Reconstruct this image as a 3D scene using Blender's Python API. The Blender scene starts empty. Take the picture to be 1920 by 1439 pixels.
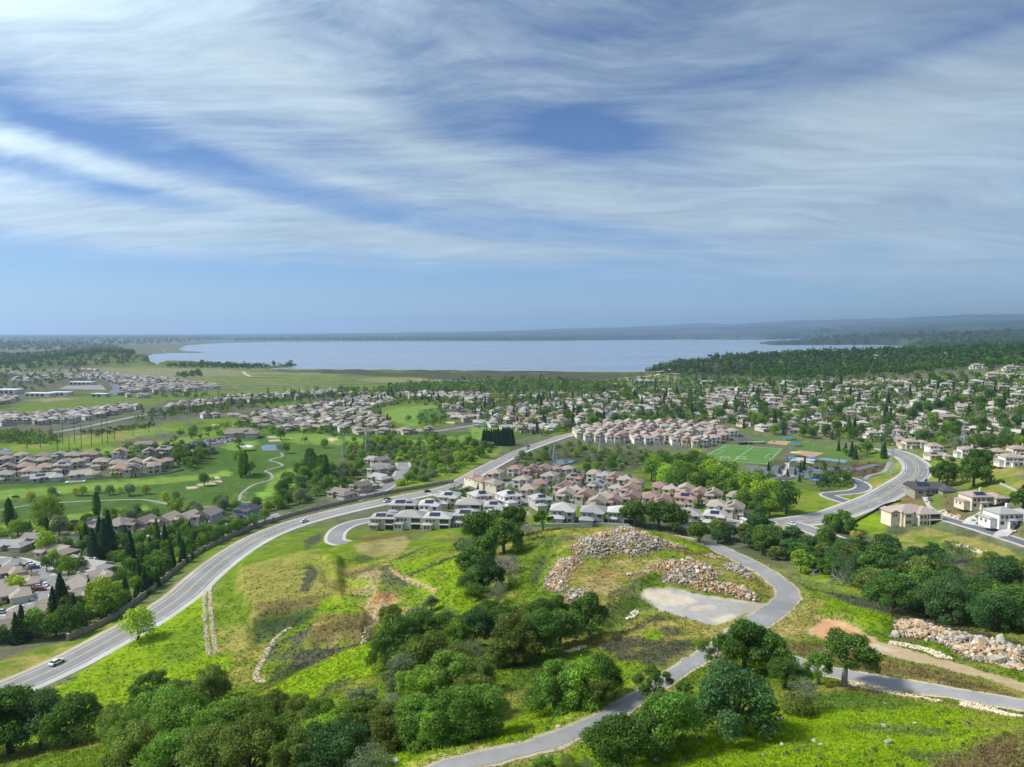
import bpy, bmesh, math, random
import numpy as np
from mathutils import Vector, Matrix, Euler
random.seed(7)
R = math.radians
sc = bpy.context.scene
COL = sc.collection

# ------------------------------------------------------------------ camera
W0, H0, F0 = 1920.0, 1439.0, 1331.0      # photograph size and focal length in its pixels
CAMH = 105.0                             # drone height over the valley floor
PITCH = math.atan((719.5 - 624.0) / F0)  # degrees below the horizon
cam_d = bpy.data.cameras.new('camera')
cam_d.sensor_width = 36.0
cam_d.lens = 36.0 * F0 / W0
cam_d.clip_start = 1.0
cam_d.clip_end = 200000.0
cam = bpy.data.objects.new('camera', cam_d)
COL.objects.link(cam)
cam.location = (0, 0, CAMH)
cam.rotation_euler = (math.pi / 2 - PITCH, 0, 0)
sc.camera = cam

# ------------------------------------------------------------------ sun, exposure
SUN_AZ, SUN_EL = R(-88), R(47)           # azimuth from the view axis (+Y), negative = left
sun_d = bpy.data.lights.new('sun', 'SUN')
sun_d.energy = 2.0
sun_d.angle = R(11.0)
sun_d.color = (1.0, 0.955, 0.88)
sun = bpy.data.objects.new('sun', sun_d)
COL.objects.link(sun)
sdir = Vector((math.sin(SUN_AZ) * math.cos(SUN_EL), math.cos(SUN_AZ) * math.cos(SUN_EL), math.sin(SUN_EL)))
sun.rotation_euler = (-sdir).to_track_quat('-Z', 'Y').to_euler()
sun.location = sdir * 400

vs = sc.view_settings
sc.display_settings.display_device = 'sRGB'
vs.view_transform = 'Standard'
vs.look = 'None'
vs.exposure = 1.36
vs.gamma = 1.0
vs.use_curve_mapping = False
cy = sc.cycles
cy.use_denoising = True
cy.denoiser = 'OPENIMAGEDENOISE'
cy.max_bounces = 6
cy.diffuse_bounces = 3
cy.glossy_bounces = 2
cy.transmission_bounces = 3
cy.transparent_max_bounces = 4
cy.volume_bounces = 2
cy.use_adaptive_sampling = True
cy.adaptive_threshold = 0.015
cy.caustics_reflective = False
cy.caustics_refractive = False
sc.render.film_transparent = False

# ------------------------------------------------------------------ node helper
class NT:
    def __init__(self, tree):
        self.t = tree; self.n = tree.nodes; self.l = tree.links
        self.n.clear()
    def put(self, sock, v):
        if v is None: return
        if hasattr(v, 'is_output'): self.l.new(v, sock)
        else:
            try: sock.default_value = v
            except Exception:
                try: sock.default_value = (*v, 1.0)
                except Exception: sock.default_value = (v, v, v)
    def node(self, typ, ins=None, **props):
        nd = self.n.new('ShaderNode' + typ)
        for k, v in props.items(): setattr(nd, k, v)
        for k, v in (ins or {}).items(): self.put(nd.inputs[k], v)
        return nd
    def m(self, op, a, b=None, c=None, clamp=False):
        nd = self.n.new('ShaderNodeMath'); nd.operation = op; nd.use_clamp = clamp
        for i, v in enumerate((a, b, c)): self.put(nd.inputs[i], v)
        return nd.outputs[0]
    def vm(self, op, a, b=None):
        nd = self.n.new('ShaderNodeVectorMath'); nd.operation = op
        self.put(nd.inputs[0], a); self.put(nd.inputs[1], b)
        return nd.outputs['Value'] if op in ('DOT_PRODUCT', 'LENGTH', 'DISTANCE') else nd.outputs[0]
    def mix(self, fac, a, b, blend='MIX'):
        nd = self.n.new('ShaderNodeMix'); nd.data_type = 'RGBA'; nd.blend_type = blend
        self.put(nd.inputs[0], fac); self.put(nd.inputs[6], a); self.put(nd.inputs[7], b)
        return nd.outputs[2]
    def smooth(self, v, lo, hi, to0=0.0, to1=1.0):
        nd = self.n.new('ShaderNodeMapRange'); nd.interpolation_type = 'SMOOTHSTEP'
        self.put(nd.inputs[0], v); nd.inputs[1].default_value = lo; nd.inputs[2].default_value = hi
        nd.inputs[3].default_value = to0; nd.inputs[4].default_value = to1
        return nd.outputs[0]
    def noise(self, vec, scale, detail=4, rough=0.55, dist=0.0, lac=2.0):
        nd = self.n.new('ShaderNodeTexNoise'); nd.noise_dimensions = '3D'
        self.put(nd.inputs['Vector'], vec); nd.inputs['Scale'].default_value = scale
        nd.inputs['Detail'].default_value = detail; nd.inputs['Roughness'].default_value = rough
        nd.inputs['Distortion'].default_value = dist; nd.inputs['Lacunarity'].default_value = lac
        return nd.outputs[0]
    def mapping(self, vec, loc=(0,0,0), rot=(0,0,0), scale=(1,1,1), typ='POINT'):
        nd = self.n.new('ShaderNodeMapping'); nd.vector_type = typ
        self.put(nd.inputs[0], vec); nd.inputs[1].default_value = loc
        nd.inputs[2].default_value = rot; nd.inputs[3].default_value = scale
        return nd.outputs[0]

# ------------------------------------------------------------------ sky: physical sky with a veil of cirrus
world = bpy.data.worlds.new('World'); sc.world = world; world.use_nodes = True
g = NT(world.node_tree)
sky = g.node('TexSky'); sky.sky_type = 'NISHITA'; sky.sun_disc = False
sky.sun_elevation = SUN_EL; sky.sun_rotation = SUN_AZ
sky.altitude = 300; sky.air_density = 1.0; sky.dust_density = 0.25; sky.ozone_density = 3.0
direc = g.node('TexCoord').outputs['Generated']
sep = g.node('SeparateXYZ', {0: direc})
az = g.m('ARCTAN2', sep.outputs[0], sep.outputs[1])
el = g.m('ARCSINE', sep.outputs[2])
ae = g.node('CombineXYZ', {0: az, 1: el, 2: 0.0}).outputs[0]
def sky_at(px, py):
    x, y, z = (px - 960) / F0, 1.0, -(py - 719.5) / F0
    c, s = math.cos(PITCH), math.sin(PITCH)
    y, z = y * c + z * s, z * c - y * s
    return math.atan2(x, y), math.atan2(z, math.hypot(x, y))
BLOBS = [ # px, py, half length, half height, tilt (deg, image down-right positive), amount
    (1105, 248, 150, 52, 6, -.80), (1250, 300, 260, 60, 12, -.16), (830, 215, 260, 60, 24, -.10),
    (120, 240, 520, 56, 15, -.52), (420, 300, 330, 36, 17, -.26), (220, 352, 360, 32, 9, -.46), (700, 410, 380, 30, 7, -.34), (1050, 425, 330, 26, 6, -.26),
    (40, 20, 520, 170, 6, .42), (480, 130, 520, 120, 17, .30), (760, 260, 330, 70, 24, .22), (900, 120, 480, 90, 6, .12),
    (160, 305, 460, 28, 11, .46), (520, 385, 520, 36, 9, .44), (120, 415, 520, 58, 6, .66), (620, 440, 520, 40, 5, .56), (1000, 468, 420, 16, 3, .30), (700, 350, 420, 30, 13, .30),
    (1000, 340, 330, 46, 14, .22), (1230, 400, 360, 40, 10, .20),
    (1560, 330, 700, 230, -6, .30), (1700, 200, 560, 120, -8, .20), (1750, 470, 420, 110, 0, .20),
    (1420, 130, 480, 34, -8, -.16), (1800, 70, 480, 44, -8, -.26), (1150, 60, 360, 40, -6, -.14), (620, 40, 360, 30, 12, -.12),
    (300, 545, 1500, 105, 0, -.62), (1500, 585, 1200, 85, 0, -.40), (1650, 468, 150, 22, 3, -.22), (1560, 520, 520, 26, 2, .16),
]
env = None
for px, py, a, b, tilt, amp in BLOBS:
    u, v = sky_at(px, py)
    mp = g.mapping(ae, (u, v, 0), (0, 0, R(-tilt)), (a / F0 * 1.4, b / F0 * 1.4, 1.0), 'TEXTURE')
    gr = g.node('TexGradient', {0: mp}, gradient_type='QUADRATIC_SPHERE').outputs[1]
    env = g.m('MULTIPLY_ADD', gr, amp * 1.6, 0.0 if env is None else env)
zc = g.m('ADD', g.m('MAXIMUM', sep.outputs[2], 0.0), 0.16)
pl = g.node('CombineXYZ', {0: g.m('DIVIDE', sep.outputs[0], zc), 1: g.m('DIVIDE', sep.outputs[1], zc), 2: 0.0}).outputs[0]
wv = g.node('TexNoise', {'Vector': pl, 'Scale': 0.55, 'Detail': 3.0}).outputs['Color']
warp = g.vm('SUBTRACT', wv, (0.5, 0.5, 0.5))
wsc = g.node('VectorMath', operation='SCALE'); g.put(wsc.inputs[0], warp); wsc.inputs['Scale'].default_value = 1.0
plw = g.vm('ADD', pl, wsc.outputs[0])
st1 = g.noise(g.mapping(plw, (3.1, 0.4, 0), (0, 0, R(34)), (0.50, 1.15, 1)), 1.5, 12, 0.66, 0.25)
st2 = g.noise(g.mapping(plw, (7.0, 2.0, 0), (0, 0, R(22)), (0.45, 1.9, 1)), 4.4, 10, 0.70, 0.25)
st3 = g.noise(g.mapping(plw, (1.0, 9.0, 0), (0, 0, R(48)), (0.8, 2.2, 1)), 15.0, 7, 0.70, 0.15)
big = g.noise(g.mapping(pl, (1.0, 5.0, 0), (0, 0, R(30)), (0.6, 1.0, 1)), 0.32, 3, 0.5)
dens = g.m('MULTIPLY_ADD', st1, 1.15, g.m('MULTIPLY_ADD', st2, 0.86, g.m('MULTIPLY_ADD', st3, 0.46, g.m('MULTIPLY', big, 0.30))))
veil = g.m('MULTIPLY', g.smooth(az, 0.05, 0.55), 0.62)
dens = g.m('ADD', g.m('MULTIPLY', dens, g.m('SUBTRACT', 1.0, veil)), g.m('MULTIPLY', veil, 1.36))
dens = g.m('ADD', g.m('ADD', dens, env), -0.72)
cover = g.smooth(dens, 0.0, 1.42)
cover = g.m('MAXIMUM', cover, 0.05)
SKY_K = 0.0525
skyc = g.mix(1.0, sky.outputs[0], (0.50, 0.64, 0.82, 1), 'MULTIPLY')
skyc = g.mix(1.0, skyc, g.mix(g.smooth(el, 0.08, 0.30), (0.94, 0.97, 1.04, 1), (0.68, 0.77, 0.86, 1)), 'MULTIPLY')
# thin ice cloud: scatters the sun forwards, brightest towards it
cosg = g.m('MAXIMUM', g.vm('DOT_PRODUCT', direc, tuple(sdir)), 0.0)
fwd = g.m('POWER', cosg, 3.0)
cl_l = g.m('MULTIPLY', g.m('MULTIPLY_ADD', fwd, 13.0, 4.5), g.m('MULTIPLY_ADD', g.m('SUBTRACT', g.m('MULTIPLY_ADD', st2, .5, g.m('MULTIPLY', st1, .5)), .5), 1.5, 1.0))
cl = g.node('CombineColor', {0: g.m('MULTIPLY', cl_l, 0.81), 1: g.m('MULTIPLY', cl_l, 1.00), 2: g.m('MULTIPLY', cl_l, 1.12)}).outputs[0]
fin = g.mix(g.m('MULTIPLY', cover, 0.90), skyc, cl)
bg = g.node('Background', {'Color': fin, 'Strength': SKY_K})
g.l.new(bg.outputs[0], g.node('OutputWorld').inputs[0])
# ------------------------------------------------------------------ numeric helpers
def hash2(ix, iy, s):
    n = (ix.astype(np.int64) * 374761393 + iy.astype(np.int64) * 668265263 + s * 974711) & 0x7fffffff
    n = ((n ^ (n >> 13)) * 1274126177) & 0x7fffffff
    n = (n ^ (n >> 16)) & 0xffffff
    return n / float(0xffffff)
def vnoise(x, y, s=0):
    ix = np.floor(x); iy = np.floor(y); fx = x - ix; fy = y - iy
    fx = fx * fx * (3 - 2 * fx); fy = fy * fy * (3 - 2 * fy)
    a = hash2(ix, iy, s); b = hash2(ix + 1, iy, s); c = hash2(ix, iy + 1, s); d = hash2(ix + 1, iy + 1, s)
    return (a * (1 - fx) + b * fx) * (1 - fy) + (c * (1 - fx) + d * fx) * fy
def fbm(x, y, s=0, o=4):
    t = 0; a = .5; n = 0
    for i in range(o):
        t = t + a * vnoise(x * 2 ** i + 17.3 * i, y * 2 ** i - 9.1 * i, s + i); n += a; a *= .5
    return t / n
def sstep(a, b, x):
    t = np.clip((x - a) / (b - a), 0, 1); return t * t * (3 - 2 * t)
CP, SP = math.cos(PITCH), math.sin(PITCH)
def px_ray(px, py):
    """pixel of the photograph -> azimuth and slope (tan of elevation) of the sight line"""
    px = np.asarray(px, float); py = np.asarray(py, float)
    x = (px - W0 / 2) / F0; z = -(py - H0 / 2) / F0
    y2 = CP + z * SP; z2 = z * CP - SP
    return np.arctan2(x, y2), z2 / np.hypot(x, y2)
def to_px(P):
    P = np.asarray(P, float); x, y, z = P[..., 0], P[..., 1], P[..., 2] - CAMH
    d = y * CP - z * SP; u = y * SP + z * CP
    d = np.where(d < 1, 1, d)
    return W0 / 2 + F0 * x / d, H0 / 2 - F0 * u / d

# ------------------------------------------------------------------ terrain: surveyed heights, interpolated
# (pixel x, pixel y, ground height) where the photograph shows the ground
SEEN = [(0,1310,5),(117,1252,4.5),(230,1186,4),(362,1110,4),(480,1013,3),(655,955,3),(850,914,3),(960,853,2),(1055,819,2),
(50,1090,-1),(200,1060,0),(350,1000,0),(0,1200,1),(100,1000,-2),(0,900,-2),(200,930,-2),(400,900,-1),(550,900,-1),(600,850,0),(700,830,0),
(300,850,0),(-200,900,0),(-200,1100,0),(-300,1300,3),(-200,1439,12),(-600,900,2),(-600,1200,4),(2500,900,40),
(0,1335,6),(100,1400,13),(0,1439,18),(250,1330,9),(300,1240,6),(390,1230,7),(390,1110,6),(200,1439,26),(400,1439,33),(480,1280,15),(560,1240,17),
(650,1180,18.5),(500,1120,11),(440,1050,5),(560,1020,6),(630,1015,5),(700,980,3),(750,1000,3),(800,1003,5),(860,995,8),(720,1100,20),(700,1200,27),
(640,1300,36),(700,1439,46),(500,1360,31),(850,1300,41),(960,1439,49),(820,1080,25),(900,1020,18),(950,1000,22),(1020,992,31),(1100,990,34),
(1180,990,36),(1250,1005,35),(1340,1028,34),(1440,1075,34),(1480,1100,35),(1420,1165,38),(1300,1130,36.5),(1150,1080,36),(1060,1090,36),
(980,1100,32),(900,1130,30),(950,1200,35),(1100,1200,36),(1050,1300,42),(1250,1270,44),(1120,1355,47),(1300,1439,53),(1500,1439,55),(1700,1439,57),
(1920,1439,59),(1400,1350,50),(1600,1330,50.5),(1497,1242,45),(1665,1280,48),(1920,1324,51),(1800,1210,43.5),(1680,1170,41),(1920,1250,47),
(1560,1170,42),(1600,1120,36),(1750,1175,38),(1920,1195,41),(2200,1250,48),(2200,1439,62),
(960,1800,57),(0,1800,40),(1920,1800,68),(-400,1800,30),(2500,1800,72),
(950,985,3),(1090,985,3),(1200,975,3),(1300,980,3.5),(1400,985,4),
(1490,980,4),(1600,955,5),(1700,905,7),(1720,875,8),(1690,853,9),(1550,930,3),(1650,970,8),(1740,970,10),(1815,985,13),(1920,1020,16),(1700,1010,8),
(1850,1050,13),(1780,940,14),(1850,900,21),(1920,900,26),(1920,860,28),(1800,860,14),(1860,960,18),(1560,1000,5),(2200,950,34),
(1390,850,2),(1480,870,2),(1550,850,3),(1500,910,2),(1300,880,0),(1200,860,0),(1100,860,0),(1060,868,-2),
(900,950,3),(1000,930,2),(1150,940,2),(1300,950,2),(1100,900,1),(1380,960,3),(1200,820,3),(1100,810,3),(1350,825,3),
(1500,800,10),(1700,800,15),(1900,800,25),(1500,760,18),(1700,760,25),(1900,760,35),(1500,715,30),(1700,715,36),(1900,715,45),(1300,760,10),
(1150,760,6),(1300,715,16),(1350,735,14),(1900,690,55),(1800,690,48),(2300,760,45),(2300,700,60),
(0,800,0),(0,760,0),(200,760,0),(400,760,0),(600,760,0),(800,760,1),(1000,760,2),(300,720,4),(0,720,4),(600,725,4),(800,718,2),(1000,722,2),(1150,720,5),
(450,700,15),(300,692,15),(600,700,12),(150,700,10),(0,700,8),(-400,760,0),(-400,700,6),(-400,820,0)]
# (pixel x, distance in metres, ground height) for ground the photograph hides or shows edge-on
HID = [(1100,300,17),(1100,338,5.5),(1250,280,18),(1250,320,7),(1340,270,16),(1440,240,22),(1000,320,9),(900,330,5),(1600,285,14),(1700,262,14),(1850,250,17),(1500,290,10),(1400,310,6),
(1700,330,8),(1900,300,14),(2100,260,25),(1180,290,16),
(1300,1900,34),(1400,1900,40),(1500,1950,47),(1600,2000,51),(1700,2100,53),(1800,2400,55),(1900,2600,60),(2100,2600,66),(1250,1750,24),
(1300,1500,12),(1500,1500,26),(1700,1450,36),(1300,2300,6),(1500,2500,6),(1600,2700,6),(1700,3200,8),(1800,3400,40),
(1800,4500,50),(1900,5500,70),(2100,5500,90),(1430,5600,10),(1500,5900,24),(1600,6200,45),(1700,6500,60),(1800,7000,85),(1920,7500,110),(2200,7500,120),
(1500,7600,8),(1650,8000,8),(640,9700,24),(1000,10000,34),(1280,9500,30),(1440,9800,40),(1600,10500,85),(1800,11000,115),(2100,11000,130),
(640,14000,45),(900,14000,60),(1280,14000,110),(1500,15000,170),(1800,15000,210),(2200,15000,230),
(300,25000,40),(640,25000,80),(1000,28000,140),(1280,28000,250),(1500,28000,400),(1700,28000,450),(1920,28000,490),(2300,28000,520),
(0,25000,20),(-500,25000,20),(0,9000,4),(300,9000,10),(0,4500,4),(-500,9000,4),(-500,4000,4),(150,3500,8),
(90,2700,22),(160,2500,40),(215,2500,52),(250,2500,34),(120,2100,18),(30,2500,16),(-100,2500,14),
(960,45000,60),(0,45000,20),(1920,45000,200),(640,4000,5),(900,4000,5),(1200,4000,5),(900,7000,5),(400,4500,5)]
_a, _t = px_ray([p[0] for p in SEEN], [p[1] for p in SEEN])
_z = np.array([p[2] for p in SEEN], float)
_r = np.minimum((CAMH - _z) / -_t, 60000)
_ah, _ = px_ray([p[0] for p in HID], [700] * len(HID))
CA = np.concatenate([_a, _ah]); CL = np.log(np.concatenate([_r, [p[1] for p in HID]])); CZ = np.concatenate([_z, [p[2] for p in HID]])
# ground behind and beside the camera, well out of the picture
bk = [(a_, r_, 55.0 if r_ < 150 else 25.0) for a_ in np.radians([-170, -130, -95, 95, 130, 175]) for r_ in (60, 400, 4000)]
CA = np.append(CA, [b[0] for b in bk]); CL = np.append(CL, np.log([b[1] for b in bk])); CZ = np.append(CZ, [b[2] for b in bk])
C2 = 0.045 ** 2
def kern(a, l, b, m): return np.sqrt((a[:, None] - b[None]) ** 2 + (l[:, None] - m[None]) ** 2 + C2)
n_ = len(CA)
_A = np.zeros((n_ + 1, n_ + 1)); _A[:n_, :n_] = kern(CA, CL, CA, CL) - 0.004 * np.eye(n_); _A[:n_, n_] = 1; _A[n_, :n_] = 1
_w = np.linalg.solve(_A, np.append(CZ, 0))
# polar mesh: columns of azimuth (fine where the place is detailed), rows of distance
AZ = np.concatenate([np.radians(np.linspace(-180, -50, 40, endpoint=False)), np.radians(np.linspace(-50, 50, 700, endpoint=False)), np.radians(np.linspace(50, 180, 41))])
LR = np.concatenate([np.linspace(math.log(18), math.log(85), 50, endpoint=False), np.linspace(math.log(85), math.log(450), 270, endpoint=False),
                     np.linspace(math.log(450), math.log(2600), 140, endpoint=False), np.linspace(math.log(2600), math.log(46000), 200)])
NA, NR = len(AZ), len(LR)
GA, GL = np.meshgrid(AZ, LR, indexing='ij')
GZ = np.empty(NA * NR); _fa, _fl = GA.ravel(), GL.ravel()
for i0 in range(0, NA * NR, 20000):
    s_ = slice(i0, i0 + 20000)
    GZ[s_] = kern(_fa[s_], _fl[s_], CA, CL) @ _w[:n_] + _w[n_]
GZ = GZ.reshape(NA, NR)
GR = np.exp(GL); GX = GR * np.sin(GA); GY = GR * np.cos(GA)
# folds of the far hills
famp = sstep(2200, 9000, GR)
GZ += famp * (fbm(GX / 1500, GY / 1500, 5, 3) - .5) * np.clip(GZ, 0, 300) * .55
rid = 1 - np.abs(2 * fbm(GX / 5200 + .35 * GY / 5200, GY / 3600, 15, 3) - 1)
GZ += sstep(3600, 7000, GR) * sstep(-.20, .50, GA) * (rid ** 2 - .35) * np.interp(GR, [4000, 8000, 14000, 28000], [30, 60, 130, 260])
GZ = np.where(GR > 30000, GZ * (1 - sstep(30000, 46000, GR)) + 10 * sstep(30000, 46000, GR), GZ)
# small undulations of open ground
relief = (fbm(GX / 13, GY / 13, 11, 4) - .5) * 1.3 * sstep(60, 100, GR) * (1 - sstep(260, 420, GR)) * sstep(6, 14, GZ)
def grid_at(arr, a, l):
    a = np.asarray(a, float); l = np.asarray(l, float)
    i = np.clip(np.searchsorted(AZ, a) - 1, 0, NA - 2); j = np.clip(np.searchsorted(LR, l) - 1, 0, NR - 2)
    u = np.clip((a - AZ[i]) / (AZ[i + 1] - AZ[i]), 0, 1); v = np.clip((l - LR[j]) / (LR[j + 1] - LR[j]), 0, 1)
    return (arr[i, j] * (1 - u) + arr[i + 1, j] * u) * (1 - v) + (arr[i, j + 1] * (1 - u) + arr[i + 1, j + 1] * u) * v
def ground(x, y):
    x = np.asarray(x, float); y = np.asarray(y, float)
    return grid_at(GZ, np.arctan2(x, y), np.log(np.maximum(np.hypot(x, y), 1)))
def cast(px, py):
    """where the sight lines of these pixels first meet the ground: (n, 3)"""
    a, t = px_ray(np.atleast_1d(px), np.atleast_1d(py))
    out = np.empty((len(a), 3)); RR = np.exp(LR)
    for k in range(len(a)):
        i = min(max(int(np.searchsorted(AZ, a[k])) - 1, 0), NA - 2); u = (a[k] - AZ[i]) / (AZ[i + 1] - AZ[i])
        col = GZ[i] * (1 - u) + GZ[i + 1] * u
        h = CAMH + RR * t[k] - col
        hit = np.nonzero(h < 0)[0]; j = hit[0] if len(hit) else NR - 1
        j = max(j, 1); f = h[j - 1] / (h[j - 1] - h[j]) if h[j - 1] != h[j] else 0
        f = min(max(f, 0), 1)
        rr = RR[j - 1] + f * (RR[j] - RR[j - 1])
        out[k] = (rr * math.sin(a[k]), rr * math.cos(a[k]), col[j - 1] + f * (col[j] - col[j - 1]))
    return out
def on_level(px, py, z):
    a, t = px_ray(px, py); r = np.minimum((z - CAMH) / np.minimum(t, -1e-4), 44000)
    return np.stack([r * np.sin(a), r * np.cos(a), np.full_like(r, z)], -1)
def dens_line(pts, closed=False, step=12.0):
    pts = [tuple(p) for p in pts]; q = pts + [pts[0]] if closed else pts
    o = []
    for (x0, y0), (x1, y1) in zip(q[:-1], q[1:]):
        n = max(1, int(math.hypot(x1 - x0, y1 - y0) / step))
        for k in range(n): o.append((x0 + (x1 - x0) * k / n, y0 + (y1 - y0) * k / n))
    if not closed: o.append(q[-1])
    return np.array(o)
def inside(x, y, poly):
    """even-odd test of many points against a polygon (n, 2)"""
    r = np.zeros(x.shape, bool); n = len(poly)
    m = (x >= poly[:, 0].min()) & (x <= poly[:, 0].max()) & (y >= poly[:, 1].min()) & (y <= poly[:, 1].max())
    if not m.any(): return r
    xs, ys = x[m], y[m]; rr = np.zeros(xs.shape, bool)
    for k in range(n):
        x0, y0 = poly[k - 1]; x1, y1 = poly[k]
        if y0 == y1: continue
        c = ((y0 > ys) != (y1 > ys)) & (xs < (x1 - x0) * (ys - y0) / (y1 - y0) + x0)
        rr ^= c
    r[m] = rr
    return r
def seg_dist(x, y, line, maxd):
    """distance to a polyline (n,2) and the parameter along it, where closer than maxd"""
    d = np.full(x.shape, 1e9); s = np.zeros(x.shape); acc = 0.0
    for (x0, y0), (x1, y1) in zip(line[:-1], line[1:]):
        L = math.hypot(x1 - x0, y1 - y0)
        m = (x > min(x0, x1) - maxd) & (x < max(x0, x1) + maxd) & (y > min(y0, y1) - maxd) & (y < max(y0, y1) + maxd)
        if m.any() and L > 0:
            t = np.clip(((x[m] - x0) * (x1 - x0) + (y[m] - y0) * (y1 - y0)) / L / L, 0, 1)
            dd = np.hypot(x[m] - x0 - t * (x1 - x0), y[m] - y0 - t * (y1 - y0))
            k = dd < d[m]; di = d[m]; si = s[m]; di[k] = dd[k]; si[k] = acc + t[k] * L; d[m] = di; s[m] = si
        acc += L
    return d, s
def catmull(P, step):
    P = np.asarray(P, float); Q = np.vstack([2 * P[0] - P[1], P, 2 * P[-1] - P[-2]]); o = []
    for k in range(1, len(Q) - 2):
        n = max(2, int(np.linalg.norm(Q[k + 1] - Q[k]) / step))
        for t in np.linspace(0, 1, n, endpoint=False):
            a, b, c, d = Q[k - 1], Q[k], Q[k + 1], Q[k + 2]
            o.append(.5 * ((2 * b) + (c - a) * t + (2 * a - 5 * b + 4 * c - d) * t * t + (3 * b - a - 3 * c + d) * t ** 3))
    o.append(Q[-2]); return np.array(o)

# the earth dam and the lake behind it
LAKE_Z = 14.0
LAKE_PX = [(247,672.5),(270,668),(290,664.5),(320,662.5),(375,662.5),(388,661),(372,659.5),(345,659),(338,654),(350,648),(420,643.5),(530,641.5),(640,641),(860,641),(1000,640.5),(1080,639.5),(1180,637.5),(1280,637),(1440,637),
 (1500,635.5),(1580,634.5),(1570,636.5),(1490,640.5),(1440,643.5),(1427,645),(1453,647.3),(1550,647),(1647,646.5),(1690,649),(1712,652.5),(1700,658),(1640,664),(1540,672),(1400,684),(1240,699),(1200,698.4),(1000,696.8),(800,695),(640,693.5),(560,693),(500,692.5),(540,688),(556,684.5),
 (535,685),(480,689.5),(440,689),(390,684),(345,683),(310,684.5),(288,688.5),(279,686),(266,679)]
lake_xy = on_level(*np.array(LAKE_PX, float).T, LAKE_Z)[:, :2]
jx = GX + (fbm(GX / 60, GY / 60, 3) - .5) * 60; jy = GY + (fbm(GX / 60, GY / 60, 4) - .5) * 60
lk = inside(jx, jy, lake_xy)
GZ = np.where(lk, np.minimum(GZ, LAKE_Z - 4), GZ)
near_shore = (~lk) & (GR > 1500) & (GR < 12000)
GZ = np.where(near_shore & (GR > 1900), np.maximum(GZ, LAKE_Z + .6), GZ)
dam_px = [(500,693.5),(560,693.2),(640,693),(800,694),(1000,696),(1200,697.5),(1236,697.5),(1262,692)]
dam_xy = on_level(*np.array(dam_px, float).T, 18.0)[:, :2]
dd, ds = seg_dist(GX, GY, dam_xy, 120)
GZ = np.where(dd < 110, np.maximum(GZ, 18.0 - np.maximum(dd - 5, 0) / 3.6), GZ)
lk &= dd > 14
# graded terraces, banks and spoil mounds cut into the hillside
RAISE = [([(445,1062),(520,1046),(610,1040),(640,1060),(640,1120),(560,1142),(480,1166),(445,1112)], 3.2, 5), ([(584,1164),(600,1154),(680,1150),(692,1165),(682,1202),(640,1212),(572,1213)], 3.4, 3.5),
 ([(612,1044),(640,1024),(690,1016),(712,1030),(688,1050),(645,1060)], 1.8, 8), ([(735,1058),(800,1032),(856,1018),(858,1034),(800,1060),(750,1074)], 1.6, 7), ([(765,1080),(862,1046),(872,1082),(884,1114),(850,1142),(800,1122)], 2.0, 6),
 ([(470,1168),(560,1152),(612,1136),(600,1160),(560,1182),(500,1214),(474,1215)], -2.2, 5), ([(690,1210),(700,1170),(716,1140),(728,1110),(745,1112),(740,1140),(722,1165),(706,1200)], -1.4, 4),
 ([(605,1068),(640,1088),(690,1090),(706,1108),(690,1118),(640,1108),(606,1090)], -1.3, 4), ([(1120,1140),(1200,1112),(1232,1142),(1200,1152),(1170,1176),(1126,1182)], -2.2, 7), ([(1545,1158),(1580,1150),(1680,1160),(1660,1186),(1620,1182)], 1.8, 4), ([(1000,1050),(1040,1012),(1050,1030),(1020,1070),(1004,1110)], -1.5, 5), ([(1040,1010),(1090,1000),(1150,1060),(1120,1100),(1060,1110)], 1.2, 6), ([(1180,1095),(1225,1078),(1240,1086),(1200,1104)], 1.6, 3)]
for pp, hh, ed in RAISE:
    P = dens_line(pp, True, 8); w_ = cast(P[:, 0], P[:, 1])[:, :2]; m = inside(GX, GY, w_); d, _ = seg_dist(GX, GY, np.vstack([w_, w_[:1]]), ed * 2); d = np.minimum(d, 99)
    sd = np.where(m, d, -d); GZ = GZ + hh * sstep(-ed * .45, ed * .55, sd) * ((GR < 420) & (np.abs(GA) < .85))

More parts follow.
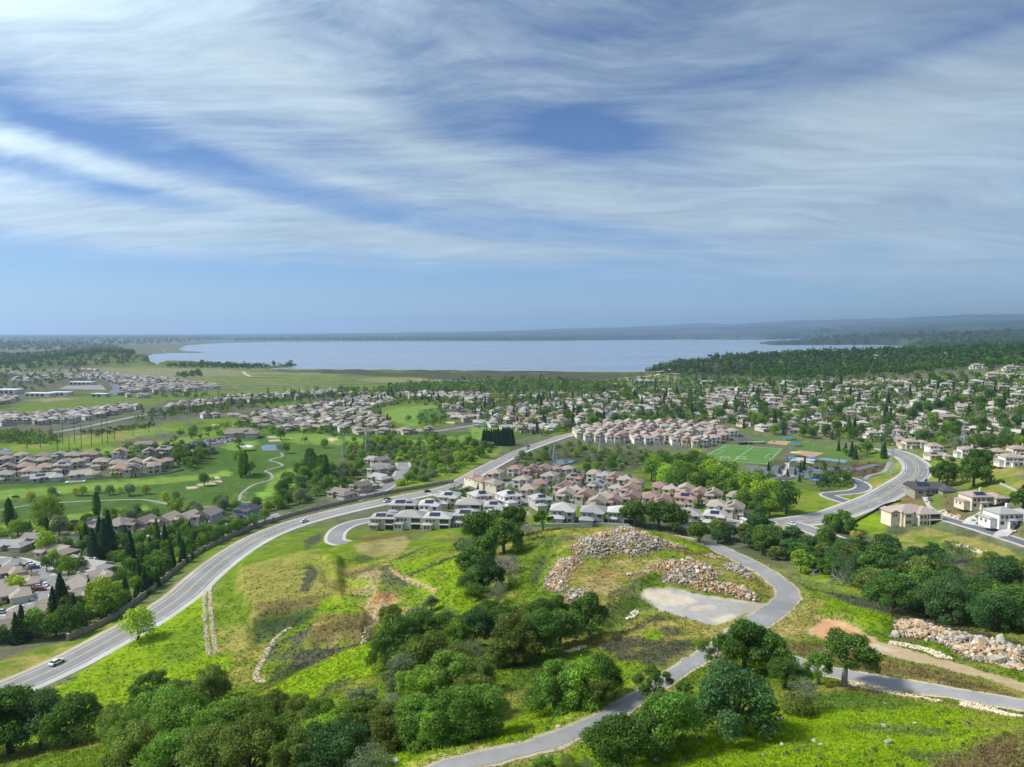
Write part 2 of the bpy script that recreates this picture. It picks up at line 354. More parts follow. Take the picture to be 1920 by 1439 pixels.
# ------------------------------------------------------------------ roads: centre lines surveyed from the photograph
# name, points, width, tag
ROADS = {
 'parkway': ([(-260,1415),(-60,1327),(0,1299),(117,1247),(230,1187),(287,1155),(340,1119),(375,1087),(425,1046),(480,1012),(530,990),(580,974),(655,955),(730,939),(805,924),(850,913),(870,902),(905,882),(960,853),(997,838),(1035,825),(1057,818),(1107,808),(1180,798),(1260,789),(1315,775),(1342,755),(1349,740),(1345,729)], 11.0),
 'avenue': ([(1660,842),(1685,850),(1706,861),(1719,875),(1716,891),(1690,910),(1652,932),(1602,953),(1552,969),(1490,980),(1440,984),(1405,986)], 15.0),
 'side_road': ([(1480,982),(1502,988),(1545,1003),(1602,1026),(1650,1040)], 9.0),
 'hill_track': ([(800,1455),(840,1438),(900,1424),(960,1410),(1035,1387),(1110,1357),(1160,1332),(1197,1309),(1247,1276),(1297,1243),(1340,1214),(1375,1190)], 2.8),
 'hill_road': ([(1360,1206),(1382,1192),(1405,1177),(1435,1157),(1464,1136),(1477,1116),(1468,1098),(1443,1080),(1404,1056),(1345,1029),(1287,1012.5),(1262,1008)], 5.6),
 'lower_hill_road': ([(1345,1212),(1420,1217),(1460,1230),(1497,1242),(1527,1253),(1590,1265),(1665,1280),(1765,1297),(1920,1324),(1990,1336),(2130,1362)], 3.6),
 'cul_de_sac': ([(722,971),(700,975),(667,981),(643,991),(630,1003),(630,1014),(648,1018)], 7.0),
 'west_street': ([(-40,1052),(0,1054),(25,1056),(62,1070),(97,1086),(105,1100),(82,1122),(37,1147),(-30,1172)], 10.0),
 'wall_street_behind_houses': ([(225,1017),(275,1010),(325,1002),(400,990),(480,978),(530,966)], 8.0),
 'court': ([(755,868),(756,880),(750,893),(730,909),(697,926),(660,938)], 8.5),
 'tract_entry': ([(812,923),(830,928),(859,936),(900,944),(940,949),(962,956),(975,966)], 8.0),
 'tract_street': ([(940,949),(990,938),(1050,936),(1120,945),(1190,952),(1260,963),(1330,972),(1405,985)], 7.5),
 'upper_tract_street': ([(900,944),(930,920),(960,905),(1020,912),(1100,925),(1180,935),(1270,950),(1330,972)], 7.0),
 'house_lane': ([(1697,948),(1747,966),(1815,985),(1920,1019),(1990,1043),(2120,1084)], 7.0),
 'park_entry': ([(1598,943),(1565,935),(1552,930),(1575,926),(1605,921),(1619,914),(1612,906),(1598,900),(1570,893)], 7.5),
 'park_parking_lane': ([(1645,871),(1625,876),(1600,882)], 6.0),
 'north_street': ([(800,814),(817,810),(873,801),(930,791),(985,778)], 8.0),
 'loop_street': ([(1135,790),(1136,780),(1140,771),(1152,767)], 8.0),
 'hill_street': ([(1440,741),(1444,752),(1449,763),(1443,775)], 8.0),
 'west_avenue': ([(100,812),(157,802),(200,793),(233,786),(270,779),(330,772)], 10.0),
 'parkway_carriageway': ([(1352,769),(1368,755),(1371,744),(1366,734),(1356,728)], 10.0),
 'far_avenue': ([(193,712),(207,717),(220,729),(214,737),(228,742)], 14.0),
 'left_court': ([(140,905),(150,893),(162,880),(172,868)], 9.0),
 'left_lane': ([(0,887),(25,878),(50,870)], 8.0),
 'gravel_road': ([(1275,703),(1255,700),(1236,698),(1232,704),(1200,709),(1160,711)], 9.0),
 'field_track': ([(455,697),(462,703),(472,708),(500,708),(540,707)], 8.0),
 'far_highway': ([(380,724.5),(480,723),(640,721),(760,717.5),(900,714)], 9.0),
}
PATHS = {
 'cart_path_west': ([(-20,960),(0,957),(62,947),(150,941),(250,937),(287,940),(332,950)], 2.0),
 'cart_path': ([(380,952),(415,947),(445,941),(452,927),(466,915),(480,908),(505,901),(511,895),(505,887),(497,884),(512,879),(530,873),(518,867),(506,864),(518,859),(530,856),(527,850)], 2.0),
 'cart_path_east': ([(445,941),(480,943),(520,940)], 2.0),
 'park_path': ([(1668,866),(1658,884),(1630,893),(1622,900)], 3.0),
}
ROADZ = {'hill_road': [40.0,39.3,38.5,37.4,36.3,35.4,34.9,34.3,34.0,34.1,34.6,34.9]}
def world_line(pts, step, zs=None):
    if zs is None: c = cast(*np.array(pts, float).T); xy = catmull(c[:, :2], step); z = ground(xy[:, 0], xy[:, 1])
    else:
        a, t = px_ray(*np.array(pts, float).T); r = (np.array(zs) - CAMH) / t; q3 = catmull(np.stack([r * np.sin(a), r * np.cos(a), np.array(zs)], -1), step); xy = q3[:, :2]; z = q3[:, 2]
    k = min(15, len(z) // 2 * 2 - 1)
    if k >= 3:
        zp = np.pad(z, k // 2, mode='edge'); z = np.convolve(zp, np.ones(k) / k, 'valid')
    return np.column_stack([xy, z])
LINES = {}
for src in (ROADS, PATHS):
    for nm, (pts, w) in src.items():
        far = np.hypot(*cast([pts[0][0]], [pts[0][1]])[0, :2])
        LINES[nm] = (world_line(pts, 1.5 if far < 260 else 3.0 if far < 700 else 12.0, ROADZ.get(nm)), w)
roadd = np.full(GX.shape, 1e9)
BZ = GZ.copy()
bestf = np.zeros(GX.shape); bestz = np.zeros(GX.shape)
for nm, (ln, w) in LINES.items():
    m = w / 2 + 9
    d, s = seg_dist(GX, GY, ln[:, :2], m)
    acc = np.concatenate([[0], np.cumsum(np.hypot(*np.diff(ln[:, :2], axis=0).T))])
    k = d < m
    if not k.any(): continue
    tz = np.interp(s[k], acc, ln[:, 2]) - (.03 if nm in PATHS else .05)
    f = 1 - sstep(w / 2 + 1.2, w / 2 + 6, d[k])
    f = f * np.where((s[k] <= .01) | (s[k] >= acc[-1] - .01), np.clip(1.5 - d[k] / (w / 2 + 1.5), 0, 1), 1)
    b = bestf[k]; bz = bestz[k]; u = f > b
    b[u] = f[u]; bz[u] = tz[u]; bestf[k] = b; bestz[k] = bz
    roadd[k] = np.minimum(roadd[k], d[k] - w / 2)
GZ = GZ * (1 - bestf) + bestz * bestf

# ------------------------------------------------------------------ heaps of quarried rock on the hilltop: outlines and heap heights
PILES = [
 ('north', [(1066,1030),(1080,1012),(1105,1008),(1130,1003),(1150,993),(1185,990),(1205,1003),(1235,1010),(1262,1020),(1290,1026),(1282,1034),(1240,1031),(1225,1040),(1190,1046),(1150,1044),(1120,1050),(1085,1046),(1072,1040)], 1.9),
 ('west', [(1018,1103),(1020,1088),(1032,1066),(1050,1048),(1075,1044),(1100,1050),(1088,1062),(1075,1072),(1068,1088),(1062,1100),(1070,1110),(1040,1112),(1026,1108)], 1.2),
 ('southwest', [(1045,1118),(1070,1106),(1095,1106),(1116,1114),(1105,1130),(1085,1142),(1068,1138),(1058,1124)], 1.8),
 ('middle', [(1170,1078),(1200,1072),(1222,1060),(1237,1064),(1222,1074),(1205,1082),(1185,1090)], 1.0),
 ('east', [(1232,1086),(1245,1080),(1228,1060),(1262,1048),(1290,1051),(1320,1055),(1345,1068),(1360,1082),(1340,1086),(1375,1096),(1410,1110),(1428,1120),(1424,1128),(1395,1128),(1360,1118),(1320,1112),(1285,1102),(1250,1096)], 1.5),
 ('roadside', [(1350,1056),(1380,1058),(1398,1066),(1415,1086),(1402,1090),(1385,1078),(1360,1070)], 1.0),
 ('right', [(1668,1172),(1690,1164),(1720,1168),(1760,1180),(1800,1192),(1850,1200),(1895,1208),(1935,1222),(1935,1262),(1890,1258),(1850,1246),(1805,1236),(1770,1212),(1740,1202),(1700,1206),(1668,1196),(1690,1190)], .9),
]
PILE_W = []
for nm, pp, hgt in PILES:
    P = dens_line(pp, True, 6); w_ = cast(P[:, 0], P[:, 1])[:, :2]; PILE_W.append((nm, w_, hgt))
rockm = np.zeros(GX.shape)
for nm, w_, hgt in PILE_W:
    m = inside(GX, GY, w_)
    if not m.any(): continue
    d, _ = seg_dist(GX, GY, np.vstack([w_, w_[:1]]), 30)
    f = sstep(0, 6.5, d) * m * hgt * (.35 + 1.0 * fbm(GX / 7, GY / 7, 21, 2))
    f[~m] = 0
    GZ += f; rockm = np.maximum(rockm, m * 1.0)
GZ += relief * sstep(1.0, 8.0, roadd) * (1 - rockm)

# ------------------------------------------------------------------ what grows or lies where (surface colours)
PAL = dict(bright=(.190,.290,.012), grass=(.120,.190,.018), deep=(.060,.112,.026), rough=(.082,.142,.034), fairway=(.155,.245,.048), green=(.185,.310,.050), dry=(.250,.230,.062),
 straw=(.330,.270,.120), brown=(.150,.110,.052), dirt=(.430,.320,.200), orange=(.480,.250,.125), weed=(.075,.074,.058), dark=(.050,.060,.034), sand=(.52,.44,.32), pale=(.33,.315,.29),
 scrub=(.085,.100,.050), town=(.120,.125,.080), farwood=(.028,.052,.040), plain=(.055,.090,.055), damface=(.070,.086,.052), shore=(.300,.270,.190), turf=(.075,.260,.030), clay=(.50,.27,.17), mulch=(.10,.065,.045))
NB = fbm(GX / 26, GY / 26, 31, 4); NS = fbm(GX / 6, GY / 6, 41, 3); NL = fbm(GX / 160, GY / 160, 51, 4)
def col(n): return np.array(PAL[n])
def lerp(a, b, f): return a * (1 - f[..., None]) + b * f[..., None]
C = np.empty(GX.shape + (3,)); C[:] = col('town')
C = lerp(C, col('grass'), sstep(.42, .6, NL))
C = lerp(C, col('scrub'), sstep(.55, .7, NB))
hillm = sstep(4, 9, BZ) * (1 - sstep(330, 420, GR)) * np.maximum(1 - sstep(.30, .50, GA), 1 - sstep(190, 250, GR))
hb = lerp(np.broadcast_to(col('grass'), C.shape), col('dry'), sstep(.40, .66, NB * .6 + NS * .4))
C = lerp(C, hb, hillm)
fw = sstep(1900, 3200, GR)
C = lerp(C, lerp(np.broadcast_to(col('farwood'), C.shape), col('plain'), sstep(.5, .64, fbm(GX / 420, GY / 420, 61, 5))), fw)
GRA = np.ones(GX.shape)    # how grassy: drives fine relief
def zone(c, pts, soft=2.0, amt=1.0, c2=None, lo=.4, hi=.65, gr=1.0):
    P = dens_line(pts, True, 10); w_ = cast(P[:, 0], P[:, 1])[:, :2]
    mr = np.median(np.hypot(w_[:, 0], w_[:, 1])); sf = soft * max(1, mr / 250)
    x0, y0 = w_.min(0) - sf * 2; x1, y1 = w_.max(0) + sf * 2
    k = (GX > x0) & (GX < x1) & (GY > y0) & (GY < y1)
    if not k.any(): return
    x, y = GX[k], GY[k]; a = np.zeros(x.shape)
    for q in range(5):
        nx = (fbm(x / (sf * 2.2), y / (sf * 2.2), 71, 3) - .5) * sf * 2.4 + math.cos(q * 1.257) * sf * .35
        ny = (fbm(x / (sf * 2.2), y / (sf * 2.2), 81, 3) - .5) * sf * 2.4 + math.sin(q * 1.257) * sf * .35
        a += inside(x + nx, y + ny, w_)
    a = a / 5 * amt
    cc = np.broadcast_to(col(c), x.shape + (3,))
    if c2: cc = lerp(cc, col(c2), sstep(lo, hi, NB[k] * .5 + NS[k] * .5))
    C[k] = C[k] * (1 - a[:, None]) + cc * a[:, None]
    GRA[k] = GRA[k] * (1 - a) + gr * a
# valley floor
zone('rough', [(-60,905),(100,900),(300,888),(380,862),(415,835),(480,815),(560,800),(700,815),(850,812),(960,800),(1000,815),(900,850),(760,850),(640,850),(560,950),(480,960),(330,985),(200,985),(0,1000),(-60,1000)], 3, 1, 'deep')
zone('deep', [(500,940),(640,870),(640,840),(720,830),(880,835),(920,845),(860,890),(720,900),(620,930),(560,960)], 3, .9, 'scrub')
zone('fairway', [(-60,928),(0,921),(80,914),(170,907),(260,899),(350,892),(395,888),(400,897),(350,903),(240,914),(100,929),(0,941),(-60,946)], 1.2)
zone('fairway', [(-60,996),(0,984),(70,972),(150,962),(230,952),(270,949),(282,955),(200,970),(100,984),(0,998)], 1.2)
zone('fairway', [(512,890),(530,882),(555,878),(575,883),(580,893),(568,902),(548,914),(520,925),(500,930),(482,934),(500,915),(506,905)], 1.2)
zone('green', [(395,890),(420,884),(438,886),(430,893),(405,896)], 1.0)
zone('green', [(480,925),(510,920),(515,928),(490,936)], 1.0)
zone('fairway', [(495,822),(560,812),(640,818),(720,826),(800,824),(860,818),(930,806),(960,810),(880,830),(780,838),(660,836),(560,832)], 1.5)
zone('fairway', [(160,842),(260,836),(330,822),(400,808),(430,803),(420,812),(340,832),(240,850),(150,858)], 1.5)
zone('fairway', [(0,850),(120,838),(240,824),(340,805),(300,800),(180,812),(60,832),(0,840)], 2, .8, 'dry')
zone('fairway', [(712,775),(745,765),(800,760),(826,762),(822,775),(790,782),(800,795),(770,800),(735,790)], 1.6)
zone('deep', [(790,768),(830,764),(835,790),(800,800),(780,785)], 1.6, .7)
zone('fairway', [(880,800),(940,795),(962,798),(930,806),(880,812)], 1.5)
zone('fairway', [(418,838),(445,832),(480,834),(470,845),(430,846)], 1.2)
zone('fairway', [(420,832),(480,826),(490,835),(440,838)], 1.2)
zone('deep', [(375,872),(480,860),(480,875),(380,880)], 1.2, .7)
zone('grass', [(-60,790),(0,772),(60,757),(150,750),(305,753),(300,758),(240,766),(130,770),(30,786),(-60,800)], 3)
zone('straw', [(45,752),(110,746),(150,748),(90,756)], 3, .6)
zone('grass', [(325,738),(480,730),(640,720),(640,731),(520,738),(400,748),(335,746)], 3)
zone('dry', [(150,693),(260,686),(420,690),(640,694),(640,712),(480,722),(330,722),(230,712)], 4, .65, 'grass', .35, .6)
zone('grass', [(320,722),(400,708),(470,715),(560,712),(640,722),(400,732)], 4, .8, 'dry', .5, .7)
zone('grass', [(850,742),(900,735),(1000,735),(1080,742),(1000,748),(900,750)], 3, .8)
zone('grass', [(640,722),(720,718),(800,722),(700,730),(640,735)], 3, .9)
zone('damface', [(480,695),(640,694),(900,696.5),(1200,698.5),(1240,702),(1150,712),(1000,713),(900,712),(790,711),(700,706),(600,700)], 4)
zone('dry', [(670,712),(730,706),(790,709),(800,716),(740,719)], 4, .8)
zone('shore', [(780,711.5),(860,714),(935,716),(860,716.5),(790,714)], 1.5, .8)
zone('dry', [(1155,712),(1230,702),(1300,704),(1400,712),(1330,722),(1240,716)], 3, .8, 'grass')
zone('shore', [(1158,711),(1205,707),(1215,712),(1180,714)], 2, .9)
zone('farwood', [(1205,697),(1250,684),(1300,672),(1400,668),(1500,664),(1700,658),(1920,648),(1920,690),(1700,700),(1500,712),(1380,708),(1290,708)], 3, .8, 'grass', .58, .72)
zone('scrub', [(960,850),(1040,830),(1100,835),(1180,845),(1290,850),(1300,880),(1380,920),(1400,960),(1300,930),(1150,890),(1030,870),(970,868)], 3, .9, 'grass', .45, .65)
zone('dark', [(995,860),(1080,850),(1200,850),(1240,862),(1150,872),(1090,872),(1010,878)], 2.5, .7)
zone('bright', [(1100,884),(1150,888),(1185,895),(1200,905),(1170,906),(1120,898)], 1.5, .8)
zone('bright', [(860,850),(930,838),(960,840),(900,872),(860,898),(800,914),(750,920),(720,915),(800,890)], 2, .55, 'grass')
zone('bright', [(1290,870),(1320,842),(1310,835),(1280,850),(1255,870)], 2, .6, 'dry')
zone('dry', [(1310,868),(1370,870),(1380,885),(1430,900),(1470,912),(1500,905),(1560,930),(1590,945),(1540,965),(1480,970),(1440,940),(1400,915),(1330,890)], 2, .8, 'grass', .3, .55)
zone('deep', [(1440,905),(1500,905),(1560,915),(1555,925),(1490,915),(1445,918)], 1.5, .6)
zone('dry', [(1600,935),(1640,915),(1690,895),(1698,870),(1680,862),(1665,880),(1630,900),(1605,925)], 1.5, .9, 'grass', .45, .7)
zone('mulch', [(1590,890),(1600,872),(1640,866),(1665,868),(1650,885),(1620,896)], 1.5, .9)
zone('dry', [(1735,870),(1760,855),(1920,852),(1920,930),(1860,925),(1800,915),(1730,905),(1725,890)], 2, .9, 'grass', .4, .65)
zone('brown', [(1685,935),(1720,925),(1745,930),(1740,958),(1700,955)], 1.2, .9)
zone('brown', [(1765,925),(1800,935),(1815,955),(1800,975),(1770,965)], 1.2, .9)
zone('brown', [(1800,972),(1860,955),(1920,960),(1920,1005),(1870,1000)], 1.2, .7)
zone('bright', [(1595,990),(1640,960),(1660,975),(1655,995),(1680,1005),(1640,1010)], 1.5, .9, 'grass')
zone('grass', [(1650,1010),(1740,990),(1830,1010),(1920,1045),(1920,1085),(1800,1040),(1700,1030)], 1.5, .9, 'dry', .4, .6)
zone('town', [(1300,708),(1920,680),(1920,850),(1700,850),(1460,830),(1200,800),(1000,790),(1040,770)], 4, .7, 'grass', .5, .7)
zone('grass', [(1845,695),(1905,690),(1910,705),(1860,705)], 3, .9)
zone('dry', [(1870,815),(1905,810),(1920,830),(1890,840)], 2, .9)
# foreground hill
zone('grass', [(-60,1262),(0,1240),(60,1216),(130,1203),(200,1172),(290,1130),(370,1072),(430,1028),(480,1003),(560,972),(660,946),(800,916),(800,920),(655,953),(530,988),(480,1012),(375,1087),(230,1187),(0,1299),(-60,1330)], 1.2, .9, 'dry', .42, .6)
zone('bright', [(-60,1345),(0,1330),(120,1280),(290,1172),(378,1112),(394,1225),(440,1232),(420,1290),(360,1330),(250,1350),(120,1370),(-60,1440)], 2.2, .95, 'grass', .5, .75)
zone('deep', [(300,1200),(380,1150),(392,1215),(360,1240),(310,1240)], 2, .35)
zone('grass', [(398,1120),(440,1060),(520,1010),(590,990),(600,1010),(520,1050),(440,1120),(440,1180),(400,1220)], 2, .8, 'dry', .55, .75)
zone('dry', [(448,1065),(520,1045),(610,1040),(690,1058),(700,1100),(640,1122),(560,1140),(480,1165),(445,1110)], 2, .85, 'grass', .52, .72)
zone('bright', [(605,1030),(612,1060),(640,1080),(665,1085),(690,1080),(700,1105),(670,1100),(630,1085),(605,1065)], 1, .6)
zone('grass', [(610,1045),(640,1015),(700,1012),(720,1030),(690,1055),(640,1065)], 1.3, .9)
zone('dark', [(650,1050),(690,1040),(705,1048),(680,1056)], 1, .6)
zone('straw', [(665,1020),(760,1005),(770,1015),(740,1035),(700,1045),(668,1035)], 1.2, .75, 'brown', .5, .7)
zone('brown', [(640,1012),(700,1003),(790,995),(800,998),(700,1014)], .8, .8)
zone('straw', [(720,1060),(735,1048),(760,1030),(765,1018),(740,1030)], .8, .7)
zone('bright', [(728,1055),(800,1028),(862,1015),(862,1032),(800,1060),(760,1076),(735,1070)], 1.2, .8, 'grass')
zone('bright', [(765,1078),(860,1045),(868,1080),(882,1112),(850,1140),(800,1120)], 1.5, .95, 'grass')
zone('brown', [(830,1012),(870,1000),(872,1008),(850,1018)], 1, .7)
zone('brown', [(632,1080),(700,1060),(712,1064),(700,1085),(660,1086)], 1.2, .75, 'dirt')
zone('dirt', [(705,1064),(718,1070),(705,1110),(690,1120),(660,1115),(690,1090)], 1.2, .55, 'brown')
zone('weed', [(712,1062),(728,1058),(760,1080),(775,1095),(750,1105),(720,1098)], 1.5, .7)
zone('dirt', [(728,1062),(748,1074),(775,1086),(820,1106),(818,1112),(770,1094),(740,1078)], .5, .8, 'orange')
zone('orange', [(690,1135),(700,1112),(722,1108),(745,1118),(745,1135),(716,1142),(700,1165),(690,1200),(680,1200),(684,1160)], 1.6, .7, 'dirt', .4, .55)
zone('brown', [(700,1100),(740,1100),(750,1125),(715,1125)], 2, .45)
zone('brown', [(480,1130),(560,1122),(618,1112),(610,1135),(560,1150),(480,1166)], 1.3, .75, 'dry')
zone('bright', [(600,1128),(640,1122),(668,1130),(672,1145),(640,1152),(590,1156)], 1.2, .9, 'grass')
zone('deep', [(470,1165),(560,1150),(610,1135),(560,1175),(520,1190),(480,1210)], 1.5, .8, 'dark')
zone('brown', [(582,1165),(600,1155),(680,1152),(690,1165),(680,1200),(640,1210),(575,1212)], 1, .85, 'dry', .5, .75)
zone('grass', [(500,1215),(560,1180),(590,1165),(575,1212),(540,1240),(500,1270),(490,1255)], 1.2, .9, 'weed', .5, .65)
zone('weed', [(545,1235),(570,1215),(640,1212),(655,1212),(600,1245),(550,1258)], 1.2, .9)
zone('dark', [(515,1250),(560,1245),(600,1240),(540,1270),(500,1285)], 1.2, .7)
zone('brown', [(650,1213),(705,1195),(705,1200),(600,1245),(500,1295),(480,1300)], .6, .75)
zone('bright', [(478,1308),(560,1262),(640,1224),(705,1200),(705,1262),(640,1290),(560,1320),(500,1330)], 1.5, .95, 'grass', .55, .8)
zone('weed', [(600,1290),(640,1272),(665,1275),(640,1295),(600,1310)], 1.5, .6)
zone('bright', [(745,1130),(850,1120),(885,1125),(890,1145),(850,1165),(780,1145)], 1.5, .9, 'grass')
zone('grass', [(980,1010),(1060,1000),(1040,1050),(1010,1100),(1000,1130),(960,1100),(960,1050)], 1.8, .8, 'deep', .5, .65)
zone('weed', [(1000,1060),(1020,1040),(1030,1045),(1012,1080),(995,1105)], 1.2, .55)
zone('weed', [(1045,1008),(1085,1003),(1080,1012),(1045,1015)], 1.2, .6)
zone('bright', [(1190,998),(1220,1005),(1290,1020),(1340,1035),(1370,1050),(1320,1042),(1250,1018)], .8, .8, 'grass')
zone('dry', [(1060,1095),(1075,1070),(1110,1052),(1240,1048),(1262,1060),(1225,1075),(1165,1092),(1160,1108),(1090,1122),(1062,1108)], 1.5, .85, 'straw', .45, .6)
zone('orange', [(1105,1082),(1140,1072),(1165,1072),(1150,1088),(1120,1092)], 1.5, .55, 'straw')
zone('straw', [(1150,1052),(1240,1048),(1250,1056),(1180,1064)], 1.2, .6)
zone('brown', [(1270,1030),(1340,1035),(1360,1050),(1300,1048)], 1.2, .7, 'dry')
zone('dry', [(1280,1040),(1400,1050),(1450,1100),(1450,1130),(1430,1110),(1340,1080)], 1.5, .8, 'brown', .5, .7)
zone('weed', [(1145,1110),(1200,1085),(1215,1090),(1170,1118),(1130,1128)], 1.2, .6)
zone('pale', [(1195,1118),(1212,1104),(1240,1102),(1280,1106),(1330,1119),(1400,1128),(1440,1132),(1415,1150),(1390,1158),(1372,1165),(1345,1173),(1310,1166),(1270,1156),(1230,1140)], .7, 1, gr=.15)
zone('sand', [(1195,1118),(1212,1104),(1250,1106),(1290,1116),(1310,1130),(1280,1136),(1240,1132)], 1.5, .8, 'pale', .5, .65, gr=.1)
zone('sand', [(1290,1138),(1330,1135),(1345,1141),(1300,1146)], .8, .7, gr=.1)
zone('sand', [(1330,1160),(1375,1150),(1380,1158),(1345,1172)], .8, .7, gr=.1)
zone('sand', [(1330,1116),(1420,1130),(1415,1134),(1330,1122)], .7, .7, gr=.1)
zone('dry', [(1372,1166),(1395,1150),(1405,1152),(1385,1178),(1360,1176)], .8, .9)
zone('deep', [(1120,1140),(1200,1110),(1235,1140),(1200,1150),(1170,1175),(1130,1180)], 1.8, .75, 'weed', .5, .7)
zone('weed', [(1120,1212),(1165,1188),(1230,1155),(1260,1158),(1285,1178),(1300,1205),(1285,1232),(1240,1252),(1160,1240)], 1.6, .85, 'dry', .58, .7)
zone('bright', [(1200,1188),(1225,1182),(1250,1195),(1240,1202),(1205,1195)], 1.2, .85)
zone('grass', [(1260,1165),(1345,1175),(1350,1195),(1320,1215),(1300,1205)], 1.5, .8, 'dry')
zone('bright', [(1150,1242),(1200,1240),(1230,1255),(1200,1285),(1165,1300),(1155,1270)], 1.5, .9, 'grass')
zone('deep', [(960,1240),(1000,1250),(1000,1320),(960,1310)], 2, .5)
zone('bright', [(700,1445),(770,1405),(940,1355),(1010,1335),(1110,1330),(1185,1288),(1195,1300),(1150,1328),(1030,1378),(960,1398),(880,1420),(830,1436),(800,1450)], 1.6, .95, 'grass', .5, .75)
zone('weed', [(900,1415),(1000,1388),(1100,1350),(1180,1308),(1190,1304),(1150,1326),(1030,1378)], 1.0, .6)
zone('bright', [(930,1445),(1060,1400),(1150,1365),(1190,1360),(1150,1445)], 1.5, .9, 'grass')
zone('bright', [(1130,1450),(1240,1400),(1380,1375),(1460,1310),(1560,1300),(1660,1305),(1760,1325),(1850,1345),(1930,1350),(1900,1390),(1820,1400),(1780,1450)], 2.2, .95, 'grass', .52, .78)
zone('deep', [(1440,1310),(1520,1295),(1640,1300),(1740,1320),(1620,1335),(1500,1335)], 2, .6)
zone('weed', [(1570,1360),(1650,1355),(1760,1368),(1790,1385),(1700,1378),(1600,1372)], 2, .5)
zone('weed', [(1690,1415),(1760,1405),(1790,1418),(1740,1430)], 1.6, .6)
zone('dry', [(1790,1350),(1880,1350),(1920,1372),(1830,1375)], 2, .5)
zone('brown', [(1760,1450),(1800,1412),(1860,1395),(1930,1368),(1930,1450)], 2, .9, 'dry', .55, .8)
zone('dry', [(1450,1190),(1510,1130),(1540,1125),(1545,1155),(1515,1180),(1490,1205)], 1.5, .8, 'straw')
zone('bright', [(1520,1150),(1560,1125),(1620,1128),(1680,1160),(1660,1180),(1620,1180),(1570,1160)], 1.5, .85, 'grass')
zone('bright', [(1490,1060),(1560,1075),(1610,1100),(1620,1118),(1560,1100),(1500,1080)], 1.3, .8, 'grass')
zone('weed', [(1530,1105),(1600,1118),(1700,1145),(1820,1180),(1930,1210),(1930,1220),(1800,1190),(1680,1158),(1590,1132)], .8, .85)
zone('dry', [(1520,1085),(1600,1112),(1700,1140),(1800,1172),(1930,1205),(1930,1196),(1820,1165),(1700,1130),(1600,1098)], 1, .75, 'grass')
zone('grass', [(1660,1190),(1700,1175),(1760,1200),(1800,1220),(1760,1240),(1700,1220)], 1.5, .9, 'deep')
zone('dirt', [(1512,1188),(1545,1158),(1580,1166),(1622,1186),(1650,1205),(1720,1224),(1800,1246),(1930,1284),(1930,1304),(1840,1272),(1740,1248),(1640,1226),(1570,1208)], 1, .95, 'straw', .5, .7, gr=.3)
zone('orange', [(1522,1184),(1548,1160),(1580,1168),(1618,1188),(1640,1204),(1600,1208),(1560,1204)], .8, .95, 'dirt', .55, .75, gr=.2)
zone('sand', [(1590,1205),(1640,1208),(1690,1222),(1640,1222)], .9, .6, gr=.2)
zone('brown', [(1455,1205),(1540,1206),(1620,1226),(1740,1252),(1860,1284),(1925,1312),(1800,1293),(1660,1270),(1520,1240)], 1.2, .85, 'dry', .5, .68)
zone('straw', [(1448,1192),(1490,1182),(1500,1188),(1470,1198)], .8, .8)
zone('weed', [(572,1062),(585,1058),(595,1075),(588,1090),(576,1112),(563,1108),(572,1085)], 1.0, .9, 'dark')
zone('weed', [(572,1012),(598,1000),(604,1008),(590,1022),(572,1032)], 1.0, .8)
zone('dark', [(476,1168),(560,1153),(606,1140),(560,1172),(505,1206),(480,1208)], 1.0, .7, 'deep')
zone('straw', [(590,1096),(618,1090),(620,1094),(595,1102)], .6, .8)
zone('dirt', [(690,1165),(705,1140),(720,1118),(716,1140),(700,1175),(688,1200)], .7, .8)
zone('dark', [(745,1046),(800,1022),(804,1025),(750,1050)], .5, .7)
zone('dark', [(762,1078),(858,1040),(860,1044),(766,1083)], .5, .75)
# bunkers
BUNKERS = [[(388,895),(400,893),(412,893.5),(410,897.5),(395,898)],[(348,915),(375,909),(400,903),(416,901),(412,905),(395,909),(370,914),(352,917.5)],[(522,919),(530,917),(537,918),(536,922),(527,923)],
 [(612,824),(620,822),(632,821),(634,824),(624,828),(614,827)],[(501,820),(510,818.6),(519,819),(515,821),(505,821.5)],[(503,826.5),(515,825),(527,825),(523,828),(508,828.5)],[(540,822),(547,820.3),(551,821),(546,823.5)],
 [(724,824.5),(733,825),(735,828),(727,828)],[(836,793),(848,791),(856,793),(845,795)],[(396,797),(406,796),(411,797.5),(402,799)]]
for b in BUNKERS: zone('sand', b, .5, 1, gr=.05)
# verges
vg = (1 - sstep(.5, 4.5, roadd)) * sstep(-1, .3, roadd) * (GR < 500)
C = lerp(C, col('straw'), vg * .45 * sstep(.35, .6, NS))
C = lerp(C, col('brown'), rockm * .8)
C *= (0.86 + .28 * NS)[..., None]
C = lerp(C, col('shore'), ((GZ < LAKE_Z + 1.5) & (GZ > LAKE_Z - 6) & (GR > 1650) & ~lk & (dd > 60)).astype(float) * .35)

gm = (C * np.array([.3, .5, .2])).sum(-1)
C = lerp(C, gm[..., None] * np.array([.92, 1.0, .66]), .45 * sstep(750, 1500, GR))  # far ground greyed with camera distance: haze put into its colour
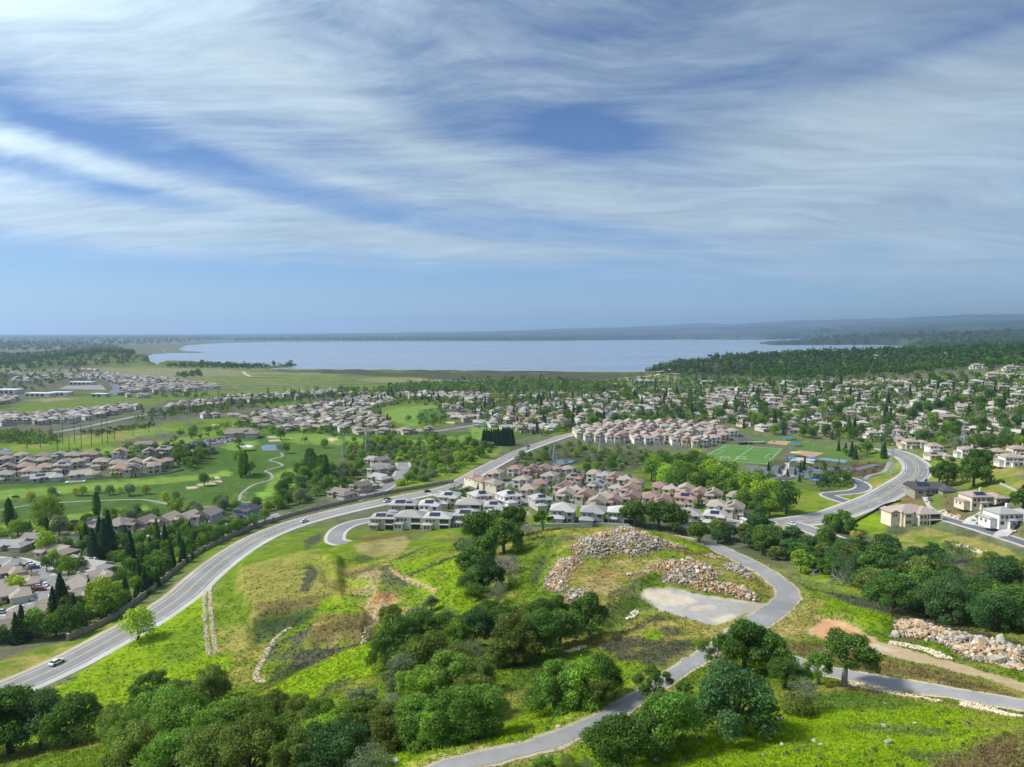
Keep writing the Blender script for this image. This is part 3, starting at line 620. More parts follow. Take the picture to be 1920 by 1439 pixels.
# ------------------------------------------------------------------ object helpers
def mk_mesh(name, V, Fc, mats=(), smooth=False, attrs=None, mi=None):
    me = bpy.data.meshes.new(name)
    V = np.asarray(V, np.float32)
    if isinstance(Fc, np.ndarray):
        n, k = Fc.shape
        me.vertices.add(len(V)); me.vertices.foreach_set('co', V.ravel())
        me.loops.add(n * k); me.loops.foreach_set('vertex_index', Fc.ravel().astype(np.int32))
        me.polygons.add(n); me.polygons.foreach_set('loop_start', np.arange(0, n * k, k, dtype=np.int32))
        me.update(calc_edges=True)
    else:
        me.from_pydata([tuple(map(float, v)) for v in V], [], [tuple(map(int, f)) for f in Fc])
    for m in (mats if isinstance(mats, (list, tuple)) else (mats,)): me.materials.append(m)
    if mi is not None: me.polygons.foreach_set('material_index', np.asarray(mi, np.int32))
    me.polygons.foreach_set('use_smooth', np.full(len(me.polygons), bool(smooth)))
    for an, arr in (attrs or {}).items():
        a = me.attributes.new(an, 'FLOAT_COLOR', 'POINT')
        q = np.ones((len(V), 4), np.float32); q[:, :arr.shape[1]] = arr
        a.data.foreach_set('color', q.ravel())
    me.update()
    return me
def mk_obj(name, me, parent=None, loc=None, color=None):
    o = bpy.data.objects.new(name, me); COL.objects.link(o)
    if parent is not None: o.parent = parent
    if loc is not None: o.location = loc
    if color is not None: o.color = (*color, 1)
    return o
def tag(o, label=None, cat=None, group=None, kind=None):
    if label: o['label'] = label
    if cat: o['category'] = cat
    if group: o['group'] = group
    if kind: o['kind'] = kind
    return o
def mat(name, build, rough=.9, spec=.2):
    m = bpy.data.materials.new(name); m.use_nodes = True
    g = NT(m.node_tree); p = g.node('BsdfPrincipled'); p.inputs['Roughness'].default_value = rough
    p.inputs['Specular IOR Level'].default_value = spec
    o = g.node('OutputMaterial'); g.l.new(p.outputs[0], o.inputs[0])
    build(g, p); return m
def bump(g, p, h, strength, dist):
    b = g.node('Bump', {'Height': h}); b.inputs['Strength'].default_value = strength; b.inputs['Distance'].default_value = dist
    g.l.new(b.outputs[0], p.inputs['Normal'])
def objcol(g): return g.node('ObjectInfo').outputs['Color']
def opos(g): return g.node('TexCoord').outputs['Object']
def wpos(g): return g.node('NewGeometry').outputs['Position']

def b_ground(g, p):
    a = g.node('VertexColor', layer_name='col') if False else g.node('Attribute', attribute_name='col')
    P = wpos(g)
    n1 = g.noise(P, .9, 4, .65); n2 = g.noise(P, .16, 4, .6); n3 = g.noise(g.mapping(P, (0,0,0), (0,0,.5), (1.0, 2.6, 1.0)), .42, 4, .6)
    gr = a.outputs['Alpha']
    v = g.m('MULTIPLY_ADD', g.m('SUBTRACT', n1, .5), 1.5, g.m('MULTIPLY_ADD', g.m('SUBTRACT', n2, .5), 1.0, g.m('MULTIPLY', g.m('SUBTRACT', n3, .5), .9)))
    k = g.m('MULTIPLY_ADD', v, g.m('MULTIPLY_ADD', gr, .52, .22), 1.0)
    k = g.m('MAXIMUM', k, .35)
    c = g.mix(1.0, a.outputs['Color'], g.node('CombineColor', {0: k, 1: k, 2: k}).outputs[0], 'MULTIPLY')
    hs = g.mix(g.m('MULTIPLY', g.smooth(n2, .52, .68), g.m('MULTIPLY', gr, .28)), c, g.mix(1.0, c, (1.75, 1.15, .95, 1), 'MULTIPLY'))
    g.l.new(hs, p.inputs['Base Color'])
    hgt = g.m('MULTIPLY_ADD', n1, .6, g.m('MULTIPLY', n3, 1.0))
    bump(g, p, g.m('MULTIPLY', hgt, gr), .7, .45)
M = {}
M['ground'] = mat('ground', b_ground, 1.0, 0.0)
def b_asphalt(base, amt):
    def f(g, p):
        P = wpos(g); n1 = g.noise(P, .35, 5, .6); n2 = g.noise(P, 6, 3, .6); n3 = g.noise(g.mapping(P, (4,2,0)), .05, 3, .5)
        k = g.m('MULTIPLY_ADD', g.m('SUBTRACT', n1, .5), amt, g.m('MULTIPLY_ADD', g.m('SUBTRACT', n2, .5), .35, g.m('MULTIPLY_ADD', g.m('SUBTRACT', n3, .5), amt, 1.0)))
        wob = g.mix(.12, P, g.node('TexNoise', {'Vector': P, 'Scale': .6, 'Detail': 3.0}).outputs['Color'], 'ADD')
        vo = g.node('TexVoronoi', {'Vector': wob, 'Scale': .16}, feature='DISTANCE_TO_EDGE').outputs['Distance']
        cr = g.smooth(vo, .0, .010, .86, 1.0)
        pt = g.node('TexVoronoi', {'Vector': wob, 'Scale': .05}, feature='F1'); pc = g.node('SeparateColor', {0: pt.outputs['Color']}).outputs[0]
        k = g.m('MULTIPLY', g.m('MULTIPLY', k, cr), g.m('MULTIPLY_ADD', pc, .16, .92))
        g.l.new(g.mix(1.0, (*base, 1), g.node('CombineColor', {0: k, 1: k, 2: k}).outputs[0], 'MULTIPLY'), p.inputs['Base Color'])
        bump(g, p, n2, .25, .03)
    return f
M['asphalt'] = mat('asphalt', b_asphalt((.228,.222,.214), .55), .85, .3)
M['asphalt_dark'] = mat('asphalt_dark', b_asphalt((.125,.135,.160), .5), .85, .3)
M['asphalt_pale'] = mat('asphalt_pale', b_asphalt((.270,.264,.256), .6), .9, .2)
M['concrete'] = mat('concrete', b_asphalt((.46,.44,.40), .3), .9, .2)
M['dirtroad'] = mat('dirt_road', b_asphalt((.42,.36,.26), .5), .95, .1)
def b_flat(c, nz=.15, sc_=2.0):
    def f(g, p):
        n = g.noise(wpos(g), sc_, 3, .6); k = g.m('MULTIPLY_ADD', g.m('SUBTRACT', n, .5), nz * 2, 1.0)
        g.l.new(g.mix(1.0, (*c, 1), g.node('CombineColor', {0: k, 1: k, 2: k}).outputs[0], 'MULTIPLY'), p.inputs['Base Color'])
    return f
def flat(name, c, rough=.8, spec=.3, nz=.15, sc_=2.0): M[name] = mat(name, b_flat(c, nz, sc_), rough, spec); return M[name]
flat('paint_white', (.60,.60,.58), .7); flat('paint_yellow', (.62,.54,.30), .7); flat('stone_wall', (.34,.30,.25), .9, .1, .4, 1.2)
def b_water(g, p):
    P = wpos(g)
    n = g.noise(g.mapping(P, (0,0,0), (0,0,.3), (1, 2.5, 1)), .02, 6, .6); n2 = g.noise(g.mapping(P, (0,0,0), (0,0,.1), (.25, 2.0, 1)), .0022, 4, .55)
    g.l.new(g.mix(g.smooth(n2, .35, .65), (.17,.205,.26,1), (.23,.265,.32,1)), p.inputs['Base Color'])
    g.l.new(g.smooth(n2, .3, .7, .10, .30), p.inputs['Roughness'])
    bump(g, p, n, .35, 2.0)
M['water'] = mat('water', b_water, .2, .5)
def b_pond(g, p):
    p.inputs['Base Color'].default_value = (.05,.08,.10,1); bump(g, p, g.noise(wpos(g), .8, 3), .15, .05)
M['pond'] = mat('pond', b_pond, .06, .5)

# ------------------------------------------------------------------ the ground sheet, the lake and the ponds
idx = np.arange(NA * NR).reshape(NA, NR)
Q = np.stack([idx[:-1, :-1], idx[:-1, 1:], idx[1:, 1:], idx[1:, :-1]], -1).reshape(-1, 4)[:, ::-1]
V = np.stack([GX, GY, GZ], -1).reshape(-1, 3)
z0 = float(GZ[:, 0].mean()); V = np.vstack([V, [[0, 0, z0]]])
cen = len(V) - 1
capq = np.stack([np.full(NA - 1, cen), idx[1:, 0], idx[:-1, 0]], -1)
me = bpy.data.meshes.new('ground')
nq = len(Q); nt = len(capq)
me.vertices.add(len(V)); me.vertices.foreach_set('co', V.astype(np.float32).ravel())
me.loops.add(nq * 4 + nt * 3); me.loops.foreach_set('vertex_index', np.concatenate([Q.ravel(), capq.ravel()]).astype(np.int32))
me.polygons.add(nq + nt); me.polygons.foreach_set('loop_start', np.concatenate([np.arange(nq) * 4, nq * 4 + np.arange(nt) * 3]).astype(np.int32))
me.update(calc_edges=True)
me.materials.append(M['ground'])
me.polygons.foreach_set('use_smooth', np.ones(nq + nt, bool))
at = me.attributes.new('col', 'FLOAT_COLOR', 'POINT')
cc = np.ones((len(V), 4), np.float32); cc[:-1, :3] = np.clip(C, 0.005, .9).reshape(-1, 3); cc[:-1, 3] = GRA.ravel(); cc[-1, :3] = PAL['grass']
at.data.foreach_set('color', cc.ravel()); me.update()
tag(mk_obj('ground', me), kind='structure')
def sheet(name, xy, z, m, label=None):
    bm = bmesh.new(); vs_ = [bm.verts.new((x, y, z)) for x, y in xy]
    bm.faces.new(vs_); bmesh.ops.triangulate(bm, faces=bm.faces[:])
    if bm.faces[:] and sum(f.normal.z for f in bm.faces) < 0: bmesh.ops.reverse_faces(bm, faces=bm.faces[:])
    e = bpy.data.meshes.new(name); bm.to_mesh(e); bm.free(); e.materials.append(m)
    return mk_obj(name, e)
cxy = lake_xy.mean(0); lakep = []
for k in range(len(lake_xy)):
    a_, b_ = lake_xy[k - 1], lake_xy[(k + 1) % len(lake_xy)]; t_ = b_ - a_; nrm = np.array([t_[1], -t_[0]]) / (np.hypot(*t_) + 1e-9)
    lakep.append(lake_xy[k] + nrm * (45 if np.hypot(*lake_xy[k]) > 1950 else 8))
ar = sum(lake_xy[k - 1][0] * lake_xy[k][1] - lake_xy[k][0] * lake_xy[k - 1][1] for k in range(len(lake_xy)))
if ar < 0:
    lakep = [2 * np.array(p) - q for p, q in zip(lake_xy, lakep)]
lake = tag(sheet('lake', lakep, LAKE_Z, M['water']), kind='structure')
PONDS = [('golf_pond', [(489,838),(497,835),(515,834.5),(534,836),(537,841),(530,845),(510,846),(494,846)]), ('wetland_pond', [(1030,869),(1040,863),(1060,860.5),(1076,861),(1086,864),(1078,868),(1062,872),(1045,874.5),(1034,873)]),
         ('roadside_pond', [(0,842),(10,840),(20,842),(16,846),(0,846)])]
for nm, pp in PONDS:
    w_ = catmull(cast(*np.array(pp + pp[:1], float).T)[:, :2], 3)[:-1]; zz = float(np.median(ground(w_[:, 0], w_[:, 1])))
    tag(sheet('pond', w_, zz + .25, M['pond']), kind='structure')

def ribbon_mesh(name, ln, o0, o1, dz, m, skirt=.4, s0=0.0, s1=1e9, rag=0.0):
    acc = np.concatenate([[0], np.cumsum(np.hypot(*np.diff(ln[:, :2], axis=0).T))])
    k = (acc >= s0) & (acc <= s1); L = ln[k]
    if len(L) < 2: return None
    t = np.gradient(L[:, :2], axis=0); t /= np.maximum(np.hypot(t[:, 0], t[:, 1]), 1e-6)[:, None]; n = np.stack([t[:, 1], -t[:, 0]], -1)
    dist = np.hypot(L[:, 0], L[:, 1]); z = L[:, 2] + dz + np.maximum(dist - 450, 0) * .0006
    ra = (fbm(L[:, 0] / 3.1, L[:, 1] / 3.1, 5, 3) - .5) * 2 * rag; rb = (fbm(L[:, 0] / 3.1, L[:, 1] / 3.1, 9, 3) - .5) * 2 * rag
    a = L[:, :2] + n * (o0 + ra)[:, None]; b = L[:, :2] + n * (o1 + rb)[:, None]
    rows = [np.column_stack([a, z - skirt]), np.column_stack([a, z]), np.column_stack([b, z]), np.column_stack([b, z - skirt])]
    N = len(L); V = np.concatenate(rows); F = []
    ii = np.arange(N - 1)
    for r in range(3): F.append(np.stack([r * N + ii, r * N + ii + 1, (r + 1) * N + ii + 1, (r + 1) * N + ii], -1))
    F = np.concatenate(F)
    if o1 > o0: F = F[:, ::1]
    me = mk_mesh(name, V, F, m); return me
def ribbon(name, ln, o0, o1, dz, m, parent=None, **kw):
    e = ribbon_mesh(name, ln, o0, o1, dz, m, **kw)
    if e is None: return None
    o = mk_obj(name, e, parent)
    if parent is None: o['kind'] = 'structure'
    return o
def line_len(ln): return float(np.sum(np.hypot(*np.diff(ln[:, :2], axis=0).T)))
RMAT = dict(parkway='asphalt', avenue='asphalt', side_road='asphalt', hill_road='asphalt_pale', hill_track='asphalt_pale', lower_hill_road='asphalt_pale', cul_de_sac='asphalt', house_lane='asphalt_dark', park_entry='asphalt_dark', park_parking_lane='asphalt_dark',
            parkway_carriageway='asphalt', far_avenue='asphalt_dark', hill_street='asphalt_dark', loop_street='asphalt_dark', gravel_road='dirtroad', field_track='dirtroad')
for i_, (nm, (pts, w)) in enumerate(ROADS.items()):
    ln, _ = LINES[nm]
    hilly = nm in ('hill_track', 'hill_road', 'lower_hill_road')
    rd = ribbon('road', ln, -w / 2, w / 2, .04 + .004 * (i_ % 6), M[RMAT.get(nm, 'asphalt')], rag=.45 if hilly else 0, skirt=.12 if hilly else .4)
    if hilly: ribbon('road_shoulder', ln, -w / 2 - .7, w / 2 + .7, .012, M['dirtroad'], rag=.8, skirt=.10)
    LL = line_len(ln); dz = .04 + .004 * (i_ % 6) + .012
    if nm == 'parkway':
        for off, wd, mm in ((-4.1, .22, 'paint_white'), (4.3, .22, 'paint_white'), (.22, .15, 'paint_yellow'), (-.22, .15, 'paint_yellow')):
            ribbon('road_marking', ln, off - wd / 2, off + wd / 2, dz, M[mm], rd, skirt=.003, s1=LL * .62)
        ribbon('pavement', ln, w / 2 + .1, w / 2 + 2.6, .14, M['concrete'], s1=LL * .66)
        ribbon('road_shoulder', ln, -w / 2 - 1.8, -w / 2 - .02, .02, M['dirtroad'], s1=LL * .4)
    if nm == 'avenue':
        for off, wd, mm in ((-6.6, .28, 'paint_white'), (6.6, .28, 'paint_white'), (-.9, .25, 'paint_yellow'), (.9, .25, 'paint_yellow')):
            ribbon('road_marking', ln, off - wd / 2, off + wd / 2, dz, M[mm], rd, skirt=.003)
        for s_ in np.arange(8, LL - 8, 13.0):
            for off in (-3.8, 3.8):
                ribbon('road_marking', ln, off - .15, off + .15, dz, M['paint_white'], rd, skirt=.003, s0=s_, s1=s_ + 5)
        ribbon('pavement', ln, w / 2 + .1, w / 2 + 2.2, .15, M['concrete']); ribbon('pavement', ln, -w / 2 - 2.2, -w / 2 - .1, .15, M['concrete'])
    if nm in ('cul_de_sac', 'west_street', 'wall_street_behind_houses', 'court', 'house_lane', 'park_entry', 'tract_entry', 'tract_street', 'left_court', 'side_road'):
        ribbon('pavement', ln, w / 2 + .05, w / 2 + 1.7, .13, M['concrete']); ribbon('pavement', ln, -w / 2 - 1.7, -w / 2 - .05, .13, M['concrete'])
dz_ = np.column_stack([catmull(dam_xy, 15.0), np.full(len(catmull(dam_xy, 15.0)), 18.0)])
ribbon('path', dz_, -4, 4, -.2, M['dirtroad'])
for nm, (pts, w) in PATHS.items():
    ribbon('path', LINES[nm][0], -w / 2, w / 2, .06, M['asphalt_pale'])
# ------------------------------------------------------------------ houses
def b_roof(g, p):
    P = opos(g); c = objcol(g)
    wv = g.node('TexWave', {'Vector': P, 'Scale': 2.6, 'Distortion': .4}, wave_type='BANDS', bands_direction='Z').outputs['Fac']
    n = g.noise(wpos(g), .9, 4, .65); k = g.m('MULTIPLY_ADD', g.m('SUBTRACT', n, .5), .55, g.m('MULTIPLY_ADD', wv, .18, .9))
    g.l.new(g.mix(1.0, c, g.node('CombineColor', {0: k, 1: k, 2: k}).outputs[0], 'MULTIPLY'), p.inputs['Base Color'])
    bump(g, p, wv, .5, .12)
def b_wall(g, p):
    n = g.noise(wpos(g), .7, 4, .6); k = g.m('MULTIPLY_ADD', g.m('SUBTRACT', n, .5), .22, 1.0)
    g.l.new(g.mix(1.0, objcol(g), g.node('CombineColor', {0: k, 1: k, 2: k}).outputs[0], 'MULTIPLY'), p.inputs['Base Color'])
M['roof'] = mat('roof_tiles', b_roof, .85, .2); M['wall'] = mat('stucco', b_wall, .9, .1)
def b_glass(g, p): p.inputs['Base Color'].default_value = (.025,.032,.04,1)
M['glass'] = mat('window_glass', b_glass, .08, .6)
flat('trim', (.62,.60,.56)); flat('garage', (.55,.53,.49)); flat('dark_wood', (.06,.05,.045)); flat('recess_shade', (.05,.05,.05), .9)
def b_solar(g, p):
    br = g.node('TexBrick', {'Vector': opos(g), 'Color1': (.012,.020,.055,1), 'Color2': (.016,.026,.07,1), 'Mortar': (.05,.06,.09,1), 'Scale': 1.0, 'Mortar Size': .03, 'Brick Width': 1.0, 'Row Height': 1.6}, offset=0.0)
    g.l.new(br.outputs[0], p.inputs['Base Color'])
M['solar'] = mat('solar_glass', b_solar, .18, .5)
def boxVF(V, F, x0, x1, y0, y1, z0, z1, top=True, bottom=False):
    b = len(V)
    V += [(x, y, z) for z in (z0, z1) for y in (y0, y1) for x in (x0, x1)]
    F += [(b,b+1,b+5,b+4),(b+2,b+6,b+7,b+3),(b,b+4,b+6,b+2),(b+1,b+3,b+7,b+5)]
    if top: F.append((b+4,b+5,b+7,b+6))
    if bottom: F.append((b,b+2,b+3,b+1))
def roofVF(V, F, x0, x1, y0, y1, z, pitch, kind, ov=.55, th=.2):
    x0 -= ov; x1 += ov; y0 -= ov; y1 += ov; b = len(V); lx, ly = x1 - x0, y1 - y0
    V += [(x0,y0,z-.12),(x1,y0,z-.12),(x1,y1,z-.12),(x0,y1,z-.12),(x0,y0,z+th-.12),(x1,y0,z+th-.12),(x1,y1,z+th-.12),(x0,y1,z+th-.12)]
    h = min(lx, ly) / 2 * pitch; zt = z + th - .12 + h
    if lx >= ly:
        i = ly / 2 if kind == 'hip' else 0
        V += [(x0 + i, (y0 + y1) / 2, zt), (x1 - i, (y0 + y1) / 2, zt)]
        F += [(b+4,b+5,b+9,b+8),(b+6,b+7,b+8,b+9),(b+7,b+4,b+8),(b+5,b+6,b+9)]
    else:
        i = lx / 2 if kind == 'hip' else 0
        V += [((x0 + x1) / 2, y0 + i, zt), ((x0 + x1) / 2, y1 - i, zt)]
        F += [(b+5,b+6,b+9,b+8),(b+7,b+4,b+8,b+9),(b+4,b+5,b+8),(b+6,b+7,b+9)]
    F += [(b,b+1,b+5,b+4),(b+1,b+2,b+6,b+5),(b+2,b+3,b+7,b+6),(b+3,b,b+4,b+7),(b,b+3,b+2,b+1)]
    return h
WINCACHE = {}
def window_meshes(w, h, side):
    """framed window lying in a wall: returns frame mesh and pane mesh; side = x or y facing"""
    key = (round(w, 2), round(h, 2), side)
    if key not in WINCACHE:
        V, F = [], []; t = .12
        for a, b, c, d in ((-w/2-t, -w/2, -h/2-t, h/2+t), (w/2, w/2+t, -h/2-t, h/2+t), (-w/2, w/2, h/2, h/2+t), (-w/2, w/2, -h/2-t*1.6, -h/2), (-.04, .04, -h/2, h/2)):
            boxVF(V, F, a, b, -.07, .05, c, d, True, True)
        P, G = [], []; boxVF(P, G, -w/2, w/2, -.02, .05, -h/2, h/2, True, True)
        if side == 'x':
            V = [(y, x, z) for x, y, z in V]; P = [(y, x, z) for x, y, z in P]
        WINCACHE[key] = (mk_mesh('window', V, F, M['trim']), mk_mesh('pane', P, G, M['glass']))
    return WINCACHE[key]
def house_proto(blocks, wins, garages, door, extras=(), solar=None, chimney=None):
    """blocks: (x0,x1,y0,y1,z0,z1,roof kind,pitch,gablewalls)"""
    parts = []
    V, F = [], []; RV, RF = [], []
    for (x0, x1, y0, y1, zb, zt, rk, pt) in blocks:
        boxVF(V, F, x0, x1, y0, y1, zb - (1.6 if zb == 0 else 0), zt)
        h = roofVF(RV, RF, x0, x1, y0, y1, zt, pt, rk)
        if rk == 'gable':
            b = len(V)
            if x1 - x0 >= y1 - y0:
                hh = (y1 - y0) / 2 * pt; ym = (y0 + y1) / 2
                V += [(x0, y0, zt), (x0, y1, zt), (x0, ym, zt + hh), (x1, y0, zt), (x1, y1, zt), (x1, ym, zt + hh)]
            else:
                hh = (x1 - x0) / 2 * pt; xm = (x0 + x1) / 2
                V += [(x0, y0, zt), (x1, y0, zt), (xm, y0, zt + hh), (x0, y1, zt), (x1, y1, zt), (xm, y1, zt + hh)]
            F += [(b, b+1, b+2), (b+3, b+4, b+5)]
    parts.append(('wall', mk_mesh('wall', V, F, M['wall']), (0,0,0), 'wall', None))
    parts.append(('roof', mk_mesh('roof', RV, RF, M['roof']), (0,0,0), 'roof', None))
    for (x, y, z, w, h, side) in wins:
        fm, pm = window_meshes(w, h, side)
        parts.append(('window', fm, (x, y, z), None, ('pane', pm)))
    for (x, y, w, h) in garages:
        GV, GF = [], []; boxVF(GV, GF, -w/2, w/2, -.05, .05, 0, h, True, True)
        for k in range(1, 4): boxVF(GV, GF, -w/2+.1, w/2-.1, -.075, -.04, h*k/4-.03, h*k/4+.03, True, True)
        parts.append(('garage_door', mk_mesh('garage_door', GV, GF, M['garage']), (x, y, 0), None, None))
    if door:
        GV, GF = [], []; boxVF(GV, GF, -.5, .5, -.05, .05, 0, 2.2, True, True)
        parts.append(('door', mk_mesh('door', GV, GF, M['dark_wood']), (*door, 0), None, None))
    for nm, boxes, m_ in extras:
        GV, GF = [], []
        for b_ in boxes: boxVF(GV, GF, *b_, True, True)
        parts.append((nm, mk_mesh(nm, GV, GF, M[m_] if m_ != 'wall' else M['wall']), (0,0,0), 'wall' if m_ == 'wall' else None, None))
    sp = []
    for (bi, x, y, w, d, face) in (solar or ()):
        x0, x1, y0, y1, zb, zt, rk, pt = blocks[bi]; sl = math.atan(pt)
        dist = dict(f=y - y0, b=y1 - y, r=x1 - x, l=x - x0)[face] + .55
        GV, GF = [], []; boxVF(GV, GF, -w/2, w/2, -d/2, d/2, .10, .20, True, True)
        sp.append((mk_mesh('solar_panel', GV, GF, M['solar']), (x, y, zt + .08 + dist * pt), dict(f=(sl,0,0), b=(-sl,0,0), r=(0,sl,0), l=(0,-sl,0))[face]))
    return dict(parts=parts, solar=sp)
def rowwin(xs, y, z, w, h, side='y'): return [(x, y, z, w, h, side) for x in xs] if side == 'y' else [(y, x, z, w, h, side) for x in xs]
def balcony(x0, x1, y, zs):
    o = []
    for z in zs:
        o.append(('porch_shade', [(x0, x1, y - .04, y + .3, z + .15, z + 2.35)], 'recess_shade'))  # dark panel on the wall: painted shade of the porch recess
    o.append(('balcony', [(x0 - .2, x1 + .2, y - 1.6, y - .02, zs[-1] - .05, zs[-1] + .12), (x0 - .2, x0, y - 1.6, y - 1.4, -1.5, zs[-1] + 2.5), (x1, x1 + .2, y - 1.6, y - 1.4, -1.5, zs[-1] + 2.5), (x0, x1, y - 1.58, y - 1.52, zs[-1] + .95, zs[-1] + 1.05)] +
              [(x0 + (x1 - x0) * q / 8 - .03, x0 + (x1 - x0) * q / 8 + .03, y - 1.57, y - 1.53, zs[-1] + .12, zs[-1] + .95) for q in range(1, 8)], 'trim'))
    return o
PRO = {}
PRO['street'] = house_proto([(-5.5,5.5,-4,7,0,5.7,'hip',.45),(-5.5,.6,-8.5,-4,0,3.0,'hip',.42),(1.5,4.9,-5.2,-4,0,5.4,'gable',.5)],
    rowwin((-3.8,-1.2), -4, 4.4, 1.3, 1.3) + [(3.2,-5.2,4.3,1.6,1.4,'y'),(3.2,-5.2,1.6,1.7,1.5,'y')] + rowwin((-1,3.5), -5.5, 4.3, 1.1, 1.2, 'x') + rowwin((-1,3.5), 5.5, 4.3, 1.1, 1.2, 'x') + rowwin((-3.5,0,3.5), 7, 4.3, 1.3, 1.3) + rowwin((-3,3), 7, 1.5, 2.2, 1.8),
    [(-2.4,-8.5,4.9,2.3)], (1.1,-4), solar=[(0,0,-1.6,4.6,2.8,'f'),(0,3.6,2.0,2.6,4.0,'r')])
PRO['gable'] = house_proto([(-5,5,-5,6,0,5.7,'gable',.48),(-5,-.2,-7.5,-5,0,5.5,'gable',.5),(.2,5,-6.8,-5,0,2.9,'hip',.4)],
    [(-2.6,-7.5,4.3,1.7,1.4,'y')] + rowwin((1.6,3.6), -5, 4.4, 1.1, 1.3) + rowwin((-2,2), -5, 4.3, 1.1, 1.2, 'x') + rowwin((-2,2), 5, 4.3, 1.1, 1.2, 'x') + rowwin((-3,0,3), 6, 4.3, 1.2, 1.3),
    [(-2.6,-7.5,4.2,2.3)], (2.6,-6.8), solar=[(0,-2.6,1.2,3.0,5.0,'l'),(0,2.6,.5,3.2,5.2,'r')])
PRO['rear'] = house_proto([(-7,7,-5,6,0,6.0,'hip',.40),(-7,-2.4,-7.4,-5,0,3.1,'hip',.40),(2,7,6,10,0,3.1,'hip',.4)],
    rowwin((-5.2,-3.4,-1.6), -5, 4.6, 1.2, 1.2) + rowwin((-5.6,-3.9), -7.4, 1.7, 1.1, 1.5) + rowwin((-2,2.5), -7, 4.4, 1.1, 1.2, 'x') + rowwin((-3,0,3), 7, 4.4, 1.1, 1.2, 'x') + rowwin((-4,0), 6, 4.4, 1.2, 1.2),
    [], None, balcony(1.4, 6.4, -5, (0, 3.1)), solar=[(0,-1.6,-2.4,5.4,3.0,'f'),(0,3.4,-2.9,3.2,1.8,'f')])
PRO['ranch'] = house_proto([(-9,5,-4,6,0,3.1,'gable',.40),(2,9,-9,3,0,3.1,'hip',.42),(-9,-4,-6.5,-4,0,3.0,'gable',.42)],
    rowwin((-2.5,0), -4, 1.7, 1.5, 1.3) + [(-6.5,-6.5,1.7,1.8,1.4,'y')] + rowwin((-2,2), 9, 1.7, 1.3, 1.2, 'x') + rowwin((-6,-2,2), 6, 1.7, 1.6, 1.3) + rowwin((0,3), -9, 1.7, 1.3, 1.2, 'x'),
    [(5.5,-9,5.0,2.3)], (1.2,-4), [('chimney', [(-5.6,-4.6,2.0,2.9,2.5,6.1)], 'wall')], solar=[(0,-3.5,-1.4,5.5,3.0,'f')])
PRO['estate'] = house_proto([(-9,3,-4,7,0,6.0,'hip',.40),(3,10,-6,5,0,5.6,'hip',.42),(-12,-9,-2,6,0,3.2,'hip',.4),(-5,-1,-6,-4,0,3.2,'hip',.42)],
    rowwin((-7.4,-5.2,-2.6,.2,1.9), -4, 4.5, 1.3, 1.4) + rowwin((4.6,6.5,8.4), -6, 4.3, 1.2, 1.4) + rowwin((-3,0,3), 10, 4.3, 1.3, 1.3, 'x') + rowwin((-7.4,1.6), -4, 1.6, 1.8, 1.7) + rowwin((1,4), -12, 1.6, 1.3, 1.3, 'x') + rowwin((-6,-2,1), 7, 4.5, 1.5, 1.4),
    [(6.5,-6,5.0,2.4)], (-3,-6), [('chimney', [(1.2,2.2,4,5,5,9.2)], 'wall')], solar=[(0,-3.2,-1.6,6.0,3.0,'f'),(1,7.6,-1,2.4,4.2,'r')])
PRO['view'] = house_proto([(-9,5,-5,6,0,6.2,'hip',.44),(-2,9,-8,3,0,5.8,'hip',.44),(-13,-9,-3,5,0,5.6,'gable',.46),(-8,-4.5,-6.2,-5,0,5.9,'gable',.46)],
    rowwin((-6.9,-5.6), -6.2, 4.6, 1.0, 1.3) + rowwin((-.9,1), -8, 4.4, 1.2, 1.3) + rowwin((-3,0,3), 9, 4.4, 1.2, 1.2, 'x') + rowwin((-11.6,-10.3), -3, 4.2, .9, 1.2) + rowwin((-6.9,-5.5), -6.2, 1.6, 1.1, 1.6) + rowwin((-.9,1), -8, 1.6, 1.2, 1.6),
    [], None, balcony(2.4, 8.4, -8, (0, 3.2)), solar=[(0,-2.0,-2.2,4.8,3.0,'f'),(2,-12,1,1.6,4.0,'l')])
PRO['terrace'] = house_proto([(-4.4,4.4,-5,5,0,5.8,'hip',.42),(-4.4,.4,-7,-5,0,5.4,'gable',.45)],
    [(-2,-7,4.2,1.6,1.4,'y'),(2.6,-5,4.3,1.2,1.3,'y'),(2.6,-5,1.5,1.2,1.6,'y'),(-2,-7,1.5,2.2,1.8,'y')] + rowwin((-2,2), -4.4, 4.2, 1.0, 1.1, 'x') + rowwin((-2,2), 4.4, 4.2, 1.0, 1.1, 'x') + rowwin((-2.4,0,2.4), 5, 4.2, 1.1, 1.2),
    [], (1.2,-5), solar=[(0,-2.2,1.2,2.8,4.6,'l'),(0,2.3,.6,2.8,4.4,'r')])
for k_, zh in (('street', 0), ): pass
ROOF = dict(red=(.330,.220,.180), rose=(.365,.295,.250), grey=(.360,.345,.325), tan=(.370,.315,.255), brown=(.250,.210,.180), dark=(.095,.092,.095), pale=(.480,.460,.430), clay=(.375,.260,.200))
WALL = dict(white=(.74,.72,.68), cream=(.66,.58,.44), tan=(.48,.40,.30), grey=(.44,.43,.41), stone=(.36,.32,.27), blue=(.24,.29,.36), peach=(.60,.46,.34), bluewhite=(.62,.66,.68))
ROOF_W = dict(red='red tile', rose='rose tile', grey='grey tile', tan='tan tile', brown='brown shingle', dark='dark slate', pale='pale grey tile', clay='orange clay tile')
H = []     # px, py (front of the base), prototype, turn in degrees, roof, wall, solar, row
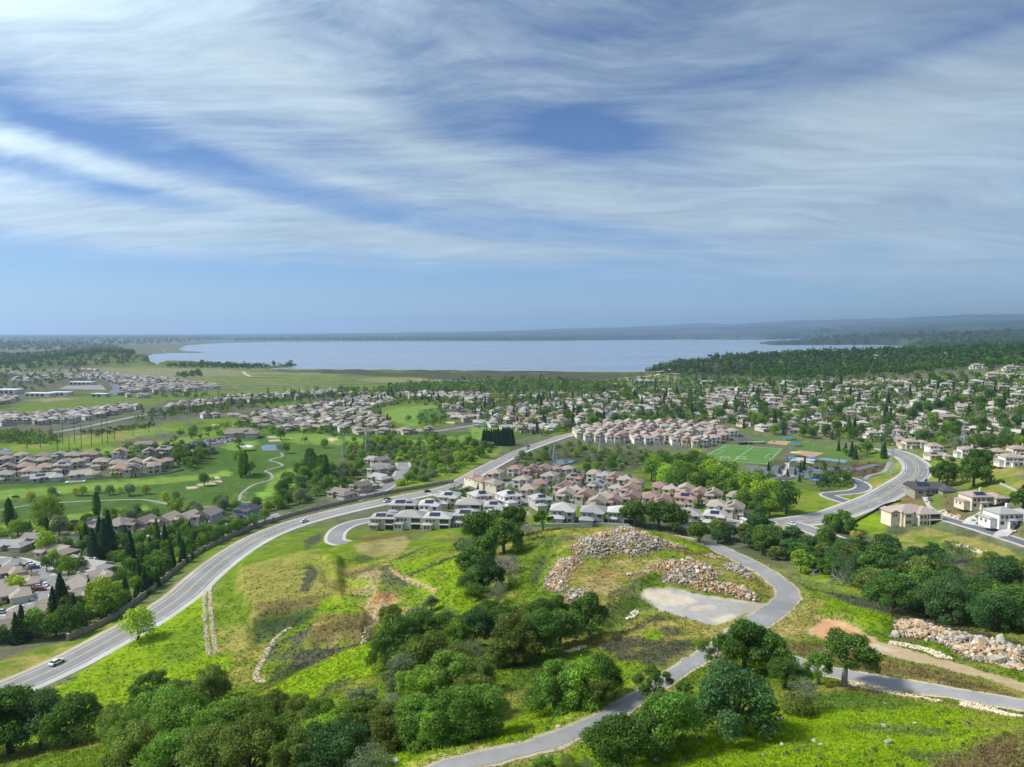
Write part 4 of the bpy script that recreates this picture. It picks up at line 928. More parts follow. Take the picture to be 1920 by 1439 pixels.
def row(name, prot, items, roofs, walls, turn=0, solar=.35, seed=0, jit=4, scale=1.0):
    rn = random.Random(seed + len(H))
    for it in items:
        px, py = it[0], it[1]; ov = it[2] if len(it) > 2 else {}
        pr = ov.get('p') or (prot if isinstance(prot, str) else rn.choice(prot))
        H.append(dict(px=px, py=py, p=pr, turn=ov.get('t', turn) + rn.uniform(-jit, jit), roof=ov.get('r') or rn.choice(roofs), wall=ov.get('w') or rn.choice(walls),
                      solar=ov['s'] if 's' in ov else (rn.random() < solar), row=name, sc=ov.get('sc', scale) * rn.uniform(.95, 1.05), tilt=rn.random()))
def along(pts, n, jx=3, jy=1.2, seed=1):
    rn = random.Random(seed * 77 + n); P = np.array(pts, float); L = np.concatenate([[0], np.cumsum(np.hypot(*np.diff(P, axis=0).T))])
    q = np.linspace(0, L[-1], n)
    return [(float(np.interp(s, L, P[:, 0])) + rn.uniform(-jx, jx), float(np.interp(s, L, P[:, 1])) + rn.uniform(-jy, jy)) for s in q]
S1 = {'s': 1}; S0 = {'s': 0}
row('in the row backing onto the hill', 'rear', [(722,993,dict(s=1,w='tan')),(771,992,dict(s=0,w='bluewhite')),(823,992,dict(s=1,w='cream')),(880,988,dict(s=1,w='stone')),(936,985,dict(s=0))], ['pale','grey'], ['tan','grey'], -12, jit=3)
row('in the second row behind the hill', ['street','rear'], [(758,968,dict(s=1,w='tan',p='rear')),(806,968,dict(s=1,w='white',p='street')),(842,952,dict(s=1,w='cream',p='street')),(880,966,dict(s=0,w='grey')),(926,969,dict(s=1,w='grey')),(1056,981,dict(s=0,w='grey',p='street',sc=1.15)),(1112,984,dict(s=0,w='grey',p='street',sc=1.2)),(1165,982,dict(s=0,w='grey',p='rear')),(1292,985,dict(s=0,w='grey')),(1340,988,dict(s=1))], ['pale','grey'], ['grey','tan'], -8, jit=5)
row('in the third row behind the hill', 'street', [(902,949,dict(s=1)),(955,949,dict(s=1)),(982,952,dict(s=0)),(1014,955,dict(s=1))], ['pale','grey'], ['white','grey','cream'], 24, jit=6)
row('at the leafy tract entry corner', 'terrace', [(888,912,dict(r='red')),(905,918,dict(r='red')),(927,924,dict(r='tan'))], ['red','tan'], ['cream','white'], 35, .1)
row('in the row edging the wetland', ['terrace','gable'], [(930,903),(967,893),(997,897,dict(r='red',w='peach')),(1020,895,dict(r='red')),(1042,893,dict(r='red')),(1066,893,dict(r='tan')),(1115,903,dict(r='tan')),(1134,907,S1),(1152,911,dict(r='red')),(1174,915,S1),(1193,921,dict(r='red')),(1215,926),(1238,929,dict(r='red')),(1259,933,S1),(1286,937,dict(r='tan')),(1311,943,dict(r='red')),(1338,945,dict(r='tan')),(1381,948,dict(r='rose'))], ['red','tan','grey','rose'], ['cream','white','cream'], -14, .35, jit=8)
row('in the second row from the wetland', ['terrace','gable','street'], [(967,912,dict(r='tan')),(981,916,S1),(1001,920,dict(r='red')),(1032,908,dict(r='tan')),(1048,910,dict(r='red')),(1077,912,S1),(1095,923,dict(r='red')),(1120,926,dict(r='grey')),(1159,931,dict(s=1)),(1182,936,dict(r='red',s=0)),(1205,938,dict(r='red',s=0)),(1284,953,S1),(1316,966,S1),(1345,967,dict(r='tan')),(1377,972,dict(r='tan'))], ['red','tan','rose'], ['cream','white'], -16, .3, jit=8)
row('in the rows between both tract streets', ['terrace','gable'], [(978,931,dict(r='red')),(993,935),(1006,931),(1014,923,dict(r='red')),(1038,928,dict(r='red')),(1056,930,S1),(1071,934,S1),(1038,946,dict(r='red')),(1061,946,dict(r='tan')),(1081,936),(1098,948),(1136,946,S1),(1184,952,dict(r='red',s=1)),(1220,950,dict(r='red')),(1243,957,dict(r='red',s=1)),(1262,948,S1),(1150,958),(1120,962,dict(r='tan'))], ['red','rose','tan'], ['cream','white','cream'], -10, .3, jit=10)
WT = [('front', along([(1088,822),(1102,827),(1172,831),(1260,835),(1312,840),(1350,829),(1374,819)], 17, 1.5, .6)), ('second', along([(1086,816),(1180,824),(1262,828),(1315,832),(1352,820)], 14, 2, .6)), ('third', along([(1100,811),(1180,816),(1270,820),(1335,818)], 13, 2, .6)), ('fourth', along([(1122,806),(1200,809),(1280,812),(1350,812)], 12, 2, .6)), ('back', along([(1140,801),(1200,802),(1280,804),(1340,806)], 11, 2, .6))]
for nm, it in WT: row('in the %s row above the soccer field' % nm, ['terrace','gable'], it, ['rose','red','tan','tan','rose'], ['cream','white','white'], 8, .15, 3, 8)
row('in the row above the garden wall', ['street','gable'], [(176,1008,dict(w='tan',r='brown')),(222,1004,dict(w='blue',r='brown')),(270,1000,dict(r='brown')),(315,995,dict(r='tan')),(352,990,dict(w='cream')),(390,986,dict(w='grey')),(427,981,dict(w='tan')),(462,976,dict(w='blue',r='dark',s=1))], ['brown','tan'], ['tan','cream','grey'], -26, .05, jit=4)
row('beside the curving left-edge street', 'ranch', [(30,1034),(75,1022),(118,1014,dict(r='tan')),(114,1050,dict(sc=1.0,t=-30)),(154,1068,dict(t=-40)),(184,1078,dict(t=-35)),(172,1098,dict(t=35,r='rose')),(160,1124,dict(t=-62,sc=1.0)),(128,1150,dict(t=30,w='white',sc=.95)),(80,1176,dict(t=25,sc=1.0)),(28,1200,dict(t=20,sc=1.0)),(4,1090,dict(r='rose',t=20)),(34,1108,dict(r='rose',t=15,sc=.8)),(8,1136,dict(t=10,sc=.9)),(2,1072,dict(t=0))], ['brown','tan','grey'], ['tan','cream','grey'], -20, .03, jit=8, scale=.82)
row('on the court beside the golf course', ['ranch','gable'], [(645,935,dict(p='ranch')),(678,925),(692,918),(706,914),(716,905,dict(p='ranch')),(708,893),(722,885),(714,876),(705,870,dict(p='ranch'))], ['brown','brown','grey'], ['tan','grey'], -40, 0, jit=12, scale=.9)
LT = [('front', [(10,905),(35,902),(60,899),(88,905,dict(p='ranch',s=1)),(160,899,dict(p='ranch')),(225,893,dict(r='clay')),(250,894),(270,889),(290,888)]), ('second', [(15,893,dict(r='brown')),(50,890,dict(r='clay')),(85,890,dict(r='clay')),(118,888),(190,880),(222,884,dict(r='rose')),(252,883,dict(r='rose')),(283,881,dict(w='white')),(312,879,dict(r='clay',s=1))]),
      ('third', [(12,873),(52,880),(82,876),(122,880,dict(w='blue')),(148,878)]), ('back', [(8,866),(42,866,dict(w='white')),(82,868),(112,867),(138,868),(170,866,dict(r='clay')),(196,863,dict(w='blue')),(226,860,dict(r='clay',w='white')),(255,862),(281,861,dict(r='brown')),(308,856,dict(r='tan'))])]
for nm, it in LT: row('in the %s row beside the fairway' % nm, ['street','gable','terrace'], it, ['brown','tan','rose','grey'], ['tan','cream','grey'], 4, .12, 5, 8)
row('above the curving avenue on the right', 'view', [(1662,976,dict(w='white',r='grey',s=1,sc=.75)),(1710,985,dict(w='cream',r='rose',s=0,sc=1.0,t=22))], ['rose'], ['cream'], 18, 1, jit=2)
row('up the driveways on the dry hillside', 'estate', [(1742,932,dict(r='dark',w='stone',s=1,t=12,p='ranch',sc=1.2)),(1842,955,dict(r='rose',w='cream',s=1,t=22)),(1893,990,dict(r='grey',w='white',s=0,t=25))], ['rose'], ['cream'], 15, 1, jit=2, scale=.95)
row('atop the dry slope by the pylon', ['estate','street'], [(1752,850,dict(w='white')),(1757,862,dict(p='ranch',s=1)),(1822,858,dict(w='white')),(1872,860,dict(r='rose')),(1905,875,dict(w='white')),(1918,856),(1715,842),(1690,836)], ['rose','tan'], ['cream'], 10, .2, jit=6, scale=.85)
row('by the side road junction', 'terrace', [(1412,1000,dict(s=1)),(1455,1012,dict(s=1,r='tan')),(1395,992)], ['tan','pale'], ['cream'], 25, 1)
row('on the knoll above the hillside suburb', 'estate', [(1835,692),(1898,696),(1868,712,dict(sc=1.2)),(1905,713)], ['tan','rose'], ['cream','white'], 0, 0)
CB = [('far row beside the round fairway', along([(755,742),(800,744),(850,744),(905,748)], 12, 3, 1.5)), ('strip left of the looping fairway', along([(640,752),(690,756),(730,756)], 7, 3, 2)), ('row below the looping fairway', along([(640,770),(680,776),(715,790),(735,800)], 8, 3, 2)),
      ('fringe facing the long fairway', along([(655,812),(700,815),(740,814),(772,815),(804,813)], 8, 3, 1)), ('knot inside the looping fairway', along([(835,768),(870,766),(848,782),(880,792),(900,776)], 9, 3, 2)), ('rows above the north street', along([(880,760),(940,752),(1000,748),(1050,745)], 11, 4, 2)),
      ('rows between the cypress lines', along([(905,785),(950,772),(1000,764),(1060,760)], 10, 4, 2)), ('lane down to the dark screen', along([(960,806),(985,798),(1020,790),(1060,780),(1090,770),(1120,764)], 11, 3, 2)), ('rows beside the dark loop street', along([(1020,810),(1050,800),(1085,792),(1110,778),(1118,768)], 9, 3, 2)),
      ('terraces on the brown knoll', along([(1150,738),(1185,736),(1215,735),(1260,738)], 6, 3, 2)), ('terraces under the brown knoll', along([(1130,752),(1165,758),(1200,756),(1240,758),(1275,762)], 8, 3, 2)), ('strip below the far tree belt', along([(460,790),(500,778),(560,768),(620,762)], 12, 3, 2)),
      ('strip of roofs by the big oaks', along([(385,785),(420,784),(440,782)], 4, 3, 1)), ('lower strip below the tree belt', along([(480,802),(530,806),(580,808),(640,806)], 11, 4, 2))]
for nm, it in CB: row('in the ' + nm, ['street','gable','ranch'], it, ['tan','brown','grey','rose'], ['cream','tan','white','peach'], 10, .06, 13, 25, .9)
FR = [along([(0,795),(60,790),(130,786),(200,777),(260,768)], 26, 3, 2), along([(0,801),(60,798),(120,794),(190,785)], 20, 3, 2), along([(0,788),(80,783),(160,777),(240,766)], 22, 3, 1.5), along([(300,770),(370,764),(450,756),(540,748),(640,738)], 34, 3, 1.5), along([(340,768),(430,759),(520,752),(620,745)], 26, 3, 1.5), along([(360,758),(450,751),(540,744),(640,735)], 26, 3, 1.5),
      along([(150,697),(200,704),(250,712),(330,718)], 18, 3, 1.5), along([(228,726),(300,728),(370,724),(405,728)], 20, 3, 1.5), along([(235,734),(300,734),(360,730),(410,729)], 20, 3, 1.5), along([(0,760),(20,756),(28,752)], 4, 2, 1), along([(10,706),(60,708),(120,706),(170,712)], 14, 5, 2), along([(640,744),(680,742),(720,746)], 8, 3, 2), along([(230,742),(250,746),(275,747)], 5, 2, 1),
      along([(1440,664),(1540,668),(1700,672),(1820,664)], 9, 20, 3), along([(1480,655),(1600,652),(1760,650),(1900,650)], 8, 20, 3)]
for it in FR[-6:]: row('far', ['gable','terrace','street'], it, ['tan','rose','brown','grey'], ['cream','white','tan'], 0, 0, 17, 30, .95)

def house_band(pts, sp, seed, jit=35, name='far', types=('gable','terrace','terrace'), sc=.95):
    P = dens_line(pts, True, 8); w_ = cast(P[:, 0], P[:, 1])[:, :2]; rn2 = random.Random(seed); a0 = rn2.uniform(-.3, .3); q = []
    x0, y0 = w_.min(0); x1, y1 = w_.max(0); cx, cy_ = (x0 + x1) / 2, (y0 + y1) / 2; R_ = math.hypot(x1 - x0, y1 - y0) / 2
    for i in range(int(-R_ / sp), int(R_ / sp) + 1):
        for j in range(int(-R_ / (sp * 1.5)), int(R_ / (sp * 1.5)) + 1):
            u, v = i * sp + rn2.uniform(-1.2, 1.2), j * sp * 1.5 + rn2.uniform(-2.5, 2.5) + 6 * math.sin(i * .13)
            q.append((cx + u * math.cos(a0) - v * math.sin(a0), cy_ + u * math.sin(a0) + v * math.cos(a0)))
    q = np.array(q); q = q[inside(q[:, 0], q[:, 1], w_)]
    q = q[np.array([rn2.random() > .13 for _ in range(len(q))])]
    ppx, ppy = to_px(np.column_stack([q, ground(q[:, 0], q[:, 1])]))
    row(name, list(types), list(zip(ppx, ppy)), ['tan','rose','brown','grey','pale'], ['cream','white','tan'], 0, .06 if name != 'far' else 0, seed, jit, sc)
for k_, (pp, sp_) in enumerate([([(-140,803),(130,796),(200,783),(262,768),(240,763),(160,773),(80,780),(-140,784)], 11), ([(300,772),(380,768),(450,760),(540,752),(640,742),(640,733),(540,742),(450,748),(360,757),(310,764)], 12), ([(150,694),(200,700),(250,708),(335,716),(405,726),(410,731),(330,737),(235,738),(228,726),(190,712),(150,702)], 13),
    ([(455,800),(500,775),(560,766),(640,758),(640,808),(560,808),(490,805)], 13.5), ([(640,755),(720,742),(745,760),(690,768),(700,780),(745,803),(700,812),(640,812)], 13), ([(-140,762),(25,756),(30,749),(-140,752)], 12), ([(750,740),(905,742),(920,752),(880,756),(800,750),(750,750)], 13), ([(20,712),(100,706),(170,708),(180,714),(90,716),(20,722)], 22)]): house_band(pp, sp_, 200 + k_)
house_band([(890,800),(960,772),(1060,752),(1130,744),(1285,744),(1290,768),(1200,784),(1110,797),(1020,813),(960,812)], 15.5, 320, 40, 'between fairway and divided parkway', ('street','gable','ranch'), .84)
for k_, (nm_, pp) in enumerate([('in the upper left hillside suburb', [(1290,738),(1420,722),(1560,718),(1560,758),(1400,768),(1300,772)]), ('in the upper right hillside suburb', [(1560,718),(1700,716),(2080,730),(2080,775),(1740,768),(1560,758)]), ('in the lower left hillside suburb', [(1290,776),(1400,770),(1560,760),(1600,800),(1560,822),(1470,816),(1370,800)]), ('in the lower right hillside suburb', [(1560,760),(1740,770),(2080,777),(2080,838),(1800,832),(1690,832),(1600,822),(1600,800)])]): house_band(pp, 18.5, 300 + k_, 40, nm_, ('estate','ranch','street','ranch'), .80)
def ordinal(k):
    W = 'first second third fourth fifth sixth seventh eighth ninth tenth eleventh twelfth thirteenth fourteenth fifteenth sixteenth seventeenth eighteenth nineteenth twentieth'.split()
    T = ['', '', 'twenty', 'thirty', 'forty', 'fifty', 'sixty', 'seventy', 'eighty', 'ninety']
    if k <= 20: return W[k - 1]
    return (T[k // 10] + '-' + W[k % 10 - 1]) if k % 10 else {30: 'thirtieth', 40: 'fortieth', 50: 'fiftieth', 60: 'sixtieth', 70: 'seventieth'}.get(k, str(k) + 'th')
hp = cast([h['px'] for h in H], [h['py'] for h in H])
for h, p_ in zip(H, hp):
    h['d'] = float(np.hypot(p_[0], p_[1])); h['az'] = math.atan2(p_[0], p_[1])
    rz = R(h['turn']) - h['az'] * .6
    dep = dict(ranch=7.5, estate=6.0, view=6.0).get(h['p'], 4.5) * h['sc']; ca, sa = math.cos(rz), math.sin(rz)
    h['x'] = p_[0] + math.sin(h['az']) * dep; h['y'] = p_[1] + math.cos(h['az']) * dep; h['rz'] = rz
    h['z'] = float(np.mean(ground(h['x'] + np.array([-5,5,-5,5,0]), h['y'] + np.array([-5,-5,5,5,0]))))
    if h['d'] < 450: h['z'] = max(h['z'], p_[2] - .6)
    h['size'] = (1.5 if h['p'] in ('estate', 'view', 'ranch') else 1.0) * h['sc'] / h['d']
# no two houses in one another
H.sort(key=lambda h: -h['size']); keep = []
for h in H:
    far = h['row'] == 'far'
    if all(math.hypot(h['x'] - q['x'], h['y'] - q['y']) > (8.4 if h['p'] in ('terrace', 'gable') and q['p'] in ('terrace', 'gable') else 11.0 if not (h['p'] in ('estate','view') and q['p'] in ('estate','view')) else 17) for q in keep) : keep.append(h)
H = keep
single = [h for h in H if h['row'] != 'far' and -30 < h['px'] < 1950][:300]; single_ids = {id(h) for h in single}
rest = [h for h in H if id(h) not in single_ids]
rows_ = {}
for h in single: rows_.setdefault(h['row'], []).append(h)
PK = dict(street='two-storey house', gable='gabled house', rear='two-storey house with balcony', ranch='low house', estate='large house', view='large balconied house', terrace='narrow two-storey house')
def solar_child(pro, o, k):
    for sm, loc, er in pro['solar'][:k]:
        q = mk_obj('solar_panel', sm, o); q.location = loc; q.rotation_euler = er
for rn_, hs in rows_.items():
    hs.sort(key=lambda h: h['px'])
    for k, h in enumerate(hs):
        o = bpy.data.objects.new('house', None); COL.objects.link(o)
        o.location = (h['x'], h['y'], h['z']); o.rotation_euler = (0, 0, h['rz']); o.scale = (h['sc'],) * 3
        pl_ = 'only one' if len(hs) == 1 else ('leftmost' if k == 0 else 'rightmost' if k == len(hs) - 1 else ordinal(k + 1) + ' from the left')
        lb = '%s, %s-roofed %s %s' % (h['wall'].replace('bluewhite', 'pale blue'), '', '', '')
        lb = '%s %s, %s roof, %s %s' % (h['wall'].replace('bluewhite', 'pale blue'), PK[h['p']].replace('two-storey ', '') if h['p'] != 'ranch' else 'low house', ROOF_W[h['roof']].split()[0], pl_, h['row'])
        if len(lb.split()) > 16: lb = lb.replace(' with balcony', '').replace(' balconied', '').replace('narrow ', '').replace(' from the left', ' from left')
        if len(lb.split()) > 16: print('LONG', lb)
        tag(o, ' '.join(lb.split()[:16]), 'house', 'houses ' + rn_)
        pro = PRO[h['p']]; near = h['d'] < 480; wl = WALL[h['wall']]; rf = ROOF[h['roof']]; v = .9 + .2 * h['tilt']
        for nm, ms, loc, ck, sub in pro['parts']:
            if nm == 'window' and not near and loc[1] > 5.5: continue
            c_ = mk_obj(nm, ms, o, loc, tuple(x * v for x in (wl if ck == 'wall' else rf)) if ck else None)
            if sub: mk_obj(sub[0], sub[1], c_)
        if h['solar']: solar_child(pro, o, 1 if h['tilt'] < .5 else 2)
# the far rows, too many and too small to pick apart
def merged_houses(name, lst, label):
    VV, FF, CCs, MI = [], [], [], []; n = 0
    for h in lst:
        pro = PRO[h['p']]; ca, sa = math.cos(h['rz']) * h['sc'], math.sin(h['rz']) * h['sc']
        for nm, ms, loc, ck, sub in pro['parts']:
            if nm in ('window', 'balcony') : 
                if nm == 'balcony' or loc[1] > 0: continue
                ms = sub[1]
            co = np.empty(len(ms.vertices) * 3); ms.vertices.foreach_get('co', co); co = co.reshape(-1, 3) + np.array(loc)
            w_ = np.column_stack([co[:, 0] * ca - co[:, 1] * sa + h['x'], co[:, 0] * sa + co[:, 1] * ca + h['y'], co[:, 2] * h['sc'] + h['z']])
            VV.append(w_); FF += [[i + n for i in p.vertices] for p in ms.polygons]; n += len(co)
            cc_ = WALL[h['wall']] if ck == 'wall' else ROOF[h['roof']] if ck == 'roof' else (.04,.045,.05) if nm == 'window' else (.4,.38,.35)
            CCs.append(np.tile(np.array(cc_) * .84, (len(co), 1)))
    def bb(g, p): g.l.new(g.node('Attribute', attribute_name='col').outputs['Color'], p.inputs['Base Color'])
    e = mk_mesh(name, np.vstack(VV), FF, mat(name, bb, .85, .2), attrs={'col': np.vstack(CCs)})
    return tag(mk_obj(name, e), label, kind='stuff')
if rest: merged_houses('distant_houses', rest, 'rows of small distant pale houses across the valley floor')
print('HOUSES', len(single), len(rest))
# ------------------------------------------------------------------ trees
def b_leaf(src):
    def f(g, p):
        c = g.node('Attribute', attribute_name='col').outputs['Color']
        if src == 'obj': c = g.mix(1.0, c, objcol(g), 'MULTIPLY')
        out = [n for n in g.n if n.type == 'OUTPUT_MATERIAL'][0]
        d = g.node('BsdfDiffuse', {'Color': c}); t = g.node('BsdfTranslucent', {'Color': g.mix(1.0, c, (1.35, 1.3, .7, 1), 'MULTIPLY')})
        mx = g.node('MixShader', {0: .30}); g.l.new(d.outputs[0], mx.inputs[1]); g.l.new(t.outputs[0], mx.inputs[2])
        g.l.new(mx.outputs[0], out.inputs[0]); g.n.remove(p)
    return f
M['leaf'] = mat('foliage', b_leaf('obj')); M['leafm'] = mat('foliage_far', b_leaf('vert'))
flat('bark', (.10,.085,.07), .95, .1, .35, 3.0); flat('bark_pale', (.24,.22,.20), .95, .1, .3, 3.0)
def lobes_of(kind, rng):
    L = []
    if kind in ('oak', 'live', 'open'):
        n = dict(oak=30, live=34, open=22)[kind]
        for k in range(n):
            a = k * 2.4 + rng.uniform(-.4, .4); t = (k + .5) / n
            if kind == 'live': z = .30 + 1.22 * t; rr = .88 * math.sqrt(max(.05, 1 - (t * 1.02 - .22) ** 2 / .72)) * rng.uniform(.45, 1.0); s = rng.uniform(.18, .33)
            elif kind == 'open': z = .85 + 1.0 * t; rr = .95 * math.sqrt(max(.04, 1 - t ** 2)) * rng.uniform(.55, 1.0); s = rng.uniform(.15, .27)
            else: z = .62 + 1.0 * t; rr = .92 * math.sqrt(max(.04, 1 - t ** 1.7)) * rng.uniform(.45, 1.0); s = rng.uniform(.18, .33)
            if rng.random() < .16: continue
            s *= rng.uniform(.8, 1.2); L.append((rr * math.cos(a), rr * math.sin(a), z, s, s * rng.uniform(.68, .95)))
    elif kind == 'round':
        for k in range(10):
            a = k * 2.4 + rng.uniform(-.4, .4); t = (k + .5) / 10; z = .8 + 1.15 * t; rr = .62 * math.sqrt(max(.03, 1 - (t * 1.3 - .45) ** 2)) * rng.uniform(.6, 1.05)
            s = rng.uniform(.34, .5); L.append((rr * math.cos(a), rr * math.sin(a), z, s, s * .95))
    elif kind == 'willow':
        for k in range(14):
            a = k * 2.4; t = (k + .5) / 14; z = .55 + 1.25 * t; rr = .75 * math.sqrt(max(.03, 1 - t ** 2)) * rng.uniform(.7, 1.05)
            s = rng.uniform(.3, .42); L.append((rr * math.cos(a), rr * math.sin(a), z, s, s * 1.1))
    elif kind == 'shrub':
        for k in range(8):
            a = k * 2.4; rr = rng.uniform(.2, .65); s = rng.uniform(.3, .46); L.append((rr * math.cos(a), rr * math.sin(a), rng.uniform(.25, .75), s, s * .85))
    elif kind == 'grey':
        for k in range(12):
            a = k * 2.4; t = (k + .5) / 12; rr = .8 * math.sqrt(1 - t ** 2 * .9) * rng.uniform(.5, 1); s = rng.uniform(.2, .34); L.append((rr * math.cos(a), rr * math.sin(a), .5 + .95 * t, s, s * .9))
    return L
def crown(kind, n, leaf, seed):
    rng = np.random.default_rng(seed); pr = random.Random(seed)
    if kind in ('conifer', 'poplar'):
        w = .20 if kind == 'conifer' else .13
        z = rng.uniform(.04, 1, n) ** (1.15 if kind == 'conifer' else .9); ph = rng.uniform(0, 2 * math.pi, n)
        prof = (1 - z) ** .85 * (1.0 + .18 * np.sin(z * 46 + 3 * np.sin(ph * 3))) if kind == 'conifer' else np.sin(np.clip(z * 1.02, 0, 1) * math.pi) ** .55 * (1 + .15 * np.sin(ph * 5 + z * 20))
        r = w * prof * np.sqrt(rng.uniform(.25, 1.05, n)) + .004
        P = np.column_stack([r * np.cos(ph), r * np.sin(ph), z]); N = np.column_stack([np.cos(ph), np.sin(ph), np.full(n, .35 if kind == 'conifer' else .2)]) + rng.normal(0, .55, (n, 3)); br = 1.15 * rng.uniform(.7, 1.3, n)
    else:
        L = lobes_of(kind, pr); Ls = np.array(L); wt = Ls[:, 3] ** 2; wt /= wt.sum()
        k = rng.choice(len(L), n * 2, p=wt); d = rng.normal(0, 1, (n * 2, 3)); d /= np.linalg.norm(d, axis=1)[:, None]
        d[:, 2] = np.where((d[:, 2] < -.35) & (rng.random(n * 2) < .6), -d[:, 2], d[:, 2])
        lump = 1 + .16 * np.sin(d[:, 0] * 7 + k) * np.sin(d[:, 1] * 7 + 2 * k) + .10 * np.sin(d[:, 2] * 13 + k)
        rad = np.where(rng.random(n * 2) < .14, rng.uniform(.2, .8, n * 2), rng.uniform(.70, 1.16, n * 2)) * lump
        P = Ls[k, :3] + d * np.column_stack([Ls[k, 3] * rad, Ls[k, 3] * rad, Ls[k, 4] * rad])
        dd_ = np.linalg.norm((P[:, None] - Ls[None, :, :3]) / Ls[None, :, 3:4], axis=2); dd_[np.arange(n * 2), k] = 9
        ok = np.nonzero((dd_.min(1) > .70) & (P[:, 2] > .05))[0][:n]
        P, d, k = P[ok], d[ok], k[ok]; n = len(P)
        N = d + rng.normal(0, .55 if kind != 'grey' else 1.0, (n, 3)); lb = rng.uniform(.82, 1.18, len(L)); br = 1.22 * lb[k] * rng.uniform(.62, 1.38, n)
    N /= np.linalg.norm(N, axis=1)[:, None] + 1e-9
    T = np.cross(N, rng.normal(0, 1, (n, 3))); T /= np.linalg.norm(T, axis=1)[:, None] + 1e-9; B = np.cross(N, T)
    s = (leaf * rng.uniform(.6, 1.35, n))[:, None]
    V = np.stack([P - T * s, P - B * s * .62 + N * s * .2, P + T * s, P + B * s * .62 + N * s * .2], 1).reshape(-1, 3)
    hue = rng.uniform(-.1, .1, n); c = np.column_stack([br * (1 + hue), br, br * (1 - hue)])
    return V, np.arange(n * 4).reshape(-1, 4), np.repeat(c, 4, 0)
def tube(V, F, p0, p1, r0, r1, n=6):
    p0, p1 = Vector(p0), Vector(p1); q = (p1 - p0).to_track_quat('Z', 'Y'); b = len(V)
    for p, r in ((p0, r0), (p1, r1)):
        for k in range(n):
            a = 2 * math.pi * k / n; v = p + q @ Vector((r * math.cos(a), r * math.sin(a), 0)); V.append(tuple(v))
    for k in range(n): F.append((b + k, b + (k + 1) % n, b + n + (k + 1) % n, b + n + k))
def trunk_mesh(kind, seed, m):
    rn = random.Random(seed); V, F = [], []
    if kind in ('conifer', 'poplar'):
        tube(V, F, (0, 0, -.04), (0, 0, .5), .022, .012); tube(V, F, (0, 0, .5), (0, 0, .96), .012, .002)
    else:
        L = lobes_of(kind, rn); w = .085 if kind not in ('shrub', 'grey') else .04; h = {'oak': .5, 'open': .75, 'live': .35, 'round': .6, 'willow': .4, 'shrub': .15, 'grey': .3}[kind]
        bx_, by_ = rn.uniform(-.06, .06), rn.uniform(-.06, .06)
        tube(V, F, (0, 0, -.12), (0, 0, .06), w * 1.5, w * 1.05, 7); tube(V, F, (0, 0, .06), (bx_, by_, h), w * 1.05, w * .8, 7)
        for (x, y, z, s, _) in (L[::3] if kind != 'grey' else L):
            mx_, my_, mz_ = bx_ + (x - bx_) * .45 + rn.uniform(-.06, .06), by_ + (y - by_) * .45 + rn.uniform(-.06, .06), h + (z - h) * .55 + .06
            tube(V, F, (bx_, by_, h - .04), (mx_, my_, mz_), w * .55, w * .32, 5); tube(V, F, (mx_, my_, mz_), (x, y, z), w * .32, w * .1, 5)
            for q in range(3 if kind != 'grey' else 6):
                e = (x + rn.uniform(-s, s), y + rn.uniform(-s, s), z + rn.uniform(-.1, s)); tube(V, F, (mx_ + (x - mx_) * .6, my_ + (y - my_) * .6, mz_ + (z - mz_) * .6), e, w * .16, w * .05, 4)
    return mk_mesh('trunk', V, F, m)
TP = {}
def tproto(kind, lod, var):
    key = (kind, lod, var)
    if key not in TP:
        n, leaf = {('oak',0):(10500,.036),('live',0):(12000,.034),('open',0):(8000,.036),('grey',0):(2200,.03),('willow',0):(9000,.030),('shrub',0):(3000,.05),('round',0):(6000,.045)}.get((kind, lod)) or \
                  {'oak':(3600,.062),'live':(3600,.062),'open':(3000,.06),'grey':(1200,.04),'willow':(2600,.06),'shrub':(900,.09),'round':(1500,.085),'conifer':(1500,.030),'poplar':(1300,.028)}[kind]
        V, F, c = crown(kind, n, leaf, var * 31 + lod * 7 + len(kind))
        cm = mk_mesh('crown', V, F, M['leaf'], attrs={'col': c})
        TP[key] = (cm, trunk_mesh(kind, var * 31 + lod * 7 + len(kind), M['bark_pale'] if kind in ('grey', 'open') else M['bark']))
    return TP[key]
TONE = dict(dark=(0.084,0.156,0.034), olive=(0.130,0.174,0.042), mid=(0.126,0.222,0.040), fresh=(0.167,0.275,0.038), bright=(0.221,0.338,0.039), lime=(0.288,0.396,0.042), pine=(0.044,0.088,0.041), gray=(0.255,0.252,0.218), sage=(0.165,0.203,0.112), rust=(0.180,0.128,0.075), plum=(0.065,0.036,0.044), gold=(0.299,0.299,0.065), blue=(0.066,0.132,0.046))
TONE_W = dict(dark='dark green', olive='olive green', mid='mid green', fresh='fresh green', bright='bright green', lime='lime green', pine='deep green', gray='bare grey', sage='sage green', rust='rust brown', plum='plum purple', gold='yellow green', blue='blue green')
KIND_W = dict(oak='spreading oak', live='dense live oak', open='open-crowned oak', grey='leafless shrubby tree', willow='willow', shrub='shrub', round='round-crowned tree', conifer='conical evergreen', poplar='columnar poplar')
NAME_W = dict(oak='oak_tree', live='oak_tree', open='oak_tree', grey='leafless_tree', willow='willow_tree', shrub='shrub', round='leafy_tree', conifer='evergreen_tree', poplar='poplar_tree')
T = []     # x, y, z, width or height, kind, tone, lod, group
def plant(px, py, wpx, kind='oak', tone='dark', group='oaks on the foreground hill', hk=1.0):
    p_ = cast([px], [py])[0]; dist = math.sqrt(p_[0] ** 2 + p_[1] ** 2 + (CAMH - p_[2]) ** 2)
    T.append(dict(x=p_[0], y=p_[1], z=p_[2], s=wpx * dist / F0, k=kind, t=tone, d=dist, g=group, px=px, py=py, hk=hk))
